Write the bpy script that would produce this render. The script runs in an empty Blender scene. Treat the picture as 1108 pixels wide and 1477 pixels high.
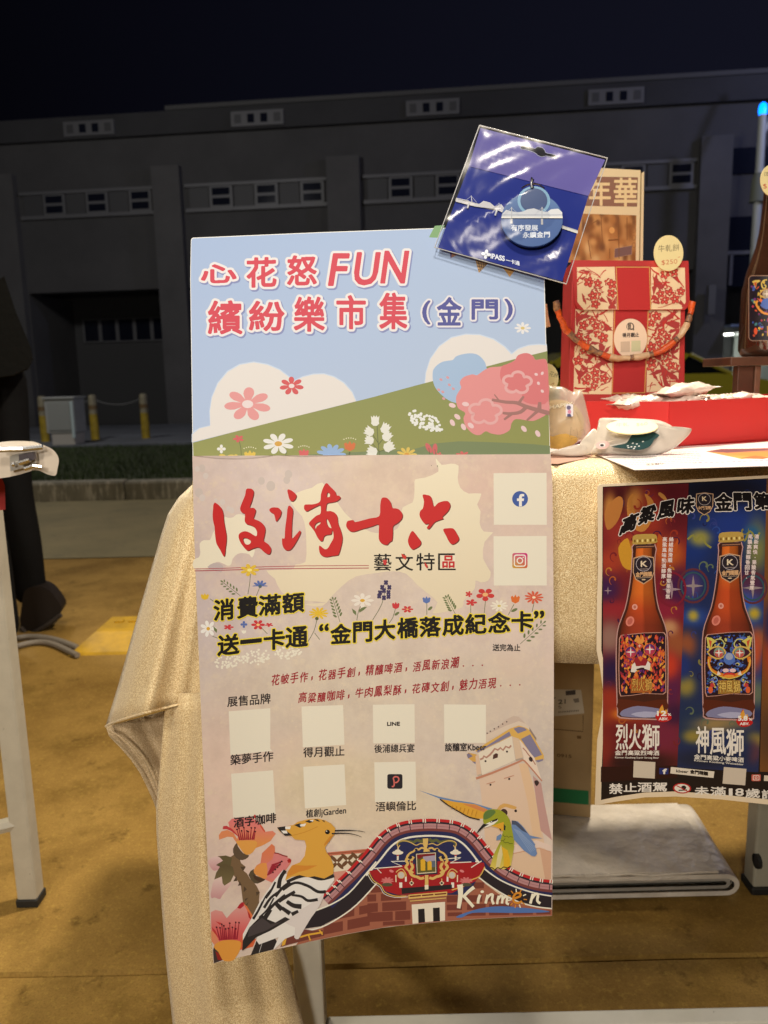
import bpy, bmesh, math, random
import numpy as np
from mathutils import Vector, Matrix
from mathutils.geometry import tessellate_polygon
random.seed(7)
RAD = math.radians
scene = bpy.context.scene
COL = scene.collection

# ---------------------------------------------------------------- camera
FPX, CX, CY = 1116.0, 554.0, 738.5
CAMZ, PITCH, ROLL = 0.84, 9.8, -1.3
cd = bpy.data.cameras.new('camera'); cam = bpy.data.objects.new('camera', cd); COL.objects.link(cam)
cd.sensor_fit = 'VERTICAL'; cd.sensor_height = 24; cd.lens = 24 * FPX / 1477; cd.clip_start = .02; cd.clip_end = 400
cam_rot = Matrix.Rotation(RAD(90 - PITCH), 3, 'X') @ Matrix.Rotation(RAD(ROLL), 3, 'Z')
cam.matrix_world = Matrix.Translation((0, 0, CAMZ)) @ cam_rot.to_4x4()
scene.camera = cam
cd.dof.use_dof = True; cd.dof.focus_distance = .74; cd.dof.aperture_fstop = 6.0
# ---------------------------------------------------------------- world, view
w = bpy.data.worlds.new('World'); scene.world = w; w.use_nodes = True
nt = w.node_tree; bg = nt.nodes['Background']
tc = nt.nodes.new('ShaderNodeTexCoord'); sx = nt.nodes.new('ShaderNodeSeparateXYZ')
mr = nt.nodes.new('ShaderNodeMapRange'); mr.inputs['From Min'].default_value = -.45; mr.inputs['From Max'].default_value = .75
rp = nt.nodes.new('ShaderNodeValToRGB')
rp.color_ramp.elements[0].color = (.0010, .0010, .0020, 1); rp.color_ramp.elements[1].color = (.0075, .0080, .0165, 1)
nt.links.new(tc.outputs['Generated'], sx.inputs[0]); nt.links.new(sx.outputs['X'], mr.inputs['Value'])
nt.links.new(mr.outputs[0], rp.inputs[0]); nt.links.new(rp.outputs[0], bg.inputs['Color']); bg.inputs['Strength'].default_value = 1.0
vs = scene.view_settings; scene.display_settings.display_device = 'sRGB'
vs.view_transform = 'Standard'; vs.look = 'None'; vs.gamma = 1; vs.exposure = 0; vs.use_curve_mapping = False
scene.cycles.max_bounces = 6; scene.cycles.transparent_max_bounces = 12
# ---------------------------------------------------------------- lamps of the night market and added fill lights (all out of frame but the street lamp)
def area(name, loc, aim, size, power, color, spread=None):
    l = bpy.data.lights.new(name, 'AREA'); l.shape = 'DISK'; l.size = size; l.energy = power; l.color = color
    if spread: l.spread = RAD(spread)
    o = bpy.data.objects.new(name, l); COL.objects.link(o); o.location = loc
    o.rotation_euler = (Vector(aim) - Vector(loc)).to_track_quat('-Z', 'Y').to_euler(); return o
area('stall_lamp_front', (.06, -.10, 1.92), (-.04, .8, .42), .16, 11.5, (1, .90, .74))
area('fill_light_far', (-.55, -1.85, 1.75), (.1, .75, .5), .45, 38, (1, .91, .76))  # added broad frontal fill, evens the light on the posters
area('fill_light_left', (-1.15, -.55, 1.85), (-.2, .75, .45), .35, 14, (1, .90, .72))  # added fill, brightens the left drape and lower left of the poster
area('stall_lamp_back', (.55, 1.67, 2.45), (.4, 1.33, 0), .16, 66, (1, .87, .66))
area('yard_lamp', (-1.0, 2.3, 2.7), (-.75, 1.7, 0), .25, 21, (1, .85, .58))
lp = bpy.data.lights.new('street_lamp_light', 'POINT'); lp.energy = 200; lp.color = (.50, .54, 1); lp.shadow_soft_size = .15
lpo = bpy.data.objects.new('street_lamp_light', lp); COL.objects.link(lpo); lpo.location = (7.6, 9.5, 5.6)
lp2 = bpy.data.lights.new('plaza_lamp_light', 'POINT'); lp2.energy = 380; lp2.color = (1, .97, .93); lp2.shadow_soft_size = .3
lpo2 = bpy.data.objects.new('plaza_lamp_light', lp2); COL.objects.link(lpo2); lpo2.location = (-4.2, 6.2, 5.0)
lp3 = bpy.data.lights.new('car_fill_light', 'POINT'); lp3.energy = 95; lp3.color = (1, .95, .85); lp3.shadow_soft_size = .3  # added fill light to bring out the parked car and nearby wall
lpo3 = bpy.data.objects.new('car_fill_light', lp3); COL.objects.link(lpo3); lpo3.location = (4.6, 6.8, 5.0)

# ---------------------------------------------------------------- rays through the photograph's pixels
CAMP = Vector((0, 0, CAMZ))
def ray(px, py): return cam_rot @ Vector(((px - CX) / FPX, -(py - CY) / FPX, -1.0))     # camera depth 1
def at_d(px, py, d): return CAMP + ray(px, py) * d
def at_Y(px, py, Y): r = ray(px, py); return CAMP + r * (Y / r.y)
def at_Z(px, py, Z): r = ray(px, py); return CAMP + r * ((Z - CAMZ) / r.z)
class Plane:                                                                            # a world plane seen as inverse depth
    def __init__(s, p, n): s.p = Vector(p); s.n = Vector(n).normalized(); s.k = s.n.dot(s.p - CAMP)
    def inv(s, x, y): return s.n.dot(ray(x, y)) / s.k
    def pt(s, x, y, lift=0.0): return CAMP + ray(x, y) * ((1 - lift) / s.inv(x, y))
def plane_y(px, py, Y, lean=0, yaw=0):                                                  # upright plane leaning back, right side nearer by yaw
    n = Vector((0, -math.cos(RAD(lean)), math.sin(RAD(lean)))); n = Matrix.Rotation(RAD(-yaw), 3, 'Z') @ n
    return Plane(at_Y(px, py, Y), n)

# ---------------------------------------------------------------- colours and materials
def s2l(c):
    c = c / 255.0
    return c / 12.92 if c <= .04045 else ((c + .055) / 1.055) ** 2.4
ILLUM = (1.12, 1.05, .91)
def lin(c): return tuple(s2l(v) for v in c)
def ink(c, k=ILLUM): return tuple(min(.95, s2l(v) / q) for v, q in zip(c, k))
def P(m): return m.node_tree.nodes['Principled BSDF']
def mat(name, color, rough=.6, metal=0, noise=None, bump=None, coat=0, emis=None, estr=0, spec=None):
    """noise=(scale, amount[, color2]); bump=(scale, strength, distance)"""
    m = bpy.data.materials.new(name); m.use_nodes = True; t = m.node_tree; b = P(m)
    b.inputs['Base Color'].default_value = (*color, 1); b.inputs['Roughness'].default_value = rough; b.inputs['Metallic'].default_value = metal
    if coat: b.inputs['Coat Weight'].default_value = coat; b.inputs['Coat Roughness'].default_value = .08
    if spec is not None: b.inputs['Specular IOR Level'].default_value = spec
    tcn = t.nodes.new('ShaderNodeTexCoord')
    if noise:
        n = t.nodes.new('ShaderNodeTexNoise'); n.inputs['Scale'].default_value = noise[0]; n.inputs['Detail'].default_value = 6; n.inputs['Roughness'].default_value = .62
        t.links.new(tcn.outputs['Object'], n.inputs['Vector'])
        r = t.nodes.new('ShaderNodeValToRGB'); r.color_ramp.elements[0].position = .32; r.color_ramp.elements[1].position = .68
        c2 = noise[2] if len(noise) > 2 else tuple(v * (1 - noise[1]) for v in color)
        r.color_ramp.elements[0].color = (*c2, 1); r.color_ramp.elements[1].color = (*color, 1)
        t.links.new(n.outputs['Fac'], r.inputs[0]); t.links.new(r.outputs[0], b.inputs['Base Color'])
    if bump:
        n2 = t.nodes.new('ShaderNodeTexNoise'); n2.inputs['Scale'].default_value = bump[0]; n2.inputs['Detail'].default_value = 4
        t.links.new(tcn.outputs['Object'], n2.inputs['Vector'])
        bn = t.nodes.new('ShaderNodeBump'); bn.inputs['Strength'].default_value = bump[1]; bn.inputs['Distance'].default_value = bump[2]
        t.links.new(n2.outputs['Fac'], bn.inputs['Height']); t.links.new(bn.outputs[0], b.inputs['Normal'])
    if emis: b.inputs['Emission Color'].default_value = (*emis, 1); b.inputs['Emission Strength'].default_value = estr
    return m
def ink_mat(name, rough=.42, coat=0, noise=0, spots=0, wrinkle=0):
    m = bpy.data.materials.new(name); m.use_nodes = True; t = m.node_tree; b = P(m)
    a = t.nodes.new('ShaderNodeAttribute'); a.attribute_name = 'ink'; b.inputs['Roughness'].default_value = rough; b.inputs['Specular IOR Level'].default_value = .35
    src = a.outputs['Color']; tcn = t.nodes.new('ShaderNodeTexCoord')
    if coat: b.inputs['Coat Weight'].default_value = coat; b.inputs['Coat Roughness'].default_value = .1
    def over(fac_socket, col, blend='MIX'):
        nonlocal src
        mx = t.nodes.new('ShaderNodeMix'); mx.data_type = 'RGBA'; mx.blend_type = blend
        t.links.new(fac_socket, mx.inputs['Factor']); t.links.new(src, mx.inputs['A']); mx.inputs['B'].default_value = (*col, 1)
        src = mx.outputs['Result']
    def ramp(sock, p0, v0, p1, v1):
        r = t.nodes.new('ShaderNodeMapRange'); r.inputs['From Min'].default_value = p0; r.inputs['From Max'].default_value = p1
        r.inputs['To Min'].default_value = v0; r.inputs['To Max'].default_value = v1; t.links.new(sock, r.inputs['Value']); return r.outputs[0]
    def nz(sc, det=6, rg=.65):
        n = t.nodes.new('ShaderNodeTexNoise'); n.inputs['Scale'].default_value = sc; n.inputs['Detail'].default_value = det; n.inputs['Roughness'].default_value = rg
        t.links.new(tcn.outputs['Object'], n.inputs['Vector']); return n.outputs['Fac']
    if noise:
        over(ramp(nz(22, 7, .7), .35, noise * .8, .62, 0), (.40, .31, .28)); over(ramp(nz(60, 8, .75), .5, 0, .75, noise * 1.3), (.78, .68, .55)); over(ramp(nz(11, 3), .5, 0, .7, noise * .8), (.60, .43, .36))
    if spots:
        for sc, th, am in ((38, .16, .42), (95, .17, .5), (210, .2, .55)):
            v = t.nodes.new('ShaderNodeTexVoronoi'); v.inputs['Scale'].default_value = sc
            t.links.new(tcn.outputs['Object'], v.inputs['Vector'])
            ms = t.nodes.new('ShaderNodeMath'); ms.operation = 'MULTIPLY'
            t.links.new(ramp(v.outputs['Distance'], th, am * spots, th + .13, 0), ms.inputs[0]); t.links.new(ramp(nz(sc * .25 + 9, 2), .5, 0, .6, 1), ms.inputs[1])
            over(ms.outputs[0], (.74, .64, .50))
    t.links.new(src, b.inputs['Base Color'])
    if wrinkle:
        bn = t.nodes.new('ShaderNodeBump'); bn.inputs['Strength'].default_value = wrinkle; bn.inputs['Distance'].default_value = .002
        t.links.new(nz(9, 2), bn.inputs['Height']); t.links.new(bn.outputs[0], b.inputs['Normal'])
    return m

# ---------------------------------------------------------------- objects
def tag(o, label=None, cat=None, group=None, kind=None):
    for k, v in (('label', label), ('category', cat), ('group', group), ('kind', kind)):
        if v: o[k] = v
    return o
def empty(name, loc, label, cat, group=None):
    o = bpy.data.objects.new(name, None); COL.objects.link(o); o.location = loc; o.empty_display_size = .05; return tag(o, label, cat, group)
def link_mesh(name, me, m=None, parent=None, smooth=False):
    o = bpy.data.objects.new(name, me); COL.objects.link(o)
    if m: me.materials.append(m)
    if smooth: me.polygons.foreach_set('use_smooth', [True] * len(me.polygons))
    if parent: o.parent = parent; o.matrix_parent_inverse = Matrix.Translation(parent.location).inverted()
    return o
def mesh(name, verts, faces, m, parent=None, smooth=False):
    me = bpy.data.meshes.new(name); me.from_pydata([tuple(v) for v in verts], [], faces); me.update()
    bm = bmesh.new(); bm.from_mesh(me); bmesh.ops.recalc_face_normals(bm, faces=bm.faces); bm.to_mesh(me); bm.free()
    return link_mesh(name, me, m, parent, smooth)
class MB:
    """collects solids into one mesh"""
    def __init__(s): s.bm = bmesh.new()
    def hexa(s, p, bevel=0):
        n0 = set(s.bm.verts); v = [s.bm.verts.new(q) for q in p]
        fs = [s.bm.faces.new([v[i] for i in f]) for f in ((0, 1, 2, 3), (7, 6, 5, 4), (0, 4, 5, 1), (1, 5, 6, 2), (2, 6, 7, 3), (3, 7, 4, 0))]
        if bevel: bmesh.ops.bevel(s.bm, geom=list({e for f in fs for e in f.edges}), offset=bevel, segments=2, affect='EDGES', profile=.5)
        return s
    def box(s, x0, x1, y0, y1, z0, z1, bevel=0, M=None):
        p = [Vector(q) for q in ((x0, y0, z0), (x1, y0, z0), (x1, y1, z0), (x0, y1, z0), (x0, y0, z1), (x1, y0, z1), (x1, y1, z1), (x0, y1, z1))]
        if M: p = [M @ q for q in p]
        return s.hexa(p, bevel)
    def tube(s, pts, r, n=10, cap=True):
        pts = [Vector(p) for p in pts]; rs = r if isinstance(r, (list, tuple)) else [r] * len(pts); rings = []
        up = None
        for i, p in enumerate(pts):
            d = (pts[min(i + 1, len(pts) - 1)] - pts[max(i - 1, 0)]).normalized()
            if up is None: up = d.orthogonal().normalized()
            up = (up - d * up.dot(d)).normalized(); b = d.cross(up)
            rings.append([s.bm.verts.new(p + (up * math.cos(a) + b * math.sin(a)) * rs[i]) for a in [2 * math.pi * k / n for k in range(n)]])
        for a, b in zip(rings, rings[1:]):
            for k in range(n): s.bm.faces.new((a[k], a[(k + 1) % n], b[(k + 1) % n], b[k]))
        if cap: s.bm.faces.new(rings[0][::-1]); s.bm.faces.new(rings[-1])
        return s
    def lathe(s, prof, c=(0, 0, 0), n=28):
        rings = [[s.bm.verts.new((c[0] + r * math.cos(2 * math.pi * k / n), c[1] + r * math.sin(2 * math.pi * k / n), c[2] + z)) for k in range(n)] for r, z in prof]
        for a, b in zip(rings, rings[1:]):
            for k in range(n): s.bm.faces.new((a[k], a[(k + 1) % n], b[(k + 1) % n], b[k]))
        s.bm.faces.new(rings[0][::-1]); s.bm.faces.new(rings[-1]); return s
    def slab(s, front, off):
        """outline of world points pushed back by a vector"""
        off = Vector(off); f = [Vector(p) for p in front]; n = len(f)
        a = [s.bm.verts.new(p) for p in f]; b = [s.bm.verts.new(p + off) for p in f]
        for t in tessellate_polygon([f]):
            try: s.bm.faces.new([a[i] for i in t]); s.bm.faces.new([b[i] for i in t][::-1])
            except ValueError: pass
        for i in range(n): s.bm.faces.new((a[i], a[(i + 1) % n], b[(i + 1) % n], b[i]))
        return s
    def build(s, name, m, parent=None, smooth=False, bevel=0):
        bmesh.ops.recalc_face_normals(s.bm, faces=s.bm.faces); me = bpy.data.meshes.new(name); s.bm.to_mesh(me); s.bm.free()
        o = link_mesh(name, me, m, parent, False)
        if smooth: me.polygons.foreach_set('use_smooth', [True] * len(me.polygons)); me.set_sharp_from_angle(angle=RAD(40))
        return o
def grid(name, rows, m, parent=None, smooth=True, thick=0, sub=0):
    """rows of world points -> cloth like surface"""
    nv = len(rows[0]); vv = [p for r in rows for p in r]
    ff = [(i * nv + j, i * nv + j + 1, (i + 1) * nv + j + 1, (i + 1) * nv + j) for i in range(len(rows) - 1) for j in range(nv - 1)]
    me = bpy.data.meshes.new(name); me.from_pydata([tuple(v) for v in vv], [], ff); me.update()
    o = link_mesh(name, me, m, parent, smooth)
    if thick: md = o.modifiers.new('thick', 'SOLIDIFY'); md.thickness = thick; md.offset = 0
    if sub: md = o.modifiers.new('sub', 'SUBSURF'); md.levels = sub; md.render_levels = sub
    return o

# ---------------------------------------------------------------- flat print: coloured ink sheets on a surface
def catmull(p, n=5, closed=True):
    out = []; L = len(p)
    for i in range(L if closed else L - 1):
        g = (lambda k: p[k % L]) if closed else (lambda k: p[max(0, min(L - 1, k))])
        a, b, c, d = g(i - 1), g(i), g(i + 1), g(i + 2)
        for k in range(n):
            t = k / n
            out.append(tuple(.5 * (2 * b[q] + (c[q] - a[q]) * t + (2 * a[q] - 5 * b[q] + 4 * c[q] - d[q]) * t * t + (3 * b[q] - a[q] - 3 * c[q] + d[q]) * t ** 3) for q in (0, 1)))
    if not closed: out.append(tuple(p[-1]))
    return out
def V(x0, y0, s): return lambda *a: [(x0 + a[i] / s, y0 + a[i + 1] / s) for i in range(0, len(a), 2)]
_glyphs = {}
def glyph(ch, bold=0.0):
    key = (ch, bold)
    if key not in _glyphs:
        c = bpy.data.curves.new('t', 'FONT'); c.body = ch; c.size = 1; c.offset = bold; c.resolution_u = 3
        o = bpy.data.objects.new('t', c); COL.objects.link(o)
        me = bpy.data.meshes.new_from_object(o.evaluated_get(bpy.context.evaluated_depsgraph_get()))
        v = np.array([(q.co.x, q.co.y) for q in me.vertices]).reshape(-1, 2); f = [tuple(q.vertices) for q in me.polygons]
        bpy.data.objects.remove(o); bpy.data.curves.remove(c); bpy.data.meshes.remove(me); _glyphs[key] = (v, f)
    return _glyphs[key]
class Art:
    nid = 0
    def new(s, name): Art.nid += 1; s.tag = f'{name}#{Art.nid}'
    def __init__(s, k=ILLUM): s.shapes = []; s.tag = 'illustration'; s.k = k
    def raw(s, verts, faces, color):
        """verts in photo px"""
        v = np.array(verts, float)
        cols = np.array([ink(color(x, y), s.k) for x, y in v]) if callable(color) else np.tile(ink(color, s.k), (len(v), 1))
        bb = (v[:, 0].min(), v[:, 1].min(), v[:, 0].max(), v[:, 1].max()); L = 0
        for q in s.shapes:
            c = q[0]
            if c[0] < bb[2] and bb[0] < c[2] and c[1] < bb[3] and bb[1] < c[3] and q[1] >= L: L = q[1]
        s.shapes.append((bb, L + 1, v, faces, cols, s.tag)); return s
    def poly(s, pts, color, sm=0, holes=()):
        if sm: pts = catmull(pts, sm); holes = [catmull(h, sm) for h in holes]
        loops = [[Vector((x, y, 0)) for x, y in l] for l in [pts, *holes]]
        allp = [p for l in [pts, *holes] for p in l]
        return s.raw(allp, [tuple(t) for t in tessellate_polygon(loops)], color)
    def line(s, pts, wd, color, sm=0, closed=False, taper=None):
        if sm: pts = catmull(pts, sm, closed)
        n = len(pts); A = []; B = []
        for i, p in enumerate(pts):
            a = pts[(i - 1) % n] if (closed or i) else p; b = pts[(i + 1) % n] if (closed or i < n - 1) else p
            dx, dy = b[0] - a[0], b[1] - a[1]; l = math.hypot(dx, dy) or 1; h = wd / 2
            if taper: t = i / (n - 1); h *= taper[0] * (1 - t) + taper[1] * t
            A.append((p[0] - dy / l * h, p[1] + dx / l * h)); B.append((p[0] + dy / l * h, p[1] - dx / l * h))
        m = n if closed else n - 1
        return s.raw(A + B, [(i, (i + 1) % n, n + (i + 1) % n, n + i) for i in range(m)], color)
    def ell(s, x, y, rx, ry, color, rot=0, n=18):
        c, q = math.cos(RAD(rot)), math.sin(RAD(rot)); P_ = [(math.cos(2 * math.pi * i / n) * rx, math.sin(2 * math.pi * i / n) * ry) for i in range(n)]
        return s.raw([(x + a * c - b * q, y + a * q + b * c) for a, b in P_], [tuple(range(n))], color)
    def flower(s, x, y, rx, ry, n, color, cc=None, cr=.25, sharp=.7, rot=0, base=.3):
        P_ = []
        for i in range(n * 10):
            a = 2 * math.pi * i / (n * 10); r = base + (1 - base) * abs(math.cos(n * a / 2)) ** sharp
            P_.append((x + rx * r * math.cos(a + rot), y + ry * r * math.sin(a + rot)))
        s.poly(P_, color)
        if cc: s.ell(x, y, rx * cr, ry * cr, cc, n=12)
        return s
    def star(s, x, y, r, col):
        return s.poly([(x + r * (1 if i % 6 == 0 else .42 if i % 6 in (1, 5) else .24 if i % 6 in (2, 4) else .2) * math.cos(math.pi * i / 12), y + r * 1.05 * (1 if i % 6 == 0 else .42 if i % 6 in (1, 5) else .24 if i % 6 in (2, 4) else .2) * math.sin(math.pi * i / 12)) for i in range(24)], col)
    def field(s, x0, y0, x1, y1, nx, ny, fn, quad=None):
        """smooth colour field; quad = 4 corner px (tl,tr,br,bl)"""
        vv = []; cc = []
        for j in range(ny + 1):
            for i in range(nx + 1):
                u, v = i / nx, j / ny
                if quad:
                    a, b, c, d = quad; x = (a[0] * (1 - u) + b[0] * u) * (1 - v) + (d[0] * (1 - u) + c[0] * u) * v; y = (a[1] * (1 - u) + b[1] * u) * (1 - v) + (d[1] * (1 - u) + c[1] * u) * v
                else: x = x0 + (x1 - x0) * u; y = y0 + (y1 - y0) * v
                vv.append((x, y))
        ff = [(j * (nx + 1) + i, j * (nx + 1) + i + 1, (j + 1) * (nx + 1) + i + 1, (j + 1) * (nx + 1) + i) for j in range(ny) for i in range(nx)]
        return s.raw(vv, ff, fn)
    def text(s, st, p0, p1, h, color, bold=0.0, lean=0.0):
        """string fitted between baseline points p0,p1 (px); h px per em"""
        if bold > 0 and h >= 6:
            v, f = glyph(st, 0.0); k = (p1[1] - p0[1]) / (p1[0] - p0[0]); m = (p0[1] + p1[1]) / 2
            return s.sdf([(st, p0[0], m - v[:, 1].max() * h, p1[0], m - v[:, 1].min() * h, k, lean)], [(.10 + bold * h * 1.2, 0, 0, color)], res=5, blur=0)
        v, f = glyph(st, bold); a, b = v[:, 0].min(), v[:, 0].max()
        ex = np.array(p1, float) - np.array(p0, float); l = np.linalg.norm(ex); up = np.array((ex[1], -ex[0])) / l
        u = (v[:, 0] - a) / (b - a)
        P_ = np.array(p0, float) + u[:, None] * ex + v[:, 1:2] * (up * h + ex / l * h * lean)
        return s.raw(P_, f, color)
    def vtext(s, st, x, y, h, color, step=None, dx=0):
        for i, ch in enumerate(st):
            if ch in '，。': s.ell(x + h * .5 + dx * i, y + i * (step or h) - h * .3, h * .12, h * .12, color, n=6); continue
            s.text(ch, (x + dx * i, y + i * (step or h)), (x + dx * i + h * .9, y + i * (step or h)), h, color, .012)
    def sdf(s, items, layers, res=2.5, blur=1):
        """items: (char, x0,y0,x1,y1, slope, lean) boxes; layers: (grow px, dx, dy, color) from back to front"""
        R = max(g for g, *_ in layers) + 3
        X0 = min(i[1] for i in items) - R - 3; Y0 = min(i[2] for i in items) - R - 6; X1 = max(i[3] for i in items) + R + 3; Y1 = max(i[4] for i in items) + R + 6
        W, H = int((X1 - X0) * res), int((Y1 - Y0) * res); M = np.zeros((H, W), bool)
        for it in items:
            ch, x0, y0, x1, y1 = it[:5]; k = it[5] if len(it) > 5 else 0; ln = it[6] if len(it) > 6 else 0
            v, f = glyph(ch, 0.0); mn, mx = v.min(0), v.max(0); q = (v - mn) / (mx - mn)
            xx = x0 + q[:, 0] * (x1 - x0) + ln * (q[:, 1] - .5) * (y1 - y0); yy = y1 + q[:, 1] * (y0 - y1) + k * (xx - (x0 + x1) / 2)
            p = np.stack([(xx - X0) * res, (yy - Y0) * res], 1)
            for t in f:
                A = p[list(t)]
                for m_ in range(1, len(t) - 1):
                    a, b, c = A[0], A[m_], A[m_ + 1]
                    lo = np.floor(np.minimum(np.minimum(a, b), c)).astype(int); hi = np.ceil(np.maximum(np.maximum(a, b), c)).astype(int) + 1
                    lo = np.maximum(lo, 0)
                    gx, gy = np.meshgrid(np.arange(lo[0], hi[0]) + .5, np.arange(lo[1], hi[1]) + .5)
                    d = (b[0] - a[0]) * (c[1] - a[1]) - (b[1] - a[1]) * (c[0] - a[0])
                    if abs(d) < 1e-9: continue
                    sg = 1 if d > 0 else -1
                    e = lambda P1, P2: ((P2[0] - P1[0]) * (gy - P1[1]) - (P2[1] - P1[1]) * (gx - P1[0])) * sg >= -.02
                    mk = e(a, b) & e(b, c) & e(c, a)
                    sub = M[lo[1]:hi[1], lo[0]:hi[0]]; sub |= mk[:sub.shape[0], :sub.shape[1]]
        Rg = int(R * res) + 1; D = np.full((H, W), 1e3, np.float32); Mp = np.pad(M, Rg); D2 = np.full((H, W), 1e3, np.float32); r2 = 4; Np = np.pad(~M, r2, constant_values=True)
        for dy in range(-Rg, Rg + 1):
            for dx in range(-Rg, Rg + 1):
                dd = math.hypot(dx, dy)
                if dd <= Rg: np.minimum(D, np.where(Mp[Rg + dy:Rg + dy + H, Rg + dx:Rg + dx + W], dd, 1e3), out=D)
                if abs(dx) <= r2 and abs(dy) <= r2: np.minimum(D2, np.where(Np[r2 + dy:r2 + dy + H, r2 + dx:r2 + dx + W], dd, 5.), out=D2)
        S = (np.where(M, -np.minimum(D2, 5) + .5, np.minimum(D, Rg + 1) - .5)) / res
        for _ in range(blur):
            Q = np.pad(S, 1, mode='edge'); S = (Q[:-2, 1:-1] + Q[2:, 1:-1] + Q[1:-1, :-2] + Q[1:-1, 2:] + 4 * Q[1:-1, 1:-1]) / 8
        for g, ox, oy, color in layers:
            F = S - g; I = F < 0; vv = []; ff = []
            A, B, C, Dd = I[:-1, :-1], I[:-1, 1:], I[1:, 1:], I[1:, :-1]; full = A & B & C & Dd; part = (A | B | C | Dd) & ~full
            def wp(i, j): return (X0 + (i + .5) / res + ox, Y0 + (j + .5) / res + oy)
            for j in np.nonzero(full.any(1))[0]:
                row = np.flatnonzero(np.diff(np.concatenate([[0], full[j].astype(np.int8), [0]])))
                for a, b in zip(row[::2], row[1::2]):
                    n = len(vv); vv += [wp(a, j), wp(b, j), wp(b, j + 1), wp(a, j + 1)]; ff.append((n, n + 1, n + 2, n + 3))
            for j, i in zip(*np.nonzero(part)):
                cs = ((i, j), (i + 1, j), (i + 1, j + 1), (i, j + 1)); pl = []
                for q in range(4):
                    (xa, ya), (xb, yb) = cs[q], cs[(q + 1) % 4]; fa, fb = F[ya, xa], F[yb, xb]
                    if fa < 0: pl.append(wp(xa, ya))
                    if (fa < 0) != (fb < 0): t = fa / (fa - fb); pl.append(wp(xa + (xb - xa) * t, ya + (yb - ya) * t))
                if len(pl) > 2: n = len(vv); vv += pl; ff.append(tuple(range(n, n + len(pl))))
            s.raw(vv, ff, color)
        return s
    def build(s, surf, m, parent, eps=4.5e-5, cuts=(), base=0):
        groups = {}
        for bb, L, v, f, c, tg in s.shapes:
            G = groups.setdefault(tg, ([], [], [])); n = len(G[0])
            ct = [q for q in cuts if bb[0] < q < bb[2]]
            if not ct:
                G[0].extend((x, y, L) for x, y in v); G[2].extend(c); G[1].extend(tuple(n + i for i in t) for t in f)
            else:
                for t in f:
                    polys = [[(v[i][0], v[i][1], *c[i]) for i in t]]; xs = [v[i][0] for i in t]; lo, hi = min(xs), max(xs)
                    for q in ct:
                        if not lo < q < hi: continue
                        last = polys.pop(); a = []; b = []
                        for k in range(len(last)):
                            p0, p1 = last[k], last[(k + 1) % len(last)]
                            (a if p0[0] <= q else b).append(p0)
                            if (p0[0] - q) * (p1[0] - q) < 0:
                                u = (q - p0[0]) / (p1[0] - p0[0]); r = tuple(p0[z] + (p1[z] - p0[z]) * u for z in range(5)); a.append(r); b.append(r)
                        if len(a) > 2: polys.append(a)
                        if len(b) > 2: polys.append(b)
                        else: break
                    for pl in polys:
                        n = len(G[0]); G[0].extend((p[0], p[1], L) for p in pl); G[2].extend(p[2:] for p in pl); G[1].append(tuple(range(n, n + len(pl))))
        out = {}
        for tg, (vv, ff, cc) in groups.items():
            me = bpy.data.meshes.new(tg); me.from_pydata([tuple(surf.pt(x, y, (L + base) * eps)) for x, y, L in vv], [], ff)
            at = me.attributes.new('ink', 'FLOAT_COLOR', 'POINT'); C = np.ones((len(vv), 4), np.float32); C[:, :3] = np.array(cc); at.data.foreach_set('color', C.ravel())
            me.name = tg.split('#')[0]; out[tg] = link_mesh(tg.split('#')[0], me, m, parent)
        s.maxL = max(q[1] for q in s.shapes); return out
def blobs(base, bl):
    """smooth colour field: base colour plus soft blobs (x,y,rx,ry,color[,k])"""
    def fn(x, y):
        c = list(base(x, y) if callable(base) else base)
        for b in bl:
            k = (b[5] if len(b) > 5 else 1) * math.exp(-(((x - b[0]) / b[2]) ** 2 + ((y - b[1]) / b[3]) ** 2) ** 1.5)
            for q in range(3): c[q] += (b[4][q] - c[q]) * k
        return c
    return fn
# ================================================================= the blue fair board and the hanging sheet
WHITE = (243, 236, 220); CREAM = (240, 228, 200)
board_pl = plane_y(535, 657, .716, 12, 4)
Z1 = V(260, 310, 3.957); Z2 = V(520, 310, 3.957); Z3 = V(270, 640, 4.104); Z4 = V(530, 640, 4.104); Z5 = V(280, 950, 4.2615); Z6 = V(530, 950, 4.104)
Z7 = V(280, 1150, 4.2615); Z8 = V(530, 1120, 4.104); C1 = V(295, 690, 6.925); C2 = V(435, 690, 6.925); C3 = V(540, 690, 6.925)
K1 = V(300, 1170, 9.233); K2 = V(300, 1280, 9.233); H1 = V(390, 1170, 7.387); R1 = V(540, 1180, 7.914); B1 = V(640, 1140, 6.925); T1 = V(660, 1030, 7.914)

fair = empty('fair_sign_board', board_pl.pt(535, 700), 'pale blue flower market sign board with red title, leaning back behind the lower sheet', 'sign board')
outline = [(275.5, 347), (276.5, 344), (279, 342.8), (460, 335), (600, 330), (700, 326.5), (783, 323.2), (785, 380), (787.5, 480), (790.5, 560), (794, 655), (794.2, 661), (278.4, 663), (278, 657), (275.6, 480), (274.6, 400)]
bk = MB().slab([board_pl.pt(x, y) for x, y in outline], -board_pl.n * .005)
bk.build('board_panel', mat('board_white', (.78, .80, .82), .5), fair)
A = Art((1.38, 1.27, 1.02))
A.tag = 'printed_landscape'
inn = [(276.2, 347.5), (277, 345), (279.5, 343.8), (460, 336), (600, 331), (700, 327.5), (782.2, 324.3), (784, 380), (786.5, 480), (789.5, 560), (793, 655), (793.2, 660.4), (279.2, 662.4), (278.8, 657), (276.4, 480), (275.4, 400)]
def skyc(x, y):
    t = (y - 330) / 300; u = (x - 275) / 515
    return (172 + 14 * t + 8 * u, 192 + 10 * t + 6 * u, 218 + 4 * t)
A.poly(inn, skyc)
HB = 704
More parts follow.
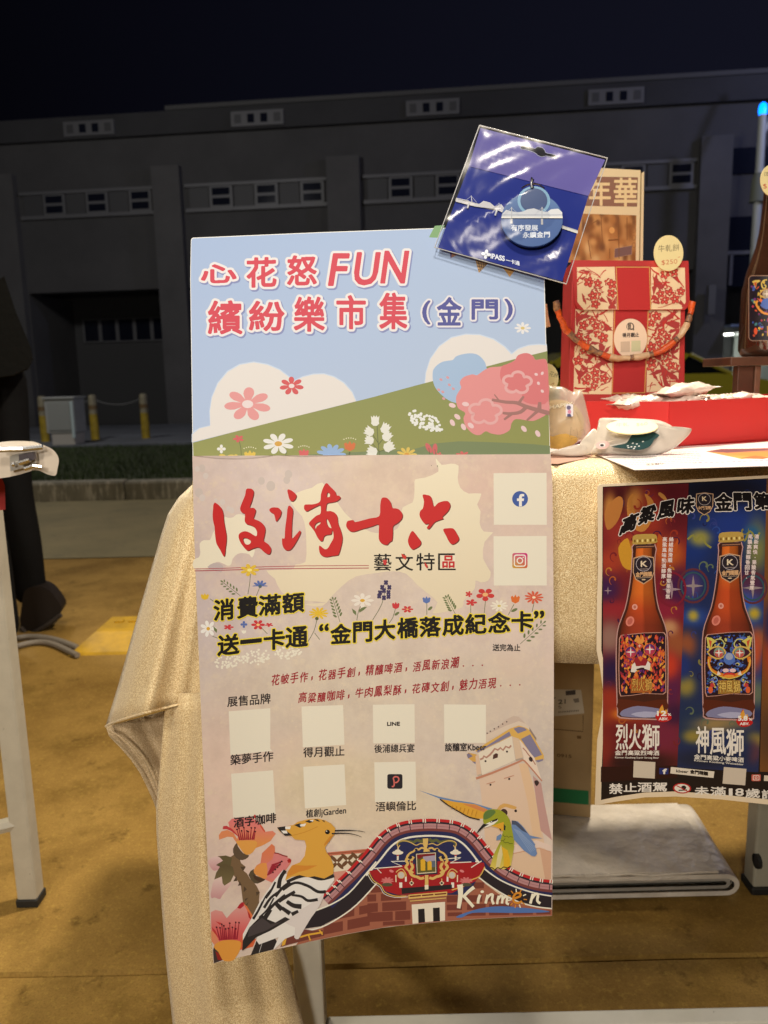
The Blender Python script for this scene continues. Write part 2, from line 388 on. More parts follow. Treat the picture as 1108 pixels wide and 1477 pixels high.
A.poly(Z1(66, 1298, 66, 1250, 80, 1232, 110, 1215, 170, 1200, 166, 1120, 178, 1040, 212, 958, 268, 890, 338, 850, 420, 836, 500, 850, 570, 880, 622, 920, 650, 944, 700, 920, 760, 905, 820, 903, 880, 920, 938, 955, 984, 1008, 1007, 1062), (212, 224, 232))
A.poly(Z1(68, 1298, 69, 1254, 110, 1219, 172, 1204, 170, 1120, 182, 1042, 216, 962, 272, 896, 341, 856, 420, 842, 498, 856, 568, 886, 620, 926, 650, 950, 700, 926, 760, 911, 820, 909, 878, 926, 933, 960, 980, 1012, 1003, 1064), (240, 230, 214))
A.poly(Z2(366, 960, 371, 900, 396, 820, 446, 748, 518, 696, 600, 677, 682, 680, 764, 706, 826, 748, 864, 788, 900, 760, 960, 740, 1020, 735, 1064, 739, 1066, 785, 720, 870), (212, 224, 232))
A.poly(Z2(370, 960, 375, 900, 400, 822, 450, 752, 520, 702, 600, 683, 680, 686, 760, 712, 822, 754, 862, 797, 900, 767, 960, 746, 1020, 741, 1063, 745, 1066, 785, 720, 870), (240, 230, 214))
A.poly([(278.4, 638.5), (330, 625), (400, 607), (470, 590), (540, 572.3), (600, 556), (650, 543), (702, 528.6), (750, 516), (789.5, 506.5), (793, 655), (793.2, 660.4), (279.2, 662.4)], lambda x, y: (140 + (y - 500) * .1, 146 + (y - 500) * .06, 82))
A.poly(Z2(-300, 1368, 0, 1352, 300, 1338, 420, 1305, 560, 1292, 720, 1296, 860, 1302, 980, 1308, 1082, 1318, 1082, 1386, -300, 1390), (128, 140, 92))
A.tag = 'printed_blossom_tree'
A.poly(Z2(412, 905, 418, 880, 440, 855, 470, 838, 500, 832, 528, 827, 545, 808, 580, 796, 620, 790, 655, 793, 680, 805, 702, 828, 716, 858, 720, 950, 600, 1062, 540, 1072, 480, 1042, 430, 990, 414, 945), (172, 196, 217), 3)
A.poly(Z2(548, 1075, 546, 1040, 560, 1010, 575, 985, 567, 955, 590, 925, 640, 910, 665, 915, 700, 890, 740, 870, 800, 865, 840, 850, 880, 830, 900, 800, 950, 788, 985, 805, 1000, 827, 1035, 822, 1062, 830, 1072, 900, 1076, 1060, 1079, 1110, 1060, 1140, 1000, 1172, 960, 1175, 890, 1165, 862, 1190, 852, 1228, 800, 1254, 745, 1247, 715, 1235, 680, 1257, 640, 1247, 600, 1205, 588, 1160, 598, 1130, 560, 1105), (236, 150, 142), 3)
A.poly(Z2(805, 868, 842, 850, 882, 830, 902, 800, 950, 789, 985, 806, 1000, 828, 1035, 823, 1061, 831, 1070, 900, 1073, 1060, 1000, 1082, 930, 1062, 915, 1012, 850, 995, 800, 935), (228, 124, 120), 3)
for cx, cy, r in ((895, 958, 74), (712, 1125, 84)):
    pts = []
    for i in range(60):
        a = 2 * math.pi * i / 60; q = r * (.62 + .38 * abs(math.cos(2.5 * a + .6)) ** .6); pts.append(Z2(cx + 1.12 * q * math.cos(a), cy + .85 * q * math.sin(a))[0])
    A.line(pts, 4, (240, 178, 168), closed=True)
for l, wd in (((1077, 1132, 1005, 1112, 940, 1092, 890, 1072, 830, 1068, 750, 1055), 5.6), ((950, 1092, 915, 1124, 860, 1134, 812, 1130), 5), ((1020, 1115, 1024, 1068), 6), ((905, 1072, 932, 1035), 4), ((870, 1130, 820, 1168), 4), ((1010, 1120, 950, 1172), 4), ((790, 1058, 764, 1024), 2)):
    A.line(Z2(*l), wd, (172, 120, 108), 3, taper=(1.15, .7))
for x, y, a in ((600, 1080, 10), (630, 1202, 40), (525, 1186, 60), (553, 1152, 40), (588, 1210, 60), (933, 1221, 50), (1012, 1248, 60), (524, 1087, 20), (1016, 961, 60), (1038, 904, 120), (1038, 1006, 50), (1003, 910, 20)):
    q = Z2(x, y)[0]; A.ell(q[0], q[1], 5.2 if y > 1050 else 2.6, 3.2 if y > 1050 else 2, (246, 208, 198), a)
for x, y in ((498, 928), (460, 940), (508, 970), (447, 998), (530, 992), (470, 1010), (475, 1048)): q = Z2(x, y)[0]; A.ell(*q, 2.4, 1.7, (228, 160, 158), 30)
A.tag = 'printed_flowers'
def F(T, x, y, *a, **k): A.new('printed_flower'); q = T(x, y)[0]; A.flower(q[0], q[1], *a, **k)
F(Z2, 926, 646, 12, 8.6, 8, (244, 238, 226), (228, 200, 120))
F(Z1, 385, 1080, 34, 24.5, 7, (238, 158, 150), (246, 226, 214), .24, .6, .3)
F(Z1, 636, 976, 17.6, 13.4, 7, (222, 88, 88), (246, 226, 214), .24, .6, .2)
A.line(Z1(335, 1280, 346, 1330, 350, 1380, 352, 1388), .9, (108, 112, 66)); F(Z1, 333, 1277, 8, 5.5, 5, (222, 96, 92), rot=.5)
F(Z1, 235, 1336, 6.4, 6.4, 4, (244, 238, 220), (240, 226, 180), .25, .8)
A.line(Z1(610, 1350, 590, 1400), 1, (108, 112, 66)); F(Z1, 560, 1306, 23, 15.5, 8, (246, 240, 222), (226, 170, 70), .24, .6, .35)
F(Z1, 262, 1392, 16, 7.5, 5, (232, 200, 84), rot=.4); F(Z1, 318, 1386, 7, 5, 4, (232, 200, 84))
def tulip(T, x, y, w_, h, col, dots=True):
    q = T(x, y)[0]; x, y = q; A.new('printed_flower')
    A.poly([(x - w_, y - h * .4), (x - w_ * .62, y - h * .62), (x - w_ * .35, y - h * .3), (x, y - h * .85), (x + w_ * .35, y - h * .3), (x + w_ * .62, y - h * .62), (x + w_, y - h * .4), (x + w_ * .8, y + h * .45), (x, y + h * .8), (x - w_ * .8, y + h * .45)], col)
    if dots:
        for i in range(6): t = -1 + i * .4; A.ell(x + w_ * t, y - h * 1.1 - 2 * (1 - t * t), .9, .9, (246, 236, 190), n=6)
tulip(Z1, 398, 1372, 8.4, 9, (234, 196, 78)); tulip(Z1, 706, 1360, 7.4, 8, (226, 100, 96)); tulip(Z1, 968, 1320, 8.4, 9, (222, 118, 62))
A.line(Z1(968, 1352, 965, 1372), 2, (90, 98, 60))
q = Z1(862, 1368)[0]
pts = []
for i in range(91):
    a = math.pi * (1 + i / 90); r = .55 + .45 * abs(math.cos(a * 5.5)) ** .7; pts.append((q[0] + 21.5 * r * math.cos(a), q[1] + 15.5 * r * math.sin(a)))
A.poly(pts + [(q[0] + 15, q[1] + 6), (q[0] - 15, q[1] + 6)], (158, 186, 216))
for l in ((95, 1200, 100, 1290, 112, 1400), (100, 1300, 68, 1250), (103, 1310, 140, 1265), (108, 1350, 55, 1290), (108, 1350, 160, 1335)): A.line(Z2(*l), .9, (96, 104, 62), 3 if len(l) > 4 else 0)
for x, y, s, a in ((84, 1175, 1, 0), (50, 1236, 1, -60), (50, 1286, .95, -80), (66, 1350, 1.1, -70), (142, 1218, 1.05, 30), (152, 1262, 1.05, 40), (163, 1322, 1.15, 60)):
    x, y = Z2(x, y)[0]; c_, s_ = math.cos(RAD(a)), math.sin(RAD(a))
    A.poly([(x + s * 6.2 * (u * c_ - v * s_), y + s * 6.6 * (u * s_ + v * c_)) for u, v in ((-1, -1.1), (-.6, -.7), (-.3, -1.2), (0, -.8), (.3, -1.2), (.6, -.7), (1, -1.1), (.85, .2), (.95, .6), (.4, 1.1), (-.4, 1.1), (-.95, .6), (-.85, .2))], (243, 238, 216))
for i in range(75):
    a = random.uniform(0, 6.283); r = math.sqrt(random.random()); u, v = 100 * r * math.cos(a), 52 * r * math.sin(a); q = Z2(372 + u, 1182 + v + u * .38)[0]; A.ell(*q, 2.2, 2.0, (246, 243, 226), n=8)
for x, y, r in ((390, 1330, 7), (425, 1336, 7)): q = Z2(x, y)[0]; A.ell(q[0], q[1], 3.6, 8, (218, 104, 100), -30 if x < 400 else 5); A.line([q, (q[0] + 4, q[1] + 26)], .8, (96, 104, 62))
F(Z2, 265, 1368, 15, 11, 9, (234, 198, 90), (226, 160, 60)); F(Z2, 585, 1372, 11, 6, 7, (222, 104, 96)); F(Z2, 450, 1370, 5, 4, 5, (222, 104, 96))
A.tag = 'printed_bunting'
A.poly(Z2(425, 62, 482, 58, 440, 130, 391, 128), (132, 172, 112))
A.poly(Z2(508, 208, 540, 212, 515, 250), (112, 96, 140)); A.poly(Z2(522, 212, 560, 222, 520, 245), (206, 140, 100))
tri = Z2(652, 244, 742, 262, 676, 332); A.poly(tri, (206, 160, 104))
for k in range(4):
    t = .15 + k * .22
    A.line([(tri[0][0] + (tri[1][0] - tri[0][0]) * t, tri[0][1] + (tri[1][1] - tri[0][1]) * t), (tri[2][0] + (tri[1][0] - tri[2][0]) * (.1 + t * .5), tri[2][1] + (tri[1][1] - tri[2][1]) * (.1 + t * .5))], .9, (84, 62, 50))
    t = .1 + k * .22; A.line([(tri[0][0] + (tri[2][0] - tri[0][0]) * t, tri[0][1] + (tri[2][1] - tri[0][1]) * t), (tri[1][0] + (tri[2][0] - tri[1][0]) * t, tri[1][1] + (tri[2][1] - tri[1][1]) * t)], .9, (84, 62, 50))
A.poly(Z2(812, 300, 882, 316, 852, 354), (218, 158, 82))
A.tag = 'title_lettering'
def bx(T, ch, x0, y0, x1, y1, k=0, ln=0): a, b = T(x0, y0, x1, y1); return (ch, a[0], a[1], b[0], b[1], k, ln)
title = [bx(Z1, '心', 122, 285, 318, 385, -.03), bx(Z1, '花', 382, 246, 546, 410, -.03), bx(Z1, '怒', 614, 234, 776, 398, -.03),
         bx(Z1, 'F', 862, 222, 950, 402, 0, .16), bx(Z1, 'U', 1000, 216, 1128, 398, 0, .14), bx(Z2, 'N', 130, 208, 262, 388, 0, .14),
         bx(Z1, '繽', 162, 492, 352, 678), bx(Z1, '紛', 396, 494, 592, 660), bx(Z1, '樂', 652, 470, 822, 662), bx(Z1, '市', 896, 462, 1056, 648), bx(Z2, '集', 112, 448, 264, 648)]
A.sdf(title, [(4.9, 1.6, 2, (140, 146, 186)), (4.5, 0, 0, (246, 238, 226)), (1.15, 0, 0, (222, 66, 82))])
A.sdf([bx(Z2, '(', 356, 492, 396, 622), bx(Z2, '金', 440, 472, 574, 628), bx(Z2, '門', 638, 486, 782, 594), bx(Z2, ')', 826, 482, 866, 600)], [(4.0, 1.6, 1.6, (140, 146, 186)), (3.6, 0, 0, (242, 234, 226)), (1.0, 0, 0, (82, 84, 150))])
IM = ink_mat('print_ink', .55)
A.build(board_pl, IM, fair)

# ---------------- lower sheet, hangs in front of the board and the table, its left part curling forward
class Sheet:
    def __init__(s):
        s.b = plane_y(600, 657, .7115, 4, 4); s.xs = list(range(270, 470, 8)); f = lambda x: .036 * (max(0, 450 - x) / 180) ** 2
        s.v = [f(x) for x in s.xs]
    def inv(s, x, y):
        k = 0
        if x < 454: i = min(len(s.xs) - 2, max(0, int((x - 270) // 8))); t = (x - s.xs[i]) / 8; k = s.v[i] + (s.v[i + 1] - s.v[i]) * t
        return s.b.inv(x, y) + k * 1.4
    def pt(s, x, y, lift=0): return CAMP + ray(x, y) * ((1 - lift) / s.inv(x, y))
sheet = Sheet(); cuts = sheet.xs[1:]
leaf = empty('event_poster', sheet.pt(535, 1000), 'tall pinkish grey poster with red brush title and crested yellow bird', 'poster')
so = [(277.6, 657.6), (400, 657), (535, 656.4), (700, 655.4), (794.5, 655), (797, 700), (798, 800), (799, 900), (799, 1000), (798.5, 1100), (797.5, 1200), (796.5, 1321), (740, 1323), (680, 1326), (620, 1331), (560, 1337), (500, 1347.5), (450, 1358), (400, 1369), (350, 1379.5), (308, 1389.5), (303.5, 1330), (299.8, 1250), (295, 1150), (289, 1000), (283, 850), (279.5, 750)]
S = Art((1.02, .96, .86)); S.tag = 'paper_sheet'
def pinkish(x, y):
    return blobs((216, 198, 184), [(300, 900, 120, 180, (204, 188, 186)), (360, 700, 200, 90, (216, 197, 190)), (560, 700, 90, 60, (220, 196, 176)), (740, 700, 120, 60, (220, 188, 172)), (760, 900, 120, 160, (218, 196, 184)), (480, 1000, 200, 80, (214, 198, 178)), (700, 1010, 120, 80, (212, 196, 178)), (480, 1140, 120, 60, (220, 202, 166)), (320, 1130, 70, 120, (226, 198, 180)), (560, 1170, 100, 60, (218, 200, 172)), (770, 1100, 70, 70, (202, 188, 176)), (400, 1250, 100, 60, (222, 194, 180))])(x, y)
# the sheet as strips so that it curls with the ink
pts_top = lambda x: 657.7 - (x - 277) * .0052
def bot(x):
    bb = [(308, 1389.5), (350, 1379.5), (400, 1369), (450, 1358), (500, 1347.5), (560, 1337), (620, 1331), (680, 1326), (740, 1323), (797, 1321)]
    for (a, b), (c, d) in zip(bb, bb[1:]):
        if x <= c: return b + (d - b) * (x - a) / (c - a)
    return 1321
S.poly(so, pinkish)
# fine colour field in the strips
ld = [(657.6, 277.6), (750, 279.5), (850, 283), (1000, 289), (1150, 295), (1250, 299.8), (1330, 303.5), (1389.5, 308)]
rd = [(655, 794.5), (700, 797), (800, 798), (900, 799), (1000, 799), (1100, 798.5), (1200, 797.5), (1321, 796.5)]
def side(t, y):
    for (a, b), (c, d) in zip(t, t[1:]):
        if y <= c: return b + (d - b) * (y - a) / (c - a)
    return t[-1][1]
def sheetgrid(nx=44, ny=60):
    vv = []
    for j in range(ny + 1):
        for i in range(nx + 1):
            u, v = i / nx, j / ny
            xl = side(ld, 657.6 + v * 732); xr = side(rd, 655 + v * 666); x = xl + (xr - xl) * u
            y0 = 657.6 - u * 2.6; y1 = bot(308 + (796.5 - 308) * u); vv.append((x, y0 + (y1 - y0) * v))
    return vv, [(j * (nx + 1) + i, j * (nx + 1) + i + 1, (j + 1) * (nx + 1) + i + 1, (j + 1) * (nx + 1) + i) for j in range(ny) for i in range(nx)]
S.shapes.clear(); S.raw(*sheetgrid(), pinkish)
PAPER = ink_mat('poster_paper', .5, noise=.42, spots=.55, wrinkle=.1)
S.build(sheet, PAPER, leaf, cuts=cuts)
# its edge and back
nb = len(so); rim = MB(); fr = [sheet.pt(x, y, 2e-5) for x, y in so]; ba = [sheet.pt(x, y, -.0011) for x, y in so]
for i in range(nb):
    a, b, c, d = fr[i], fr[(i + 1) % nb], ba[(i + 1) % nb], ba[i]; rim.bm.faces.new([rim.bm.verts.new(p) for p in (a, b, c, d)])
rim.build('paper_edge', mat('paper_white', (.8, .76, .68), .6), leaf)
bkp = Art(); bkp.tag = 'paper_back'; bkp.raw(*sheetgrid(20, 2), (235, 230, 222)); bkp.build(sheet, IM, leaf, eps=-.0012, cuts=cuts)

A = Art(); A.tag = 'printed_island_map'
A.poly(Z3(42, 742, 38, 690, 70, 672, 78, 640, 74, 592, 100, 570, 135, 570, 152, 530, 168, 505, 196, 470, 214, 430, 240, 438, 272, 436, 290, 420, 318, 418, 345, 430, 400, 470, 420, 540, 400, 600, 400, 640, 385, 675, 368, 655, 330, 648, 300, 652, 270, 680, 262, 712, 240, 722, 190, 700, 160, 708, 140, 740), CREAM, 2)
A.poly([(419.9, 725.3), (428.4, 710.7), (450.3, 703.4), (465, 696), (482, 718), (497.8, 739.9), (513, 753.5), (530, 765), (541.9, 768.7), (560, 768), (573.6, 762), (578, 750.6), (580.8, 731.9), (594.9, 725), (597.8, 711.7), (598, 700), (599.4, 691.2), (614, 688.7), (632.3, 680.2), (630, 670), (628.7, 660.7), (637.2, 670.5), (649.4, 668.8), (661.6, 671.7), (660.4, 688.7), (664, 703.4), (676.2, 711.9), (694.5, 711.9), (688.4, 727.7), (693.3, 737.5), (692, 754.5), (698, 766.7), (711.5, 767.9), (699.3, 781.3), (696.9, 805.7), (707.9, 825.2), (704.2, 837.4), (693.3, 839.8), (686, 837.4), (684.7, 849.5), (668.9, 866.6), (666.5, 876.4), (637.2, 883.7), (623.8, 883.7), (631.1, 869), (615.3, 854.4), (600.7, 842.2), (586, 827.6), (566.6, 824), (544.6, 826.4), (513.7, 831.3), (494.2, 844.7), (477, 861.7), (465, 874), (438, 871.5), (406.5, 854.4), (396.7, 834.9), (384.5, 822.7), (421, 821.5), (426, 814.2), (440.6, 810.6), (442, 786.2), (440.6, 761.8), (435.7, 744.8)], lambda x, y: (240 - (y - 700) * .05, 226 - (y - 700) * .07, 194 - (y - 700) * .08), 2)
A.poly(Z3(150, 745, 120, 730, 160, 705, 200, 712, 215, 735, 200, 760), (196, 180, 174), 2)
for x, y, r in ((88, 145, 20), (110, 190, 16), (60, 150, 15), (70, 290, 24), (90, 320, 18), (170, 335, 10), (210, 345, 16), (245, 385, 14), (265, 395, 16), (495, 250, 26), (440, 220, 20), (590, 215, 20), (600, 180, 22)):
    q = Z3(x, y)[0]; A.ell(q[0], q[1], r / 4.1, r / 4.1 * 1.15, (218, 203, 192) if r < 19 else (208, 192, 180))
A.tag = 'title_rule'
A.line(Z3(42, 741, 200, 738, 330, 733, 470, 728, 700, 723, 1076, 721), .9, (176, 60, 72)); A.line(Z3(44, 753, 200, 749, 330, 745, 470, 741, 700, 739, 1076, 736), 1.1, (176, 60, 72))
A.tag = 'brush_title'
RED = (204, 42, 42); DK = (112, 48, 44)
strokes = [C1(110, 243, 90, 262, 86, 310, 82, 360, 86, 420, 100, 480, 104, 540, 112, 610, 124, 660, 160, 720, 190, 776, 204, 762, 210, 700, 218, 640, 220, 570, 206, 490, 194, 420, 188, 350, 165, 290),
 C2(455, 432, 446, 470, 460, 505, 490, 528, 530, 530, 600, 508, 700, 480, 768, 460, 772, 520, 772, 600, 795, 645, 850, 664, 880, 636, 905, 616, 912, 540, 914, 478, 960, 445, 1000, 405, 1008, 360, 985, 320, 950, 300, 908, 294, 890, 240, 860, 200, 825, 190, 798, 205, 786, 270, 776, 376, 680, 400, 540, 436, 520, 418, 480, 420),
 C1(648, 312, 672, 292, 712, 290, 745, 298, 768, 330, 762, 368, 740, 405, 715, 430, 705, 392, 692, 356, 660, 336),
 C1(828, 118, 850, 112, 890, 135, 918, 168, 908, 205, 880, 228, 852, 214, 838, 170),
 C1(844, 272, 872, 290, 884, 330, 876, 420, 872, 520, 874, 600, 920, 556, 950, 522, 962, 540, 930, 610, 880, 690, 845, 718, 806, 712, 780, 670, 776, 600, 800, 598, 806, 500, 822, 380, 828, 310),
 C3(482, 166, 520, 164, 560, 178, 578, 220, 596, 282, 640, 244, 700, 226, 742, 232, 758, 270, 745, 312, 715, 350, 680, 384, 690, 402, 640, 420, 600, 440, 560, 490, 540, 505, 524, 494, 548, 452, 508, 455, 476, 420, 452, 372, 458, 326, 484, 300, 496, 230),
 C3(382, 524, 350, 570, 336, 625, 350, 675, 378, 708, 410, 700, 455, 670, 466, 632, 430, 580),
 C3(688, 510, 740, 498, 790, 502, 820, 545, 846, 598, 830, 632, 785, 658, 752, 640, 715, 570)]
ho1 = C1(386, 600, 420, 596, 462, 624, 455, 652, 425, 662, 396, 640)
hou = C1(418, 108, 455, 102, 482, 112, 492, 145, 475, 220, 452, 290, 490, 294, 512, 318, 500, 370, 492, 402, 545, 425, 590, 462, 608, 510, 600, 570, 592, 622, 640, 660, 665, 705, 655, 750, 630, 756, 590, 730, 540, 688, 480, 702, 430, 720, 388, 680, 355, 630, 340, 575, 358, 545, 400, 528, 450, 540, 516, 578, 524, 530, 500, 490, 462, 468, 420, 455, 402, 420, 404, 358, 372, 340, 356, 300, 380, 230, 405, 170)
pu = C2(248, 46, 290, 85, 335, 130, 350, 168, 378, 174, 388, 198, 350, 228, 300, 240, 256, 250, 246, 290, 248, 326, 290, 326, 335, 346, 358, 385, 366, 450, 392, 520, 408, 590, 400, 660, 372, 755, 350, 768, 300, 775, 250, 784, 208, 774, 182, 745, 174, 690, 184, 672, 230, 706, 262, 698, 290, 650, 318, 598, 318, 545, 305, 518, 296, 556, 245, 566, 222, 585, 212, 620, 188, 624, 160, 590, 130, 530, 100, 490, 74, 452, 100, 415, 150, 372, 190, 350, 188, 270, 140, 285, 90, 310, 50, 328, 26, 305, 30, 266, 60, 260, 120, 258, 184, 232, 194, 160, 215, 95)
h2 = C2(262, 140, 284, 160, 280, 184, 255, 186, 252, 165); h3 = C2(188, 432, 150, 446, 130, 475, 140, 508, 152, 480, 185, 455); h4 = C2(250, 402, 272, 430, 290, 470, 298, 498, 268, 480, 250, 440)
def off(p, dx, dy): return [(x + dx, y + dy) for x, y in p]
for d, c in ((1.1, DK), (0, RED)):
    for st in strokes: A.poly(off(st, d, d * 1.1), c, 3)
    A.poly(off(hou, d, d * 1.1), c, 3, [off(ho1, d, d)]); A.poly(off(pu, d, d * 1.1), c, 3, [off(h2, d, d), off(h3, d, d), off(h4, d, d)])
A.tag = 'subtitle_lettering'
A.sdf([bx(Z4, '藝', 40, 652, 142, 752), bx(Z4, '文', 167, 652, 270, 752), bx(Z4, '特', 290, 648, 398, 750), bx(Z4, '區', 420, 650, 522, 748)], [(.25, 0, 0, (24, 20, 20))], res=4, blur=0)
A.poly(Z4(438, 660, 520, 660, 520, 736, 438, 736), CREAM); A.sdf([bx(Z4, '品', 446, 664, 514, 733)], [(.6, 0, 0, (200, 48, 48))], res=4, blur=0)
A.poly(Z4(200, 650, 232, 664, 226, 688, 206, 672), (206, 60, 50)); A.poly(Z4(338, 700, 358, 722, 354, 740, 340, 722), (206, 60, 50)); A.poly(Z4(90, 690, 116, 686, 112, 718, 98, 716), (206, 60, 60))

A.tag = 'printed_flowers'
GR = (98, 106, 66)
def stem(T, *a, w_=.8): A.new('printed_stem'); A.line(T(*a), w_, GR, 3 if len(a) > 4 else 0)
def sprig(T, base_, tip, n=5, L=6.2):
    (x0, y0), (x1, y1) = T(*base_)[0], T(*tip)[0]; A.line([(x0, y0), (x1, y1)], .7, GR); an = math.degrees(math.atan2(y1 - y0, x1 - x0))
    for i in range(n):
        t = .15 + .85 * i / n; x, y = x0 + (x1 - x0) * t, y0 + (y1 - y0) * t; l = L * (1 - .35 * t)
        for sg in (-1, 1): a = RAD(an + sg * 42); A.ell(x + math.cos(a) * l, y + math.sin(a) * l, l * .5, l * .22, (112, 122, 78), math.degrees(a), n=10)
    A.ell(x1, y1, 2.2, 1.2, (112, 122, 78), an, n=10)
sprig(Z3, (315, 900), (205, 815)); sprig(Z3, (905, 1055), (862, 915), 6, 7); sprig(Z4, (522, 1010), (465, 905), 6, 7); sprig(Z4, (905, 1185), (1050, 1055), 5, 7.5)
stem(Z3, 375, 770, 370, 830, 360, 890); F(Z3, 370, 748, 14, 9, 7, (230, 190, 60), (248, 230, 140), .25)
stem(Z3, 432, 845, 410, 900)
q = Z3(432, 832)[0]; A.poly([(q[0] + 11 * math.cos(a) * (.5 + .5 * abs(math.cos(a * 5))), q[1] + 3 + 9 * math.sin(a) * (.5 + .5 * abs(math.cos(a * 5)))) for a in [math.pi * (1 + i / 60) for i in range(61)]], (92, 112, 170))
A.ell(q[0], q[1] + 3, 2.5, 2.5, (80, 100, 110))
tulip(Z3, 105, 905, 6, 6, (230, 188, 50), False); stem(Z3, 135, 918, 160, 935)
F(Z3, 125, 1095, 12, 12, 7, (244, 238, 226), (222, 170, 60), .22); A.poly(Z3(155, 1080, 178, 1100, 175, 1120, 160, 1105), (110, 120, 74)); stem(Z3, 150, 1140, 185, 1152)
F(Z3, 245, 1086, 7.5, 4, 5, (206, 60, 64)); F(Z3, 336, 1070, 5, 5, 4, (92, 112, 170)); F(Z3, 420, 1072, 10, 7.5, 6, (206, 56, 60), (246, 200, 130), .25); F(Z3, 485, 1072, 6, 3, 5, (206, 60, 64), rot=.4)
stem(Z3, 440, 1090, 475, 1125); tulip(Z3, 336, 1113, 3.5, 3.5, (240, 232, 210), False)
F(Z3, 778, 1004, 14.5, 9, 11, (230, 188, 50), None); A.ell(*Z3(768, 1035)[0], 2.6, 2.4, (92, 96, 50)); stem(Z3, 768, 1045, 750, 1110, 715, 1172); stem(Z3, 755, 1120, 785, 1160)
stem(Z3, 1040, 935, 1015, 990, 1005, 1045); F(Z3, 1038, 928, 16.5, 10.5, 8, (238, 226, 208), (222, 170, 60), .22)
A.poly(Z3(975, 975, 1000, 992, 1002, 1018, 982, 1000), (112, 122, 78)); A.poly(Z3(1015, 985, 1040, 968, 1066, 965, 1045, 985, 1020, 1000), (112, 122, 78))
stem(Z4, 108, 850, 85, 950, 30, 1045)
for x, y in ((110, 822), (88, 850), (130, 850), (75, 882), (125, 880), (70, 902), (98, 912), (125, 905), (98, 870)):
    q = Z4(x, y)[0]; A.flower(q[0], q[1], 3.6, 4.2, 4, (66, 56, 92), rot=.8, base=.55)
tulip(Z4, 168, 958, 5.5, 6.5, (206, 60, 64), False); stem(Z4, 165, 980, 150, 1030, 128, 1062); A.ell(*Z4(175, 1006)[0], 4, 1.8, (112, 122, 78), -35)
F(Z4, 237, 980, 8.5, 5.2, 6, (206, 62, 60), (240, 180, 120), .22)
tulip(Z4, 350, 925, 5.8, 6.5, (98, 120, 176), False); stem(Z4, 352, 945, 352, 1012); A.ell(*Z4(372, 975)[0], 4, 2, (112, 122, 78), -40)
F(Z4, 600, 890, 5.2, 4.5, 5, (206, 60, 60)); F(Z4, 615, 940, 8.5, 5, 5, (206, 60, 60)); stem(Z4, 612, 955, 612, 1010)
stem(Z4, 700, 920, 692, 1002); F(Z4, 698, 893, 13.5, 9.5, 5, (206, 62, 58), (240, 180, 120), .3, .5, .3)
F(Z4, 780, 960, 13, 8.5, 10, (240, 228, 204), (214, 190, 110), .2)
tulip(Z4, 876, 920, 6.6, 8, (222, 112, 50), False); stem(Z4, 868, 950, 835, 1012); A.ell(*Z4(870, 985)[0], 5, 2, (112, 122, 78), -25)
F(Z4, 986, 910, 14, 9.5, 11, (216, 96, 66), (248, 226, 190), .18); stem(Z4, 988, 935, 975, 995)
for cx, cy, ww, hh in ((240, 1290, 75, 42), (405, 1265, 85, 45), (600, 1235, 85, 38)):
    for i in range(55):
        a = random.uniform(0, 6.283); r = math.sqrt(random.random()); q = Z3(cx + ww * r * math.cos(a), cy + hh * r * math.sin(a) - ww * r * math.cos(a) * .15)[0]; A.ell(*q, 1.7, 1.6, (240, 230, 206), n=7)
A.tag = 'promotion_lettering'
pr = [bx(Z3, '消', 160, 922, 274, 1042, -.1), bx(Z3, '費', 300, 908, 416, 1028, -.1), bx(Z3, '滿', 426, 896, 552, 1012, -.1), bx(Z3, '額', 565, 886, 690, 998, -.09),
      bx(Z3, '送', 182, 1132, 306, 1248, -.12), bx(Z3, '一', 318, 1160, 438, 1178, -.1), bx(Z3, '卡', 456, 1100, 576, 1216, -.08), bx(Z3, '通', 586, 1086, 712, 1202, -.08),
      bx(Z3, '“', 785, 1070, 835, 1106, -.05), bx(Z3, '金', 852, 1070, 968, 1180, -.06), bx(Z3, '門', 986, 1058, 1092, 1172, -.06),
      bx(Z4, '大', 45, 1044, 162, 1158, -.06), bx(Z4, '橋', 180, 1032, 298, 1148, -.05), bx(Z4, '落', 312, 1028, 432, 1140, -.05), bx(Z4, '成', 448, 1018, 568, 1132, -.04), bx(Z4, '紀', 582, 1010, 702, 1122, -.04), bx(Z4, '念', 718, 1002, 842, 1116, -.04), bx(Z4, '卡', 856, 994, 978, 1110, -.03), bx(Z4, '”', 990, 992, 1044, 1030, -.03)]
A.sdf(pr, [(2.4, 0, 0, (240, 214, 70)), (1.0, 0, 0, (22, 20, 22))], res=3.2, blur=0)
A.tag = 'blank_code_square'
def qr(*q): A.new('blank_code_square'); A.poly([tuple(q[i:i + 2]) for i in range(0, 8, 2)], (236, 226, 202))
for q in ((330, 1026, 390, 1021.5, 393, 1083, 332.5, 1089), (435, 1019, 495, 1017, 497, 1074, 437, 1078), (538, 1016.5, 598, 1015.8, 598.5, 1071.5, 538.5, 1072), (640.5, 1016, 701, 1016.5, 701, 1071.5, 641, 1071.5), (333.5, 1116, 394, 1111, 397.5, 1174, 336.5, 1179), (437.5, 1106, 497, 1102.5, 499.5, 1161, 440, 1166), (540, 1099.5, 599.5, 1098.5, 600.5, 1155, 541, 1157)): qr(*q)
for y0, y1 in ((682.5, 757), (773.5, 844.5)): qr(712, y0, 788.5, y0 - .5, 788.8, y1, 712.5, y1)
A.tag = 'small_lettering'
BK = (40, 34, 36)
A.text('送完為止', Z4(742, 1222)[0], Z4(905, 1224)[0], 10.6, BK, .006)
CR = (158, 30, 42)
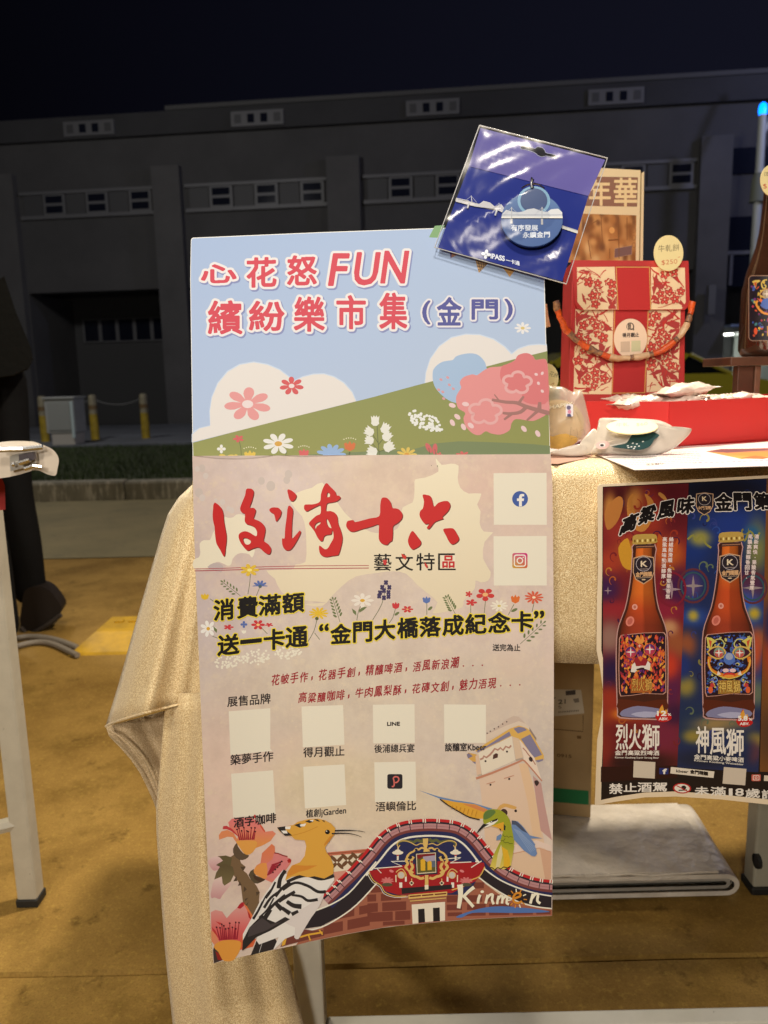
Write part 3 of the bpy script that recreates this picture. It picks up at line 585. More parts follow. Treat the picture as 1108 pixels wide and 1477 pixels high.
def hand(st, T, pts, h):
    n = len(st); P_ = T(*pts); L = [0]
    for a, b in zip(P_, P_[1:]): L.append(L[-1] + math.dist(a, b))
    for i, ch in enumerate(st):
        t = L[-1] * i / n; k = max(j for j in range(len(L) - 1) if L[j] <= t); u = (t - L[k]) / (L[k + 1] - L[k]); a, b = P_[k], P_[k + 1]
        x, y = a[0] + (b[0] - a[0]) * u, a[1] + (b[1] - a[1]) * u; w_ = L[-1] / n; sl = (b[1] - a[1]) / (b[0] - a[0])
        if ch == '，': A.poly([(x + w_ * .3, y - h * .35), (x + w_ * .45, y - h * .4), (x + w_ * .42, y - h * .1), (x + w_ * .25, y + h * .02)], CR); continue
        if ch == '.': A.ell(x + w_ * .4, y - h * .12, 1.15, 1.15, CR, n=8); continue
        j = random.uniform(-.6, .6); A.text(ch, (x + w_ * .08, y + j), (x + w_ * .9, y + j + sl * w_ * .9 - random.uniform(0, .8)), h * random.uniform(.9, 1.05), CR, .008, .12)
hand('花帔手作，花器手創，精釀啤酒，浯風新浪潮...', V(0, 0, 1), (391, 987.5, 430, 983, 470, 979.5, 535, 973, 590, 968, 650, 963, 704, 961), 16.5)
hand('高粱釀咖啡，牛肉鳳梨酥，花磚文創，魅力浯現...', V(0, 0, 1), (430, 1013, 480, 1010, 530, 1004, 600, 999, 680, 993, 758, 989), 16.5)
for st, T, a, b, h in (('展售品牌', Z5, (205, 292), (470, 270), 16), ('築夢手作', Z5, (224, 650), (486, 624), 16), ('得月觀止', Z5, (672, 602), (924, 592), 15.4), ('後浦總兵宴', Z6, (42, 553), (278, 550), 12.8), 
                       ('植創jGarden', Z5, (688, 974), (934, 950), 12.4), ('浯嶼倫比', Z6, (50, 900), (288, 892), 14.5)):
    A.text(st, T(*a)[0], T(*b)[0], h, BK, .008)
A.tag = 'printed_emblem'
q = Z4(904, 327)[0]; A.ell(*q, 11.4, 11.4, (66, 92, 158), n=28)
x, y = q; A.poly([(x - 1.5, y + 11), (x - 1.5, y + 3), (x - 4.5, y + 3), (x - 4.5, y - .8), (x - 1.5, y - .8), (x - 1.5, y - 3.2), (x - .2, y - 6.4), (x + 2.5, y - 7.4), (x + 6, y - 7), (x + 6, y - 3.8), (x + 3.4, y - 3.8), (x + 2.6, y - 2.6), (x + 2.6, y - .8), (x + 5.8, y - .8), (x + 5.2, y + 3), (x + 2.6, y + 3), (x + 2.6, y + 10.8)], (240, 232, 220))
def rrect(x, y, w_, h, r, n=5): return [(x + sx_ * (w_ - r) + r * math.cos(RAD(a0 + 90 * k / n)), y + sy_ * (h - r) + r * math.sin(RAD(a0 + 90 * k / n))) for sx_, sy_, a0 in ((1, 1, 0), (-1, 1, 90), (-1, -1, 180), (1, -1, 270)) for k in range(n + 1)]
A.new('printed_emblem'); x, y = Z4(903, 692)[0]; A.poly(rrect(x, y, 11, 11, 3), lambda a, b: (206, 100 + (a - x) * -3 + (b - y) * 3.0, 92 - (b - y) * 3)); A.line(rrect(x, y, 8, 8, 3), 1.6, WHITE, closed=True)
A.line([(x + 4 * math.cos(a * .4), y + 4 * math.sin(a * .4)) for a in range(16)], 1.6, WHITE, closed=True); A.ell(x + 4.8, y - 4.8, 1, 1, WHITE, n=8)
A.new('printed_emblem'); A.text('LINE', Z6(118, 397)[0], Z6(192, 396)[0], 7.4, BK, .03)
A.new('printed_emblem'); x, y = Z6(163, 727)[0]; A.poly(rrect(x, y, 11, 10.6, 3), (40, 38, 44)); A.line([(x - 4.5, y + 7), (x - 2.5, y + 7.4), (x - 1, y + 5), (x - 1.4, y - 1), (x - 2.2, y - 5), (x + 1, y - 7), (x + 5, y - 5.5), (x + 5.4, y - 1.5), (x + 2, y + 1.6), (x - 1.2, y + 1)], 2, (218, 110, 100), 3)
# ---------------- tower, kapok flowers, crested bird, gable, small green bird on the lower sheet
A.tag = 'printed_tower'
A.poly(T1(250, 740, 700, 560, 790, 560, 870, 800, 960, 1300, 1010, 1560, 1040, 1700, 1030, 1900, 1040, 2070, 280, 2070, 330, 1950, 320, 1560, 300, 1200), lambda x, y: (226, 196 - (y - 1100) * .03, 170 - (y - 1100) * .09))
A.poly(T1(860, 700, 955, 790, 990, 1000, 1050, 1300, 1080, 1440, 950, 1330, 900, 1000), (196, 152, 140)); A.poly(T1(700, 570, 800, 560, 880, 900, 960, 1400, 870, 1440, 800, 1000), (228, 190, 150))
A.poly(T1(330, 1560, 420, 1545, 900, 1440, 1070, 1500, 1072, 1560, 940, 1520, 560, 1600, 330, 1640), (232, 204, 184)); A.line(T1(330, 1640, 560, 1610, 930, 1530, 1072, 1575), 1, (206, 150, 120))
A.poly(T1(940, 1535, 1072, 1580, 1065, 2060, 1030, 2060), (214, 168, 136))
A.poly(T1(330, 225, 400, 190, 560, 60, 640, 20, 700, 30, 800, 130, 700, 90, 620, 110, 330, 250), (206, 182, 162))
A.poly(T1(330, 235, 560, 130, 700, 80, 780, 110, 830, 160, 820, 190, 700, 130, 600, 165, 330, 300), (222, 200, 176))
for x, y in ((338, 218), (374, 196), (420, 168), (468, 145), (516, 114), (562, 88)): A.ell(*T1(x, y)[0], 1, 1, (60, 42, 40), n=8)
A.poly(T1(105, 480, 120, 440, 220, 460, 205, 565, 130, 510), (214, 164, 84)); A.poly(T1(105, 460, 130, 445, 175, 480, 120, 508), (130, 120, 140)); A.poly(T1(165, 540, 208, 545, 205, 572), (130, 120, 140))
A.poly(T1(200, 420, 330, 330, 600, 165, 700, 130, 790, 160, 830, 190, 985, 470, 985, 520, 920, 550, 880, 520, 700, 290, 620, 250, 230, 440), (222, 174, 88))
A.poly(T1(215, 425, 330, 365, 590, 200, 612, 245, 330, 385, 235, 438), (134, 126, 148)); A.poly(T1(640, 165, 700, 145, 760, 155, 795, 182, 690, 222), (134, 126, 148)); A.poly(T1(725, 285, 830, 230, 965, 465, 870, 500), (134, 126, 148)); A.poly(T1(890, 530, 980, 510, 975, 530, 920, 552), (134, 126, 148))
A.poly(T1(820, 150, 902, 275, 898, 305, 822, 190), (150, 130, 116))
A.poly(T1(238, 445, 620, 252, 660, 525, 282, 695), (232, 216, 190)); A.poly(T1(205, 480, 240, 455, 275, 690, 220, 700), (224, 190, 160)); A.poly(T1(625, 255, 700, 280, 750, 495, 665, 520), (220, 190, 158)); A.poly(T1(705, 285, 880, 500, 965, 770, 820, 600, 760, 520), (234, 210, 186))
A.line(T1(212, 735, 400, 670, 700, 545, 745, 525, 800, 570, 965, 765), 3.4, (198, 134, 104), 2, taper=(1, .5)); A.line(T1(230, 700, 280, 688), 2, (196, 176, 150)); A.line(T1(665, 525, 745, 505), 2.4, (180, 160, 140))
A.line(T1(258, 518, 290, 505, 300, 480, 330, 495, 370, 465, 400, 430, 425, 395, 460, 410, 490, 385, 520, 412, 550, 370, 590, 385, 612, 358), 2.6, (184, 136, 116)); A.line(T1(745, 385, 780, 420, 800, 450, 850, 510, 890, 578), 1.4, (176, 120, 96))
A.poly(T1(403, 515, 408, 465, 440, 446, 462, 455, 460, 495), (84, 54, 46)); A.poly(T1(815, 500, 835, 485, 858, 510, 850, 545, 820, 530), (62, 46, 44), 2); A.poly(T1(878, 765, 910, 755, 930, 785, 905, 822, 885, 800), (62, 46, 44), 2)
for x, y in ((320, 537), (565, 428), (377, 807), (590, 740)): A.ell(*T1(x, y)[0], 1.5, 1.5, (60, 42, 40), n=10)
A.line(T1(330, 798, 430, 770), 1, (200, 140, 112)); A.line(T1(530, 735, 645, 700), 1, (200, 140, 112))
A.poly(B1(530, 190, 560, 150, 600, 130, 640, 135, 690, 150, 730, 165, 720, 190, 680, 185, 620, 165, 580, 180, 560, 210), (218, 166, 92)); A.poly(B1(572, 205, 590, 185, 620, 190, 638, 215, 632, 245, 600, 235), (74, 50, 44), 2); A.ell(*B1(720, 205)[0], 2, 2, (50, 36, 34))
A.tag = 'printed_kapok_flowers'
def g2(c1, c2, y0, y1): return lambda x, y: tuple(a + (b - a) * min(1, max(0, (y - y0) / (y1 - y0))) for a, b in zip(c1, c2))
A.poly(K1(5, 690, 20, 640, 80, 605, 150, 608, 190, 650, 180, 740, 110, 790, 60, 780), g2((228, 196, 186), (206, 150, 150), 1236, 1256), 3)
A.poly(K1(45, 1060, 70, 950, 130, 870, 200, 840, 300, 930, 290, 1000, 200, 1110, 160, 1170, 90, 1150, 50, 1160, 36, 1108), g2((232, 204, 190), (204, 150, 148), 1265, 1296), 3)
A.poly(K1(130, 600, 240, 590, 300, 610, 360, 570, 420, 620, 440, 690, 500, 740, 470, 790, 520, 830, 560, 900, 620, 960, 650, 1000, 690, 1080, 680, 1190, 690, 1310, 640, 1460, 620, 1540, 590, 1590, 570, 1570, 540, 1440, 530, 1330, 470, 1240, 440, 1000, 380, 900, 300, 800, 300, 700), (122, 96, 68))
for p in ((380, 860, 338, 935, 390, 930), (425, 930, 400, 995, 450, 985), (480, 1000, 475, 1080, 520, 1040), (490, 1170, 500, 1200, 540, 1150), (520, 1260, 505, 1250, 545, 1200), (640, 1075, 695, 1075, 650, 1130), (430, 740, 505, 740, 470, 800)): A.poly(K1(*p), (84, 66, 50))
A.poly(K1(150, 606, 240, 590, 320, 620, 300, 740, 250, 780, 110, 715, 200, 660), (100, 88, 58)); A.poly(K1(110, 720, 230, 700, 330, 740, 355, 830, 300, 940, 220, 992, 195, 960, 185, 870, 85, 910, 110, 820, 160, 740), g2((98, 84, 56), (122, 108, 72), 1250, 1276))
A.poly(K1(335, 500, 385, 420, 400, 470, 470, 560, 550, 590, 500, 640, 420, 650, 350, 590), (96, 78, 60), 2); A.poly(K1(540, 850, 610, 770, 640, 860, 770, 900, 700, 950, 620, 960), (90, 76, 56), 2)
A.poly(K1(270, 150, 320, 100, 450, 90, 560, 80, 660, 130, 720, 200, 760, 275, 860, 262, 905, 300, 830, 400, 720, 460, 640, 490, 600, 540, 530, 582, 470, 550, 420, 480, 380, 420, 400, 330, 300, 260), g2((226, 124, 118), (226, 150, 70), 1190, 1224))
A.poly(K1(150, 380, 145, 320, 180, 270, 260, 250, 340, 290, 400, 390, 380, 420, 330, 345, 260, 340), (226, 140, 92)); A.poly(K1(195, 240, 205, 200, 250, 195, 320, 235, 380, 300, 410, 345, 310, 265, 250, 240), (196, 62, 64)); A.poly(K1(590, 80, 625, 42, 650, 70, 645, 100), (198, 66, 60)); A.poly(K1(690, 170, 720, 195, 765, 270, 750, 280, 700, 210), (210, 90, 60))
A.poly(K1(385, 420, 400, 395, 630, 395, 650, 450, 600, 545, 530, 582, 470, 550), (228, 160, 76), 2)
A.poly(K1(720, 560, 850, 435, 890, 470, 895, 555, 990, 580, 1108, 640, 1105, 690, 1040, 780, 950, 870, 850, 950, 740, 900, 640, 850, 608, 790, 650, 720, 700, 690), g2((222, 124, 82), (222, 128, 110), 1225, 1260))
A.poly(K1(880, 560, 1000, 590, 1108, 640, 1060, 740, 960, 850, 880, 910, 790, 870, 780, 700, 860, 640), (218, 128, 124)); A.poly(K1(610, 790, 660, 720, 780, 690, 790, 860, 760, 900, 700, 880, 630, 840), (228, 150, 76), 2); A.poly(K1(1055, 655, 1085, 628, 1112, 650, 1105, 682, 1070, 690), (176, 44, 42)); A.line(K1(885, 555, 940, 565, 1000, 590, 1060, 605), 1.6, (140, 44, 36))
A.poly(K1(600, 845, 690, 895, 765, 905, 700, 950, 620, 905), (74, 52, 40))
A.poly(K2(38, 330, 100, 300, 190, 320, 250, 410, 320, 330, 400, 260, 470, 200, 520, 290, 575, 430, 560, 500, 500, 600, 450, 720, 440, 830, 120, 820, 46, 560), g2((222, 150, 140), (218, 86, 84), 1315, 1350))
A.poly(K2(470, 600, 640, 690, 600, 790, 440, 830, 430, 720), (222, 104, 62)); A.poly(K2(40, 570, 90, 600, 150, 720, 100, 780, 50, 720), (226, 140, 100))
A.poly(K2(388, 272, 420, 225, 455, 195, 490, 205, 480, 245, 430, 285), (178, 36, 50)); A.poly(K2(470, 210, 520, 250, 600, 380, 575, 440, 520, 300), (226, 120, 70)); A.poly(K2(525, 310, 560, 360, 580, 435, 545, 400), (180, 40, 36))
A.poly(K2(100, 450, 180, 475, 160, 500), (200, 60, 60)); A.poly(K2(45, 520, 100, 580, 150, 680, 80, 600), (196, 60, 56))
A.poly(K2(68, 840, 90, 760, 140, 860, 200, 968, 80, 1010), (66, 54, 52)); A.poly(K2(100, 850, 150, 880, 190, 970, 130, 965), (150, 40, 36))
A.poly(K2(75, 790, 150, 720, 260, 700, 380, 705, 445, 735, 425, 840, 380, 920, 330, 975, 250, 985, 190, 960, 140, 860), (230, 156, 66), 2)
def stamens(T, x0, y0, x1, y1, n, hgt, lean=0):
    for i in range(n):
        x = x0 + (x1 - x0) * i / (n - 1); y = y0 + (y1 - y0) * i / (n - 1); k = random.uniform(.6, 1); dx = (i / (n - 1) - .5) * 60 + random.uniform(-18, 18)
        A.line(T(x, y, x + dx * .5 + lean * .5, y - hgt * .5 * k, x + dx + lean, y - hgt * k), 1.9, (158, 36, 52), taper=(1.2, .5)); A.ell(*T(x + dx + lean, y - hgt * k)[0], 1.5, 1.2, (74, 28, 36), random.uniform(0, 90), n=8)
stamens(K1, 425, 385, 610, 380, 9, 165); stamens(K2, 160, 700, 385, 690, 11, 230); stamens(K1, 790, 850, 850, 720, 8, 60, 110)
A.tag = 'shop_lettering'; A.text('談釀室Kbeer', Z6(460, 545)[0], Z6(702, 541)[0], 12.6, BK, .008); A.text('酒字咖啡', K1(345, 208)[0], K1(905, 140)[0], 15.4, BK, .012)
A.tag = 'printed_gable'
A.poly(H1(610, 440, 1040, 400, 1040, 430, 690, 760, 610, 760), (196, 112, 84)); A.poly(H1(640, 475, 1000, 445, 900, 620, 660, 650), (232, 214, 184)); A.line(H1(615, 455, 1030, 420), 1.2, (150, 78, 54)); A.poly(H1(655, 650, 860, 628, 690, 760, 640, 760), (216, 150, 128))
for cx, cy in ((710, 545), (825, 525), (932, 512)):
    for a in (45, 135, 225, 315): q = H1(cx + 42 * math.cos(RAD(a)), cy + 46 * math.sin(RAD(a)))[0]; A.ell(*q, 7.4, 2.6, (112, 76, 50), a, n=12)
    A.ell(*H1(cx, cy)[0], 1.5, 1.5, (236, 220, 190), n=8)
roof = catmull([(463, 1292.5), (477, 1279.5), (486.5, 1269.5), (505.3, 1251.5), (526.4, 1228.4), (544.6, 1206), (561.7, 1192.5), (583.6, 1184.3), (610.4, 1181.2), (637.2, 1181.6), (661.6, 1185.4), (681, 1196), (695.7, 1210.3), (710.3, 1229), (724, 1243), (742, 1254.5), (761.5, 1262.8), (780, 1267.5), (796.8, 1269.5)], 4, False)
def offc(c, d):
    o = []
    for i, p in enumerate(c):
        a = c[max(0, i - 1)]; b = c[min(len(c) - 1, i + 1)]; dx, dy = b[0] - a[0], b[1] - a[1]; l = math.hypot(dx, dy); o.append((p[0] - dy / l * d, min(p[1] + dx / l * d, 1400)))
    o[-1] = (796.8, c[-1][1] + d); return o
def arch(c, d0, d1, col):
    a, b = offc(c, d0), offc(c, d1); n = len(a); A.raw(a + b, [(i, i + 1, n + i + 1, n + i) for i in range(n - 1)], col)
# wall of painted bricks under the roof line
wall_l = [(427, 1365), (440, 1345), (463, 1337), (491, 1322.5), (515, 1305), (540, 1278), (547, 1262), (560, 1270), (580, 1290), (650, 1290), (676, 1270), (697, 1262), (712, 1285), (740, 1305), (770, 1316), (796.4, 1321)] + [(x, bot(x)) for x in (740, 680, 620, 560, 500, 450, 427)]
wl = [(427, 1363.2), (440, 1345), (463, 1337), (491, 1322), (515, 1304), (540, 1276), (545, 1235), (570, 1215), (660, 1215), (690, 1262), (700, 1275), (720, 1290), (745, 1302), (796.4, 1312), (796.4, 1320.6), (740, 1322.6), (680, 1325.6), (620, 1330.6), (560, 1336.6), (500, 1347), (450, 1357.5)]
A.poly(wl, (166, 100, 76)); BR = (122, 62, 50)
def bricks(T, rows, sl):
    for y0, h, xs in rows:
        for x0, x1 in xs: A.poly(T(x0, y0 + sl * x0, x1, y0 + sl * x1, x1, y0 + h + sl * x1, x0, y0 + h + sl * x0), BR)
bricks(Z7, [(944, 60, [(795, 915), (943, 1080)]), (874, 52, [(872, 985), (1015, 1105)])], -.20)
bricks(Z8, [(650, 40, [(20, 100)]), (700, 42, [(0, 52), (80, 200)]), (752, 52, [(0, 62), (88, 230)]), (808, 54, [(0, 150), (165, 255)]), (866, 22, [(92, 220)])], -.06)
bricks(Z8, [(640, 36, [(600, 690)]), (715, 40, [(470, 540), (560, 680), (700, 800)]), (768, 34, [(470, 560), (590, 700), (720, 850)]), (815, 22, [(475, 560), (580, 700), (720, 840), (860, 980), (1000, 1085)])], -.02)
arm_r = Z8(660, 590, 690, 545, 720, 560, 800, 620, 900, 660, 1000, 690, 1090, 705, 1090, 778, 1000, 768, 900, 740, 800, 690, 720, 640)
A.poly(arm_r, (42, 36, 42)); A.line(Z8(650, 590, 720, 643, 800, 694, 900, 744, 1000, 771, 1091, 782), 1.8, (240, 232, 210), 3); 
arm_l = Z7(665, 810, 690, 760, 742, 700, 850, 655, 950, 590, 1040, 490, 1108, 400, 1180, 350, 1190, 440, 1108, 540, 1000, 655, 900, 730, 780, 793)
A.poly(arm_l, (42, 36, 42)); A.line(Z7(655, 828, 780, 800, 900, 735, 1000, 660, 1108, 545, 1150, 490), 1.9, (240, 232, 210), 3)
arch(roof, 17.5, 24, (40, 44, 84)); arch(roof, 13.8, 17.8, (124, 64, 60)); arch(roof, 6.4, 14, (188, 136, 134)); arch(roof, 3.6, 6.8, (44, 38, 48)); arch(roof, 0, 4, (196, 40, 44))
A.line(offc(roof, 10.5), 1, (170, 116, 116))
# medallion field
inner = [p for p in offc(roof, 23) if 530 < p[0] < 697]
A.poly(inner + Z8(690, 525, 600, 700, 100, 700, 5, 560), (40, 44, 84))
A.line([p for p in offc(roof, 24.5) if 528 < p[0] < 700], 2.6, (240, 232, 210))
A.line(Z7(742, 698, 850, 655, 950, 590, 1040, 490, 1120, 395), 2, (240, 232, 210), 3); A.line(Z8(640, 500, 720, 568, 800, 620, 900, 662, 1000, 692, 1091, 708), 2, (240, 232, 210), 3)
A.poly(Z8(10, 560, 40, 610, 80, 640, 110, 680, 180, 700, 500, 690, 560, 660, 640, 620, 695, 535, 690, 510, 440, 500, 160, 530), (168, 32, 38)); A.line(Z8(8, 565, 35, 615, 80, 645, 105, 685, 165, 708, 230, 708), 1.3, (226, 180, 90), 3); A.line(Z8(2, 580, 30, 625, 75, 655, 100, 695, 165, 716, 240, 712), .8, (240, 232, 210), 3); A.line(Z8(695, 535, 665, 590, 610, 615, 580, 645, 500, 672), 1.6, (226, 180, 90), 3)
A.line(R1(0, 575, 320, 550, 190, 495, 385, 490), 1.3, (240, 232, 210)); A.line(R1(800, 468, 990, 450, 865, 512, 1108, 500), 1.3, (240, 232, 210)); A.line(R1(30, 575, 80, 628), 1.1, (240, 232, 210)); A.line(B1(380, 705, 275, 770), 1.3, (240, 232, 210))
GD = (224, 184, 104)
for sg, cx in ((-1, 598), (1, 598)):
    m_ = lambda *a: R1(*[cx + sg * (v - 0) if i % 2 == 0 else v for i, v in enumerate(a)])
    A.line(m_(30, 235, 60, 265, 110, 250, 150, 275, 210, 262, 270, 258, 320, 280, 330, 310), 4, (96, 98, 60), 3, taper=(1.2, .7)); A.line(m_(20, 300, 70, 290, 120, 310, 170, 285, 230, 262, 300, 262, 338, 290, 325, 330, 305, 310), 1.3, GD, 3)
    A.line(m_(20, 350, 60, 340, 90, 360, 120, 350, 150, 380, 190, 400, 225, 440, 215, 470, 190, 455), 2.6, GD, 3); A.line(m_(200, 430, 235, 480, 215, 520, 240, 560, 200, 600, 180, 640, 150, 660, 110, 670, 70, 690, 30, 680), 3.8, GD, 3); A.line(m_(150, 440, 180, 500, 160, 560, 185, 600, 155, 630), 4, GD, 3)
    A.ell(*m_(190, 450)[0], 3, 2.2, (36, 34, 52)); A.ell(*m_(170, 500)[0], 2, 1.4, (150, 50, 40)); A.ell(*m_(200, 580)[0], 1.6, 1.4, (150, 50, 40)); A.ell(*m_(120, 360)[0], 2, 1.4, (36, 34, 52))
    A.line(m_(325, 330, 328, 370), 2, (226, 200, 150)); A.ell(*m_(330, 395)[0], 8, 2.9, (238, 226, 200)); A.ell(*m_(330, 374)[0], 4, 2, (238, 226, 200)); A.line(m_(330, 420, 330, 480), 2.6, (238, 226, 200)); A.ell(*m_(330, 425)[0], 1.8, 1, (190, 60, 50))
    A.line(m_(350, 620, 330, 600, 290, 580, 260, 600, 235, 650, 235, 710), 1.4, GD, 3); A.ell(*m_(290, 650)[0], 5.6, 5.4, (226, 178, 110)); A.ell(*m_(290, 652)[0], 4.2, 4.4, (206, 196, 180)); A.line(m_(296, 735, 296, 795), 4.2, (240, 232, 214)); A.line(m_(352, 650, 350, 730), 1.6, (236, 220, 180)); A.line(m_(238, 670, 238, 725), 2.6, (240, 232, 214))
    A.poly(m_(172, 715, 200, 740, 172, 775, 145, 740), (240, 222, 180)); A.ell(*m_(172, 742)[0], 1.8, 1.6, (40, 30, 40)); A.line(m_(172, 690, 172, 715), 1.4, GD)
    A.flower(*m_(448, 715)[0], 9.5, 5.4, 9, (214, 120, 116), rot=.2, base=.45); A.ell(*m_(452, 760)[0], 8, 2.6, (88, 84, 60)); A.ell(*m_(402, 605)[0], 3.4, 1.8, (222, 130, 128), 20)
A.poly(R1(555, 235, 615, 230, 612, 300, 600, 340, 640, 380, 560, 388, 570, 340, 555, 300), GD); A.line(R1(597, 650, 598, 770), 5, GD); A.poly(R1(460, 395, 717, 378, 722, 638, 470, 655), (38, 38, 58)); A.poly(R1(476, 408, 702, 392, 707, 622, 486, 640), (222, 206, 170)); A.poly(R1(486, 416, 694, 402, 698, 612, 494, 628), (98, 92, 48)); A.poly(R1(486, 416, 694, 402, 695, 430, 560, 438, 520, 465, 488, 462), (128, 34, 38)); A.poly(R1(555, 440, 695, 424, 697, 490, 600, 498, 560, 470), (174, 160, 174)); A.poly(R1(650, 490, 697, 486, 698, 560, 655, 560), (96, 106, 120))
A.poly(R1(530, 600, 528, 480, 555, 462, 582, 480, 582, 600), (228, 176, 50)); A.poly(R1(608, 595, 606, 500, 630, 485, 655, 500, 656, 592), (228, 176, 50))
A.poly(R1(310, 800, 885, 758, 888, 808, 315, 868), (42, 36, 40)); A.poly(R1(575, 765, 618, 762, 618, 812, 577, 816), (240, 226, 196)); A.poly(R1(390, 875, 832, 838, 832, 885, 392, 924), GD); 
for a, b in ((402, 532), (545, 675), (690, 822)): A.poly(R1(a, 888 - (a - 402) * .083, b, 888 - (b - 402) * .083, b, 903 - (b - 402) * .083, a, 903 - (a - 402) * .083), (112, 34, 32))
A.line(R1(405, 948, 822, 912), 1.4, GD); A.poly(Z8(262, 758, 460, 742, 460, 852, 430, 856, 428, 775, 388, 778, 390, 858, 342, 862, 338, 782, 300, 785, 302, 868, 268, 872), (238, 224, 198)); A.poly(Z8(300, 785, 338, 782, 342, 862, 302, 866), (36, 32, 34)); A.poly(Z8(388, 778, 428, 775, 430, 855, 390, 858), (36, 32, 34))
# roof tile joints
ro, ri, r3 = offc(roof, -.6), offc(roof, 5), offc(roof, 14)
for i in range(2, len(roof) - 1, 3):
    if 545 < 0: break
    A.line([ro[i], ri[i]], 1.5, (240, 232, 210)); A.line([(ro[i][0] + 3.1, ro[i][1] + .6), (ri[i][0] + 3.1, ri[i][1] + .6)], 1.5, (240, 232, 210)); A.line([ri[i], r3[i]], 1.1, (44, 38, 48))
A.tag = 'place_name_lettering'
A.poly(Z8(525, 830, 600, 800, 700, 775, 800, 768, 900, 775, 1000, 785, 1080, 802, 900, 808, 750, 806, 620, 808, 560, 835), (84, 118, 176), 3)
IV = (246, 236, 206)
A.line(Z8(548, 640, 552, 700, 540, 780), 5.6, IV, 2, taper=(1.5, .9)); A.line(Z8(565, 715, 600, 680, 632, 655), 3.8, IV, 2, taper=(1, 1.4)); A.line(Z8(568, 705, 600, 740, 628, 772), 4.4, IV, 2)
for l, wd in (((668, 700, 658, 725, 655, 752), 4), ((700, 752, 706, 725, 712, 700), 3.6), ((705, 725, 725, 702, 742, 700, 738, 730, 748, 756), 3.6), ((768, 756, 772, 730, 778, 706), 3.4), ((772, 730, 790, 706, 800, 712, 797, 752), 3.4), ((799, 730, 815, 712, 828, 715, 824, 748, 838, 756), 3.4), ((965, 752, 972, 725, 980, 694), 3.8), ((974, 722, 995, 696, 1010, 700, 1006, 735, 1024, 752), 3.8)): A.line(Z8(*l), wd, IV, 3)
A.ell(*Z8(680, 682)[0], 2.6, 2, IV); OR = (218, 140, 44)
A.line(Z8(868, 722, 905, 708, 903, 692, 880, 692, 864, 715, 868, 742, 895, 748, 915, 738), 3.2, OR, 3)
for i in range(11): a = RAD(-25 + i * 32); A.line([Z8(887 + 38 * math.cos(a), 722 + 38 * math.sin(a))[0], Z8(887 + 58 * math.cos(a), 722 + 58 * math.sin(a))[0]], 1.6, OR if i % 3 else IV)
A.tag = 'printed_crested_bird'
BKB = (46, 42, 42); WH = (236, 228, 216)
A.poly(Z7(530, 920, 570, 840, 660, 810, 740, 820, 790, 815, 800, 850, 660, 885, 560, 912, 540, 918), (118, 62, 52)); A.poly(Z7(540, 915, 545, 870, 575, 845, 560, 905), (226, 170, 60)); A.line(Z7(650, 860, 700, 845, 790, 830), 2.6, (226, 170, 60)); A.line(Z7(700, 840, 715, 880), 2, (226, 170, 60)); A.line(Z7(770, 815, 790, 845), 2, (226, 170, 60))
A.poly(Z7(385, 880, 350, 966, 345, 972, 488, 935, 520, 905, 500, 870, 430, 850), BKB); A.line(Z7(420, 890, 400, 955), .7, (210, 204, 196))
A.poly(Z7(560, 470, 620, 480, 860, 470, 862, 510, 800, 590, 740, 680, 700, 740, 660, 830, 560, 870, 500, 928, 488, 934, 520, 860, 400, 905, 384, 880, 390, 850, 330, 870, 300, 880, 300, 840, 355, 740, 400, 650, 440, 590, 500, 500, 548, 445), WH)
A.poly(Z7(740, 640, 800, 590, 770, 670, 720, 740, 660, 840, 640, 872, 615, 860, 620, 800, 560, 770, 640, 700), (224, 212, 202), 2)
A.poly(Z7(296, 940, 300, 880, 340, 800, 420, 720, 440, 745, 500, 770, 560, 735, 590, 750, 470, 820, 380, 862, 320, 925, 300, 942), BKB); A.poly(Z7(330, 860, 340, 800, 420, 740, 470, 780, 540, 765, 440, 820), (74, 66, 66))
for p, wd in (((560, 450, 530, 500, 520, 560), 7), ((500, 520, 470, 580, 440, 620), 4), ((590, 520, 540, 560, 500, 610), 5), ((480, 560, 440, 610, 400, 690, 365, 750), 3), ((520, 580, 470, 620, 430, 680), 4.4), ((490, 620, 450, 690, 400, 740), 3), ((560, 600, 500, 650, 450, 700), 5), ((620, 580, 560, 615, 520, 640), 6), ((470, 690, 430, 750), 8), ((500, 650, 540, 690), 8), ((420, 640, 390, 700, 360, 745), 2.4), ((540, 680, 590, 715), 7)):
    A.line(Z7(*p), wd, BKB, 3 if len(p) > 4 else 0, taper=(.7, .9))
for p, wd in (((570, 520, 640, 490, 700, 480, 780, 500, 860, 480), 5.4), ((545, 570, 620, 525, 700, 545, 760, 580, 810, 580), 4.2), ((600, 600, 660, 610, 700, 635, 760, 628), 4), ((570, 640, 610, 665, 660, 672), 6.5), ((640, 700, 600, 720), 5)): A.line(Z7(*p), wd, BKB, 4, taper=(.8, 1.1))
YL = (222, 164, 66)
A.poly(Z7(560, 512, 575, 460, 600, 420, 650, 400, 680, 360, 690, 300, 680, 265, 620, 260, 600, 240, 570, 235, 525, 210, 510, 185, 560, 180, 610, 170, 640, 150, 700, 135, 760, 132, 800, 140, 840, 160, 868, 190, 862, 230, 830, 270, 805, 310, 815, 340, 840, 370, 858, 420, 856, 470, 800, 500, 740, 485, 700, 492, 650, 478, 600, 490), YL)
A.poly(Z7(568, 490, 580, 450, 610, 415, 680, 420, 760, 418, 700, 445, 640, 460, 600, 480), (214, 138, 52)); A.poly(Z7(862, 225, 830, 275, 800, 300, 800, 286, 835, 240), (206, 136, 48))
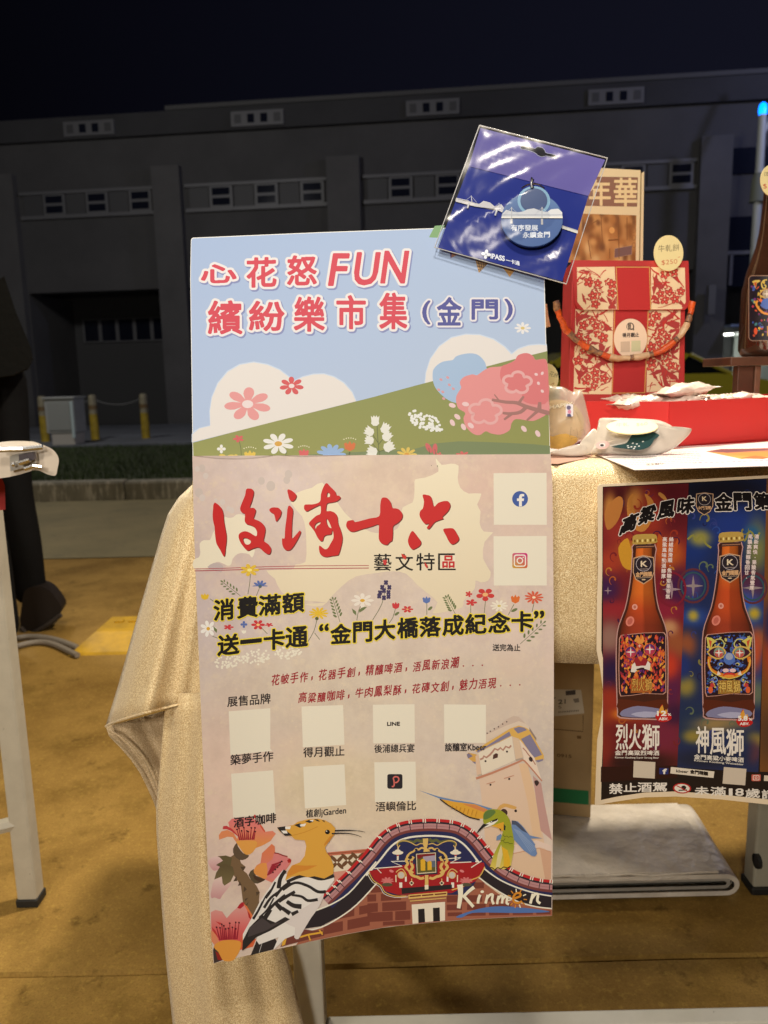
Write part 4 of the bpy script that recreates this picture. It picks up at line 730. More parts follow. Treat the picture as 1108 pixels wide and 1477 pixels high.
for p in ((510, 185, 560, 178, 590, 185, 560, 200, 605, 235, 560, 238, 525, 205), (615, 170, 650, 160, 680, 172, 650, 188), (682, 148, 710, 138, 735, 150, 710, 158), (735, 134, 760, 136, 775, 150, 755, 146), (785, 142, 800, 142, 805, 155)): A.poly(Z7(*p), BKB)
for p in ((560, 180, 595, 178, 590, 196, 562, 196), (535, 205, 570, 205, 575, 222, 550, 222), (650, 168, 690, 160, 680, 178, 655, 180), (708, 142, 735, 138, 730, 150)): A.poly(Z7(*p), (240, 232, 218))
A.line(Z7(600, 235, 680, 215, 760, 180), .8, (204, 140, 50), 2); A.ell(*H1(609, 222)[0], 3.5, 3.3, (28, 22, 20)); A.ell(*H1(600, 213)[0], .9, .9, (240, 230, 210))
A.line(H1(688, 208, 850, 204, 930, 208, 1010, 224), 2.2, BKB, 3, taper=(1.1, .2)); A.line(H1(655, 240, 800, 236, 900, 250, 975, 278), 2, BKB, 3, taper=(1.1, .2)); A.line(H1(690, 196, 850, 196, 940, 206), .6, (224, 210, 190), 2)
A.tag = 'printed_green_bird'
A.poly(Z8(300, 80, 420, 118, 520, 140, 620, 155, 740, 190, 700, 215, 560, 165, 430, 132), (112, 138, 174)); A.poly(Z8(428, 132, 520, 150, 640, 165, 710, 195, 690, 250, 640, 250, 560, 222, 480, 175), (226, 166, 58)); A.poly(Z8(560, 160, 640, 168, 712, 196, 700, 215, 620, 185), (216, 136, 78))
A.line(Z8(430, 134, 480, 172, 545, 210, 600, 240, 665, 256), 1.8, (46, 34, 32), 3)
for i in range(7): A.line(Z8(505 + 24 * i, 172 + i * 5, 495 + 24 * i, 195 + i * 7), .6, (180, 120, 40))
A.poly(B1(525, 500, 530, 460, 570, 435, 590, 470, 560, 495), (112, 138, 174)); A.poly(B1(680, 300, 740, 310, 800, 370, 860, 450, 990, 480, 870, 480, 915, 540, 910, 555, 935, 630, 915, 660, 880, 655, 800, 600, 700, 490, 680, 400), (112, 138, 178)); A.poly(B1(680, 340, 680, 300, 720, 305, 770, 345, 840, 430, 780, 400, 720, 345), (76, 84, 104))
for i in range(5): A.line(B1(700 + i * 14, 380 + i * 6, 800 + i * 22, 520 + i * 6, 870 + i * 14, 620 - i * 8), .8, (146, 166, 196), 2)
A.poly(B1(580, 505, 690, 510, 705, 560, 672, 760, 600, 790, 520, 780, 500, 800, 462, 770, 500, 640, 560, 520), g2((158, 160, 44), (222, 196, 90), 1218, 1250)); A.poly(B1(580, 560, 640, 600, 665, 700, 660, 765, 600, 775, 600, 680), (226, 176, 44)); A.poly(B1(575, 540, 540, 640, 520, 770, 560, 765, 590, 640), (222, 206, 150))
A.line(B1(462, 770, 490, 775, 510, 795, 540, 770, 570, 785, 600, 765, 640, 775, 670, 755), 1.4, (40, 34, 30))
A.poly(B1(395, 280, 400, 230, 440, 195, 510, 188, 580, 205, 640, 260, 670, 330, 690, 420, 705, 520, 690, 560, 640, 540, 570, 520, 575, 470, 590, 420, 580, 380, 520, 365, 460, 350, 400, 330), (158, 160, 44), 2)
A.poly(B1(400, 290, 400, 240, 440, 200, 500, 195, 520, 220, 480, 260, 440, 285), (98, 124, 62), 2); A.poly(B1(475, 355, 600, 315, 605, 400, 575, 405, 540, 375), (226, 166, 50)); A.poly(B1(600, 335, 620, 360, 615, 400, 600, 395), (40, 50, 40)); A.poly(B1(550, 380, 575, 385, 572, 408), (90, 40, 30))
A.poly(B1(400, 345, 530, 285, 545, 300, 500, 340, 440, 365, 410, 372), (240, 232, 214)); A.poly(B1(462, 310, 540, 278, 535, 300, 470, 325), (34, 32, 30)); A.poly(B1(395, 335, 455, 340, 400, 370, 350, 415, 322, 435, 350, 390), (34, 32, 34)); A.ell(*B1(478, 312)[0], .9, .9, (240, 232, 214), n=8)
for p in ((590, 440, 610, 465, 630, 455, 650, 470, 665, 460, 690, 468), (595, 510, 620, 525, 640, 518, 660, 532, 690, 532), (570, 505, 600, 500, 615, 480)): A.line(B1(*p), .9, (92, 96, 34))
PRINT2 = ink_mat('poster_ink', .5)
A.build(sheet, PRINT2, leaf, cuts=cuts, base=1)
print('sheet layers', A.maxL)
# ================================================================= ground
def sheetmesh(name, pts, m): return tag(mesh(name, pts, [tuple(range(len(pts)))], m), kind='structure')
YJ = at_Z(700, 1389, 0).y; jl = at_Z(150, 1377, 0).y
gx = [-14, -6, -2.2, -1.2, -.4, 0, .4, 1.2, 2.4, 6, 14]; gy = [-3, 0, YJ - .006, YJ - .002, YJ + .002, YJ + .006, 1.9, 2.8, 3.72]
gv = [(x, y + (0 if abs(y) > 2.5 or y <= 0 else .004 * math.sin(3 * x)), -.007 if j in (3, 4) else 0) for j, y in enumerate(gy) for x in gx]; n = len(gx)
gm = mat('worn_concrete', (.34, .208, .056), .8, noise=(2.6, .45, (.155, .084, .018)), bump=(60, .35, .002), spec=.15)
t = gm.node_tree; b = P(gm); src = b.inputs['Base Color'].links[0].from_socket
def overlay(gmat, scale, p0, p1, amt, col, detail=5, typ='noise'):
    t = gmat.node_tree; b = P(gmat); src = b.inputs['Base Color'].links[0].from_socket; tcn = t.nodes.new('ShaderNodeTexCoord')
    nn = t.nodes.new('ShaderNodeTexNoise' if typ == 'noise' else 'ShaderNodeTexVoronoi'); nn.inputs['Scale'].default_value = scale
    if typ == 'noise': nn.inputs['Detail'].default_value = detail; nn.inputs['Roughness'].default_value = .7; o = nn.outputs['Fac']
    else: nn.feature = 'DISTANCE_TO_EDGE'; o = nn.outputs['Distance']
    t.links.new(tcn.outputs['Object'], nn.inputs['Vector']); r = t.nodes.new('ShaderNodeMapRange'); r.inputs['From Min'].default_value = p0; r.inputs['From Max'].default_value = p1; r.inputs['To Min'].default_value = 0; r.inputs['To Max'].default_value = amt
    t.links.new(o, r.inputs['Value']); mx = t.nodes.new('ShaderNodeMix'); mx.data_type = 'RGBA'; t.links.new(r.outputs[0], mx.inputs['Factor']); t.links.new(src, mx.inputs['A']); mx.inputs['B'].default_value = (*col, 1); t.links.new(mx.outputs['Result'], b.inputs['Base Color'])
overlay(gm, 4.2, .52, .66, .6, (.12, .068, .012)); overlay(gm, 13, .60, .68, .65, (.09, .05, .010)); overlay(gm, 34, .64, .70, .5, (.38, .26, .06)); overlay(gm, 110, .52, .72, .5, (.44, .30, .07)); overlay(gm, 300, .48, .7, .5, (.10, .055, .010))
tag(mesh('ground', gv, [(j * n + i, j * n + i + 1, (j + 1) * n + i + 1, (j + 1) * n + i) for j in range(len(gy) - 1) for i in range(n - 1)], gm), kind='structure')
rm = mat('grey_road_concrete', (.24, .19, .09), .8, noise=(1.4, .4, (.15, .125, .06)), bump=(40, .3, .003)); overlay(rm, 6, .56, .7, .5, (.09, .075, .045)); overlay(rm, 120, .5, .8, .4, (.07, .06, .04))
ky = 5.62; kz = .14
sheetmesh('road', [(-14, 3.714, .004), (14, 3.714, .004), (14, ky, .004), (-14, ky, .004)], rm)
sheetmesh('far_ground', [(-120, 9.0, .02), (120, 9.0, .02), (120, 260, .02), (-120, 260, .02)], mat('far_paving', (.10, .10, .09), .8, noise=(.6, .4)))
MB().box(-14, 14, 8.9, 13.2, .02, kz + .02).build('pavement', mat('pavement_concrete', (.16, .17, .19), .7, noise=(1.5, .4)))['kind'] = 'structure'
kerb = empty('kerb', (0, ky, 0), 'long low grey concrete kerb of butted blocks in front of the grass strip', 'kerb')
km = mat('kerb_concrete', (.25, .22, .16), .85, noise=(7, .5, (.12, .11, .08)), bump=(30, .5, .004)); overlay(km, 22, .52, .62, .8, (.42, .38, .30))
kb = None
for i in range(-9, 12):
    if kb is None:
        ob = MB().box(-.497, .497, 0, .16, -.04, 0, .012).build('kerb_block', km, kerb); kb = ob
    else: ob = kb.copy(); COL.objects.link(ob)
    ob.matrix_parent_inverse = Matrix(); ob.location = (-2.40 + 1.0 * i, 0, kz + random.uniform(-.004, .004)); ob.scale = (1, 1, kz / .04 + .9)
# grass verge
gsoil = mat('verge_soil', (.035, .045, .012), .9, noise=(8, .6)); sheetmesh('verge', [(-14, ky + .16, kz - .02), (14, ky + .16, kz - .02), (14, 8.9, kz + .0), (-14, 8.9, kz + .0)], gsoil)
gv, gf = [], []
for i in range(26000):
    x = random.uniform(-5.2, 7.0); y = ky + .18 + (8.85 - ky - .18) * random.random() ** 1.1; h = random.uniform(.03, .075); a = random.uniform(0, 6.28); wd = .004 + .003 * random.random(); dx, dy = math.cos(a) * wd, math.sin(a) * wd; lx, ly = random.uniform(-.02, .02), random.uniform(-.02, .02); k = len(gv)
    gv += [(x - dx, y - dy, kz - .02), (x + dx, y + dy, kz - .02), (x + lx, y + ly, kz - .02 + h)]; gf.append((k, k + 1, k + 2))
tag(mesh('grass', gv, gf, mat('grass_blades', (.05, .085, .018), .7, noise=(3, .6))), 'short dark green grass on the verge behind the kerb', 'grass', kind='stuff')

# ================================================================= warehouse across the yard
YAW = RAD(6.3); bu = Vector((math.cos(YAW), -math.sin(YAW), 0)); bn = Vector((-math.sin(YAW), -math.cos(YAW), 0)); bo = Vector((0, 14, 0)); bpl = Plane(bo, bn)
def uz(x, y): p = bpl.pt(x, y); return (p - bo).dot(bu), p.z
def BW(u, d, z): return bo + bu * u + bn * d + Vector((0, 0, z))          # d = outward
def bbox_(mb, u0, u1, d0, d1, z0, z1, bev=0): return mb.hexa([BW(u0, d1, z0), BW(u1, d1, z0), BW(u1, d0, z0), BW(u0, d0, z0), BW(u0, d1, z1), BW(u1, d1, z1), BW(u1, d0, z1), BW(u0, d0, z1)], bev)
wh = empty('warehouse', (0, 14, 0), 'long dark two storey concrete warehouse with strips of small windows behind everything', 'building')
wm = mat('dark_render_wall', (.095, .093, .096), .85, noise=(.8, .3, (.07, .069, .072)), bump=(20, .3, .01)); wm2 = mat('pilaster_render', (.125, .122, .125), .85, noise=(1.2, .25)); wd_ = mat('parapet_dark', (.055, .055, .06), .8, noise=(.5, .4)); wf = mat('window_frame_grey', (.15, .15, .16), .5); wg = mat('dark_glass', (.012, .014, .025), .08); wp_ = mat('blind_panel', (.075, .075, .08), .6); wr_ = mat('recess_dark', (.085, .085, .088), .8)
TOP = uz(554, 178)[1]; ROOF = uz(554, 144)[1]
pil = []; wins = []
for x0, x1 in ((-260, 38), (233, 272), (478, 524), (738, 784), (1000, 1044)):
    a = uz(x0, 400)[0]; c = uz(x1, 400)[0]; bbox_(MB(), a, c, 0, .16, 0, uz(554, 225)[1]).build('pilaster', wm2, wh); pil.append((a, c))
pil.append((pil[-1][1] + 3.2, pil[-1][1] + 3.7))
mb = MB(); zr = 2.52
edges = [(a[1], b[0]) for a, b in zip(pil, pil[1:])]
# wall above the ground floor recesses, wall behind
w1 = MB(); bbox_(w1, -16, 20, -.3, 0, zr, TOP); w1.build('upper_wall', wm, wh)
w2 = MB(); bbox_(w2, -16, 20, -1.9, -1.6, 0, zr + .3); w2.build('recessed_wall', wr_, wh)
w3 = MB(); bbox_(w3, -16, pil[0][1] + .02, -1.6, 0, 0, zr); w3.build('end_wall', wm, wh)
for a, c in pil[1:]: bbox_(MB(), a, c, -1.6, 0, 0, zr).build('pier', wm, wh)
pp = MB(); bbox_(pp, -16, 20, -.3, .12, TOP, ROOF); pp.build('parapet', wd_, wh)
ul = uz(243, 165)[0]; cp = MB(); bbox_(cp, ul, 20, -.3, .16, ROOF, ROOF + .07); cp.build('coping', mat('coping_grey', (.09, .09, .09), .7), wh)
for gx0, gx1 in ((97, 169), (337, 412), (587, 663), (846, 925)):
    u0 = uz(gx0, 170)[0]; u1 = uz(gx1, 170)[0]; zc = (TOP + ROOF) / 2 - .02; fr = MB(); bbox_(fr, u0, u1, .12, .17, zc - .13, zc + .11); f = fr.build('window_frame', wf, wh); q = (u1 - u0) / 4
    for k in range(4): bbox_(MB(), u0 + q * k + .06, u0 + q * (k + 1) - .05, .165, .178, zc - .08, zc + .06).build('pane', wg if k % 3 else wp_, f)
z1, z0 = uz(140, 284)[1], uz(140, 306)[1]; hw = (z1 - z0) / 2 + .05; zc = (z1 + z0) / 2 + .02
for a, c in edges[:4]:
    wdt = (c - a - .16) / 3
    sl = MB(); bbox_(sl, a + .05, c - .02, 0, .07, zc - hw - .06, zc - hw); bbox_(sl, a + .05, c - .02, 0, .07, zc + hw, zc + hw + .05); sl.build('window_ledge', wf, wh)
    for k in range(3):
        s0 = a + .1 + wdt * k; m_ = s0 + wdt * .5
        bbox_(MB(), s0 + .02, m_ - .04, 0, .03, zc - hw, zc + hw).build('blind_panel', wp_, wh)
        fr = MB(); bbox_(fr, m_ - .02, s0 + wdt - .01, 0, .045, zc - hw, zc + hw); f = fr.build('window_frame', wf, wh)
        for (p0, p1) in ((zc - hw + .04, zc - .02), (zc + .03, zc + hw - .03)): bbox_(MB(), m_ + .03, s0 + wdt - .06, .045, .055, p0, p1).build('pane', wg, f)
# lower strip window and fittings in the left recess
def uzr(x, y): pl = Plane(BW(0, -1.6, 0), bn); p = pl.pt(x, y); return (p - bo).dot(bu), p.z
(u0, z1), (u1, z0) = uzr(120, 463), uzr(246, 489); fr = MB(); bbox_(fr, u0, u1, -1.6, -1.55, z0 - .03, z1 + .03); f = fr.build('window_frame', wf, wh); q = (u1 - u0) / 5
for k in range(5): bbox_(MB(), u0 + q * k + .05, u0 + q * (k + 1) - .03, -1.55, -1.54, z0, z1).build('pane', wg, f)
(u0, z1), (u1, z0) = uzr(68, 470), uzr(78, 488); bbox_(MB(), u0, u1, -1.6, -1.57, z0, z1).build('vent_window', wg, wh)
(u0, z1), (u1, z0) = uzr(76, 538), uzr(81, 552); bbox_(MB(), u0, u1, -1.6, -1.5, z0, z1).build('wall_lamp', mat('old_lamp_glass', (.5, .5, .45), .3), wh)
# openings right of the last pilaster and the lit porch
def dark(x0, y0, x1, y1, d, name='opening', m=wg):
    (u0, z1), (u1, z0) = uz(x0, y0), uz(x1, y1); return bbox_(MB(), u0, u1, d - .03, d, z0, z1).build(name, m, wh)
dark(1045, 215, 1140, 248, .03); dark(1042, 314, 1112, 412, .03); dark(1048, 363, 1110, 366, .06, 'transom', wf); dark(1052, 366, 1054, 412, .06, 'mullion', wf)
fx = MB(); (u0, z1), (u1, z0) = uz(1012, 415), uz(1020, 456); bbox_(fx, u0, u1, .28, .42, z0, z1); fx.build('wall_unit', wf, wh)
(u0, zt), (u1, zb) = uz(1040, 474), uz(1140, 560)
pm = mat('porch_plaster', (.42, .45, .42), .5); pc = MB(); bbox_(pc, u0, u1 + 1.5, 0, .5, zt, zt + .04); pc.build('porch_canopy', mat('canopy_blue_trim', (.28, .36, .55), .35), wh)
bbox_(MB(), u0, u1 + 1.5, -1.58, .3, zt - .08, zt).build('porch_ceiling', pm, wh)
for k in range(4): bbox_(MB(), u0 + .18 + k * .5, u0 + .36 + k * .5, -1.5, -1.4, 0, zt - .08).build('porch_column', pm, wh)
gl = mat('porch_lamp_glow', (1, 1, 1), .4, emis=(1, .98, .9), estr=9)
for k in range(3): bbox_(MB(), u0 + .12 + k * .42, u0 + .24 + k * .42, -.3, -.1, zt - .1, zt - .082).build('porch_lamp', gl, wh)
pl_ = bpy.data.lights.new('porch_light', 'POINT'); pl_.energy = 9; pl_.color = (.95, 1, .92); pl_.shadow_soft_size = .1; o = bpy.data.objects.new('porch_light', pl_); COL.objects.link(o); o.location = BW(u0 + .6, -.7, zt - .3)

# bollards with a chain, utility cabinet
by = mat('bollard_yellow', (.52, .36, .03), .5, noise=(14, .5)); bw_ = mat('bollard_white', (.34, .30, .20), .5, noise=(20, .5)); ch_m = mat('chain_grey', (.15, .15, .15), .5)
proto = []
def make_bollard(loc, label, grp='yellow and white bollards along the pavement'):
    if not proto:
        e = empty('bollard', loc, label, 'bollard', grp); proto.append(e)
        MB().lathe([(.052, 0), (.05, .32)], n=16).build('post', by, None, True).parent = e
        MB().lathe([(.05, .32), (.05, .52), (.045, .55), (.02, .56)], n=16).build('cap', bw_, None, True).parent = e
        MB().lathe([(.052, .38), (.052, .43)], n=16).build('reflective_band', mat('band_brown', (.16, .10, .04), .5), None, True).parent = e
        return e
    e = proto[0].copy(); COL.objects.link(e); e.location = loc; e['label'] = label
    for c in proto[0].children: d = c.copy(); COL.objects.link(d); d.parent = e
    return e
bl = [at_Z(66, 637, kz + .02), at_Z(138, 634, kz + .02), at_Z(211, 632, kz + .02)]
for p, l in zip(bl, ('yellow and white bollard touching the left side of the grey cabinet', 'yellow and white bollard just right of the grey utility cabinet', 'yellow and white bollard standing alone nearest the blue sign board')): make_bollard(p, l)
for k in range(4): make_bollard(bl[2] + Vector((.92 * (k + 1), -.02 * k, 0)), 'yellow and white bollard hidden behind the sign boards', 'bollards behind the sign boards') if k > 9 else None
cb = MB()
for a, b in ((bl[0], bl[1]), (bl[1], bl[2])):
    cb.tube([a.lerp(b, t) + Vector((0, 0, .51 - .08 * 4 * t * (1 - t))) for t in [i / 10 for i in range(11)]], .006, 6)
tag(cb.build('barrier_chain', ch_m), 'thin grey chain slung between the yellow bollards', 'chain')
p = at_Z(92, 642, kz + .02); cabm = mat('cabinet_grey', (.42, .43, .42), .45, noise=(9, .15)); ce = empty('utility_cabinet', p, 'pale grey metal utility cabinet on a concrete base between bollards', 'cabinet'); s_ = p.y / 1116
MB().box(p.x - 16 * s_, p.x + 17 * s_, p.y, p.y + .3, p.z, p.z + 17 * s_, .006).build('base', mat('cabinet_base', (.45, .42, .38), .7), ce)
MB().box(p.x - 22 * s_, p.x + 20 * s_, p.y - .01, p.y + .32, p.z + 17 * s_, p.z + 66 * s_, .008).build('body', cabm, ce)
MB().box(p.x - 18 * s_, p.x + 14 * s_, p.y - .02, p.y - .008, p.z + 21 * s_, p.z + 62 * s_, .004).build('door', mat('cabinet_door', (.30, .31, .30), .5), ce)
MB().box(p.x - 24 * s_, p.x + 22 * s_, p.y - .03, p.y + .34, p.z + 66 * s_, p.z + 68.5 * s_, .004).build('lid', cabm, ce)
MB().box(p.x + 15 * s_, p.x + 19 * s_, p.y - .03, p.y - .008, p.z + 10 * s_, p.z + 62 * s_, .004).build('cable_duct', mat('pale_blue_duct', (.5, .6, .62), .4), ce)

# street lamp with a blue light
Yp = 12.2; pt_, pb_ = at_Y(1090, 166, Yp), at_Y(1075, 560, Yp); sl_ = empty('street_lamp', (pb_.x + .05, Yp, kz), 'slim pale street lamp pole with a glowing blue light, right of the gift box', 'street lamp')
pole = mat('pole_paint', (.62, .66, .64), .35); px_ = pb_.x + .03; MB().tube([(px_, Yp, .14), (px_, Yp, pt_.z)], [.075, .055], 16).build('pole', pole, sl_, True)
za, zb = at_Y(1085, 250, Yp).z, at_Y(1083, 292, Yp).z; MB().tube([(px_, Yp, zb), (px_, Yp, zb + .05), (px_, Yp, za - .08), (px_, Yp, za)], [.12, .115, .10, .07], 16).build('speaker_sleeve', mat('sleeve_grey_green', (.24, .26, .21), .7), sl_, True)
MB().lathe([(.055, 0), (.06, .08), (.05, .14), (.02, .17)], (px_, Yp, pt_.z)).build('blue_light', mat('blue_glow', (.01, .1, .8), .3, emis=(.0, .16, 1), estr=5), sl_, True)
MB().tube([(px_, Yp, pt_.z - .32), (px_ + .12, Yp, pt_.z - .05), (px_ + .45, Yp, pt_.z + .75)], .03, 10).build('arm', pole, sl_, True)
# yellow hatchback in front of the porch
car = empty('parked_car', at_Z(955, 618, .04), 'olive yellow hatchback parked behind the red gift box', 'car'); S_ = .78; cx0 = at_Y(950, 534, 10.2).x; cy0 = 10.2; cz0 = .03
cm_ = mat('olive_yellow_paint', (.50, .42, .03), .25, coat=.6); cg = mat('car_glass', (.01, .012, .01), .06); ct = mat('tyre_rubber', (.015, .015, .015), .8); cr_ = mat('wheel_alloy', (.4, .4, .4), .3, .9)
bodyp = [(-2.1, .35), (-2.12, .75), (-2.0, .92), (-1.1, 1.0), (-.2, 1.0), (1.0, 1.0), (1.9, .86), (2.12, .7), (2.12, .35), (1.7, .28), (-1.7, .28)]
cab = [(-1.95, .95), (-1.75, 1.25), (-1.45, 1.42), (-.6, 1.47), (.15, 1.44), (.55, 1.32), (1.25, .98)]
def carw(x, z, y): return Vector((cx0 + x * S_, cy0 + y * S_, cz0 + z * S_))
MB().slab([carw(x, z, 0) for x, z in bodyp], (0, 1.7 * S_, 0)).build('body', cm_, car, bevel=0)
MB().slab([carw(x * .97, .95 + (z - .95) * .9, .12) for x, z in cab], (0, 1.46 * S_, 0)).build('window', cg, car)
roofp = [(-1.75, 1.25), (-1.45, 1.42), (-.6, 1.47), (.15, 1.44), (.55, 1.32), (.46, 1.22), (.12, 1.31), (-.6, 1.33), (-1.42, 1.28), (-1.66, 1.15)]
MB().slab([carw(x, z, .09) for x, z in roofp], (0, 1.54 * S_, 0)).build('roof', cm_, car)
for x0, x1 in (((.55, 1.32), (1.25, .98)), ((-1.75, 1.25), (-1.98, .95)), ((-.45, 1.40), (-.42, .98))): MB().tube([carw(*x0, .09), carw(*x1, .06)], .028, 6).build('pillar', cm_, car)
for x in (-1.35, 1.35):
    wv = MB().tube([carw(x, .3, -.03), carw(x, .3, .2)], .32 * S_, 20).build('wheel', ct, car); MB().tube([carw(x, .3, -.05), carw(x, .3, .0)], .18 * S_, 14).build('rim', cr_, wv)
MB().box(*sum([[carw(1.95, 0, 0).x, carw(2.1, 0, 0).x], [carw(0, 0, -.01).y, carw(0, 0, .3).y], [carw(0, .66, 0).z, carw(0, .78, 0).z]], []), .01).build('headlight', mat('headlight_glass', (.6, .6, .55), .1), car)

# ================================================================= the passer-by, dark clothes, walking left
def skin(name, vs, es, m, parent=None, root=0):
    me = bpy.data.meshes.new(name); me.from_pydata([tuple(v[0]) for v in vs], es, []); me.update(); o = bpy.data.objects.new(name, me); COL.objects.link(o)
    md = o.modifiers.new('skin', 'SKIN'); md.use_smooth_shade = True; md.use_x_symmetry = False
    for i, v in enumerate(vs): r = v[1]; me.skin_vertices[0].data[i].radius = r if isinstance(r, tuple) else (r, r)
    me.skin_vertices[0].data[root].use_root = True; md2 = o.modifiers.new('sub', 'SUBSURF'); md2.levels = 2; md2.render_levels = 2
    dg = bpy.context.evaluated_depsgraph_get(); nm = bpy.data.meshes.new_from_object(o.evaluated_get(dg)); bpy.data.objects.remove(o); nm.name = name
    nm.materials.clear(); return link_mesh(name, nm, m, parent, True)
YP = 2.55; pe = empty('person', (at_Y(-20, 560, YP).x, YP, 0), 'person in black jacket, black trousers and dark shoes walking left past the neighbouring table', 'person')
H = at_Y(-34, 545, YP)
sk = mat('skin', (.45, .27, .18), .5); blk = mat('black_cloth', (.008, .008, .008), .95, bump=(60, .4, .004), spec=.1); trs = mat('black_trousers', (.007, .007, .008), .9, bump=(12, .6, .012), spec=.1); sh = mat('dark_shoe', (.016, .011, .009), .6, spec=.3)
K1_, A1_ = at_Y(14, 712, YP + .06), at_Y(47, 868, YP + .1); K2_, A2_ = at_Y(-38, 712, YP - .12), at_Y(6, 925, YP - .2)
C_ = H + Vector((-.16, 0, .40)); N_ = H + Vector((-.22, 0, .60)); Hd = H + Vector((-.27, 0, .72))
skin('body', [(H + Vector((-.03, 0, .04)), (.09, .11)), (H + Vector((-.05, 0, .2)), (.09, .12)), (C_, (.10, .14)), (N_, .055), (Hd, (.10, .085)), (Hd + Vector((-.01, 0, .09)), (.125, .10)), (Hd + Vector((0, 0, .16)), (.09, .08)),
  (H + Vector((.0, .09, -.08)), .06), (K1_, .05), (A1_, .043), (H + Vector((-.02, -.09, -.08)), .06), (K2_, .05), (A2_, .045),
  (C_ + Vector((0, .2, .06)), .06), (C_ + Vector((-.06, .24, -.2)), .045), (C_ + Vector((-.26, .2, -.3)), .032), (C_ + Vector((0, -.2, .06)), .06), (C_ + Vector((-.10, -.24, -.22)), .045), (C_ + Vector((-.30, -.2, -.3)), .032)],
  [(0, 1), (1, 2), (2, 3), (3, 4), (4, 5), (5, 6), (0, 7), (7, 8), (8, 9), (0, 10), (10, 11), (11, 12), (2, 13), (13, 14), (14, 15), (2, 16), (16, 17), (17, 18)], sk, pe)
for nm_, top, kn, an in (('trouser_leg', H + Vector((0, .09, -.04)), K1_, A1_), ('trouser_leg', H + Vector((-.02, -.09, -.04)), K2_, A2_)):
    skin(nm_, [(top + Vector((-.02, 0, .10)), .135), (top, .125), ((top + kn) / 2, .098), (kn, .078), ((kn + an) / 2 + Vector((.006, 0, 0)), .068), (kn.lerp(an, .8), .060), (an + Vector((0, 0, -.01)), .058)], [(0, 1), (1, 2), (2, 3), (3, 4), (4, 5), (5, 6)], trs, pe)
hem = H + Vector((.03, 0, -.02))
skin('jacket', [(hem + Vector((-.02, 0, -.04)), (.15, .19)), (H + Vector((-.07, 0, .18)), (.14, .18)), (C_, (.14, .19)), (N_ + Vector((0, 0, -.02)), .08), (C_ + Vector((0, .2, .07)), .085), (C_ + Vector((-.05, .25, -.2)), .062), (C_ + Vector((-.24, .21, -.29)), .05), (C_ + Vector((0, -.2, .07)), .085), (C_ + Vector((-.09, -.25, -.22)), .062), (C_ + Vector((-.28, -.21, -.29)), .05)],
  [(0, 1), (1, 2), (2, 3), (2, 4), (4, 5), (5, 6), (2, 7), (7, 8), (8, 9)], blk, pe)
MB().slab([at_Y(x, y, YP - .14) for x, y in ((-40, 430), (6, 398), (24, 452), (45, 502), (48, 518), (42, 530), (20, 541), (-30, 548))], (-.10, .22, 0)).build('jacket_tail', blk, pe)
skin('hair', [(Hd + Vector((.035, 0, .02)), (.09, .10)), (Hd + Vector((.03, 0, .11)), (.115, .105)), (Hd + Vector((.0, 0, .185)), (.10, .09))], [(0, 1), (1, 2)], mat('black_hair', (.01, .009, .008), .5), pe)
def shoe(heel, toe, nm_='shoe'):
    d = toe - heel; skin(nm_, [(heel, .045), (heel + d * .35, (.05, .045)), (heel + d * .75, (.042, .05)), (toe, (.03, .042))], [(0, 1), (1, 2), (2, 3)], sh, pe)

so1 = catmull([(36, 852), (52, 846), (68, 850), (80, 862), (89, 877), (86, 886), (72, 896), (56, 906), (42, 914), (33, 911), (29, 896), (31, 876)], 3); b_ = MB().slab([at_Y(x, y, YP + .04) for x, y in so1], (-.02, .09, 0)); bmesh.ops.bevel(b_.bm, geom=[e for e in b_.bm.edges if len(e.link_faces) == 2 and e.calc_face_angle(0) > 1.2], offset=.012, segments=2, affect='EDGES'); b_.build('shoe', sh, pe, True)
MB().tube([at_Y(x, y, YP + .035) for x, y in ((30, 905), (40, 916), (56, 909), (72, 899), (88, 887))], .008, 8).build('shoe_sole', mat('sole_rubber', (.03, .022, .018), .7), pe, True)
shoe(at_Y(22, 950, YP - .2), at_Y(-38, 962, YP - .24))

# yellow cable ramp and two pale cables
a, b2 = at_Z(98, 946, 0), at_Z(330, 949, 0); zt_ = .045; ra = empty('cable_ramp', (a + b2) / 2, 'yellow rubber cable ramp on the ground left of the gold tablecloth', 'cable ramp')
ym = mat('ramp_yellow', (.62, .36, .01), .55, noise=(12, .35, (.36, .21, .01)), bump=(90, .4, .002)); y0 = a.y; L_ = .36
mb = MB(); x0, x1 = a.x, b2.x
prof = [(y0, 0), (y0 + .006, .008), (y0 + .10, zt_), (y0 + L_ - .1, zt_), (y0 + L_, 0)]
for i, (yy, zz) in enumerate(prof): pass
A0 = [mb.bm.verts.new((x0 + (.055 * zz / zt_), yy, zz)) for yy, zz in prof]; B0 = [mb.bm.verts.new((x1, yy, zz)) for yy, zz in prof]
for i in range(4): mb.bm.faces.new((A0[i], A0[i + 1], B0[i + 1], B0[i]))
mb.bm.faces.new(A0); mb.bm.faces.new(B0); mb.bm.faces.new((A0[0], A0[4], B0[4], B0[0])); mb.build('ramp_body', ym, ra)
stud = None
for i in range(8):
    xx = x0 + .10 + i * .048
    if not stud: stud = MB().box(-.015, .015, -.009, .009, 0, .007, .002).build('stud', ym); stud.parent = ra; o = stud
    else: o = stud.copy(); COL.objects.link(o)
    o.location = Vector((xx, y0 + .2, zt_)) - ra.location
cbm = mat('pale_cable', (.22, .19, .16), .6); L0 = [(-30, 925), (20, 921), (45, 918), (70, 920), (92, 926), (112, 934)]
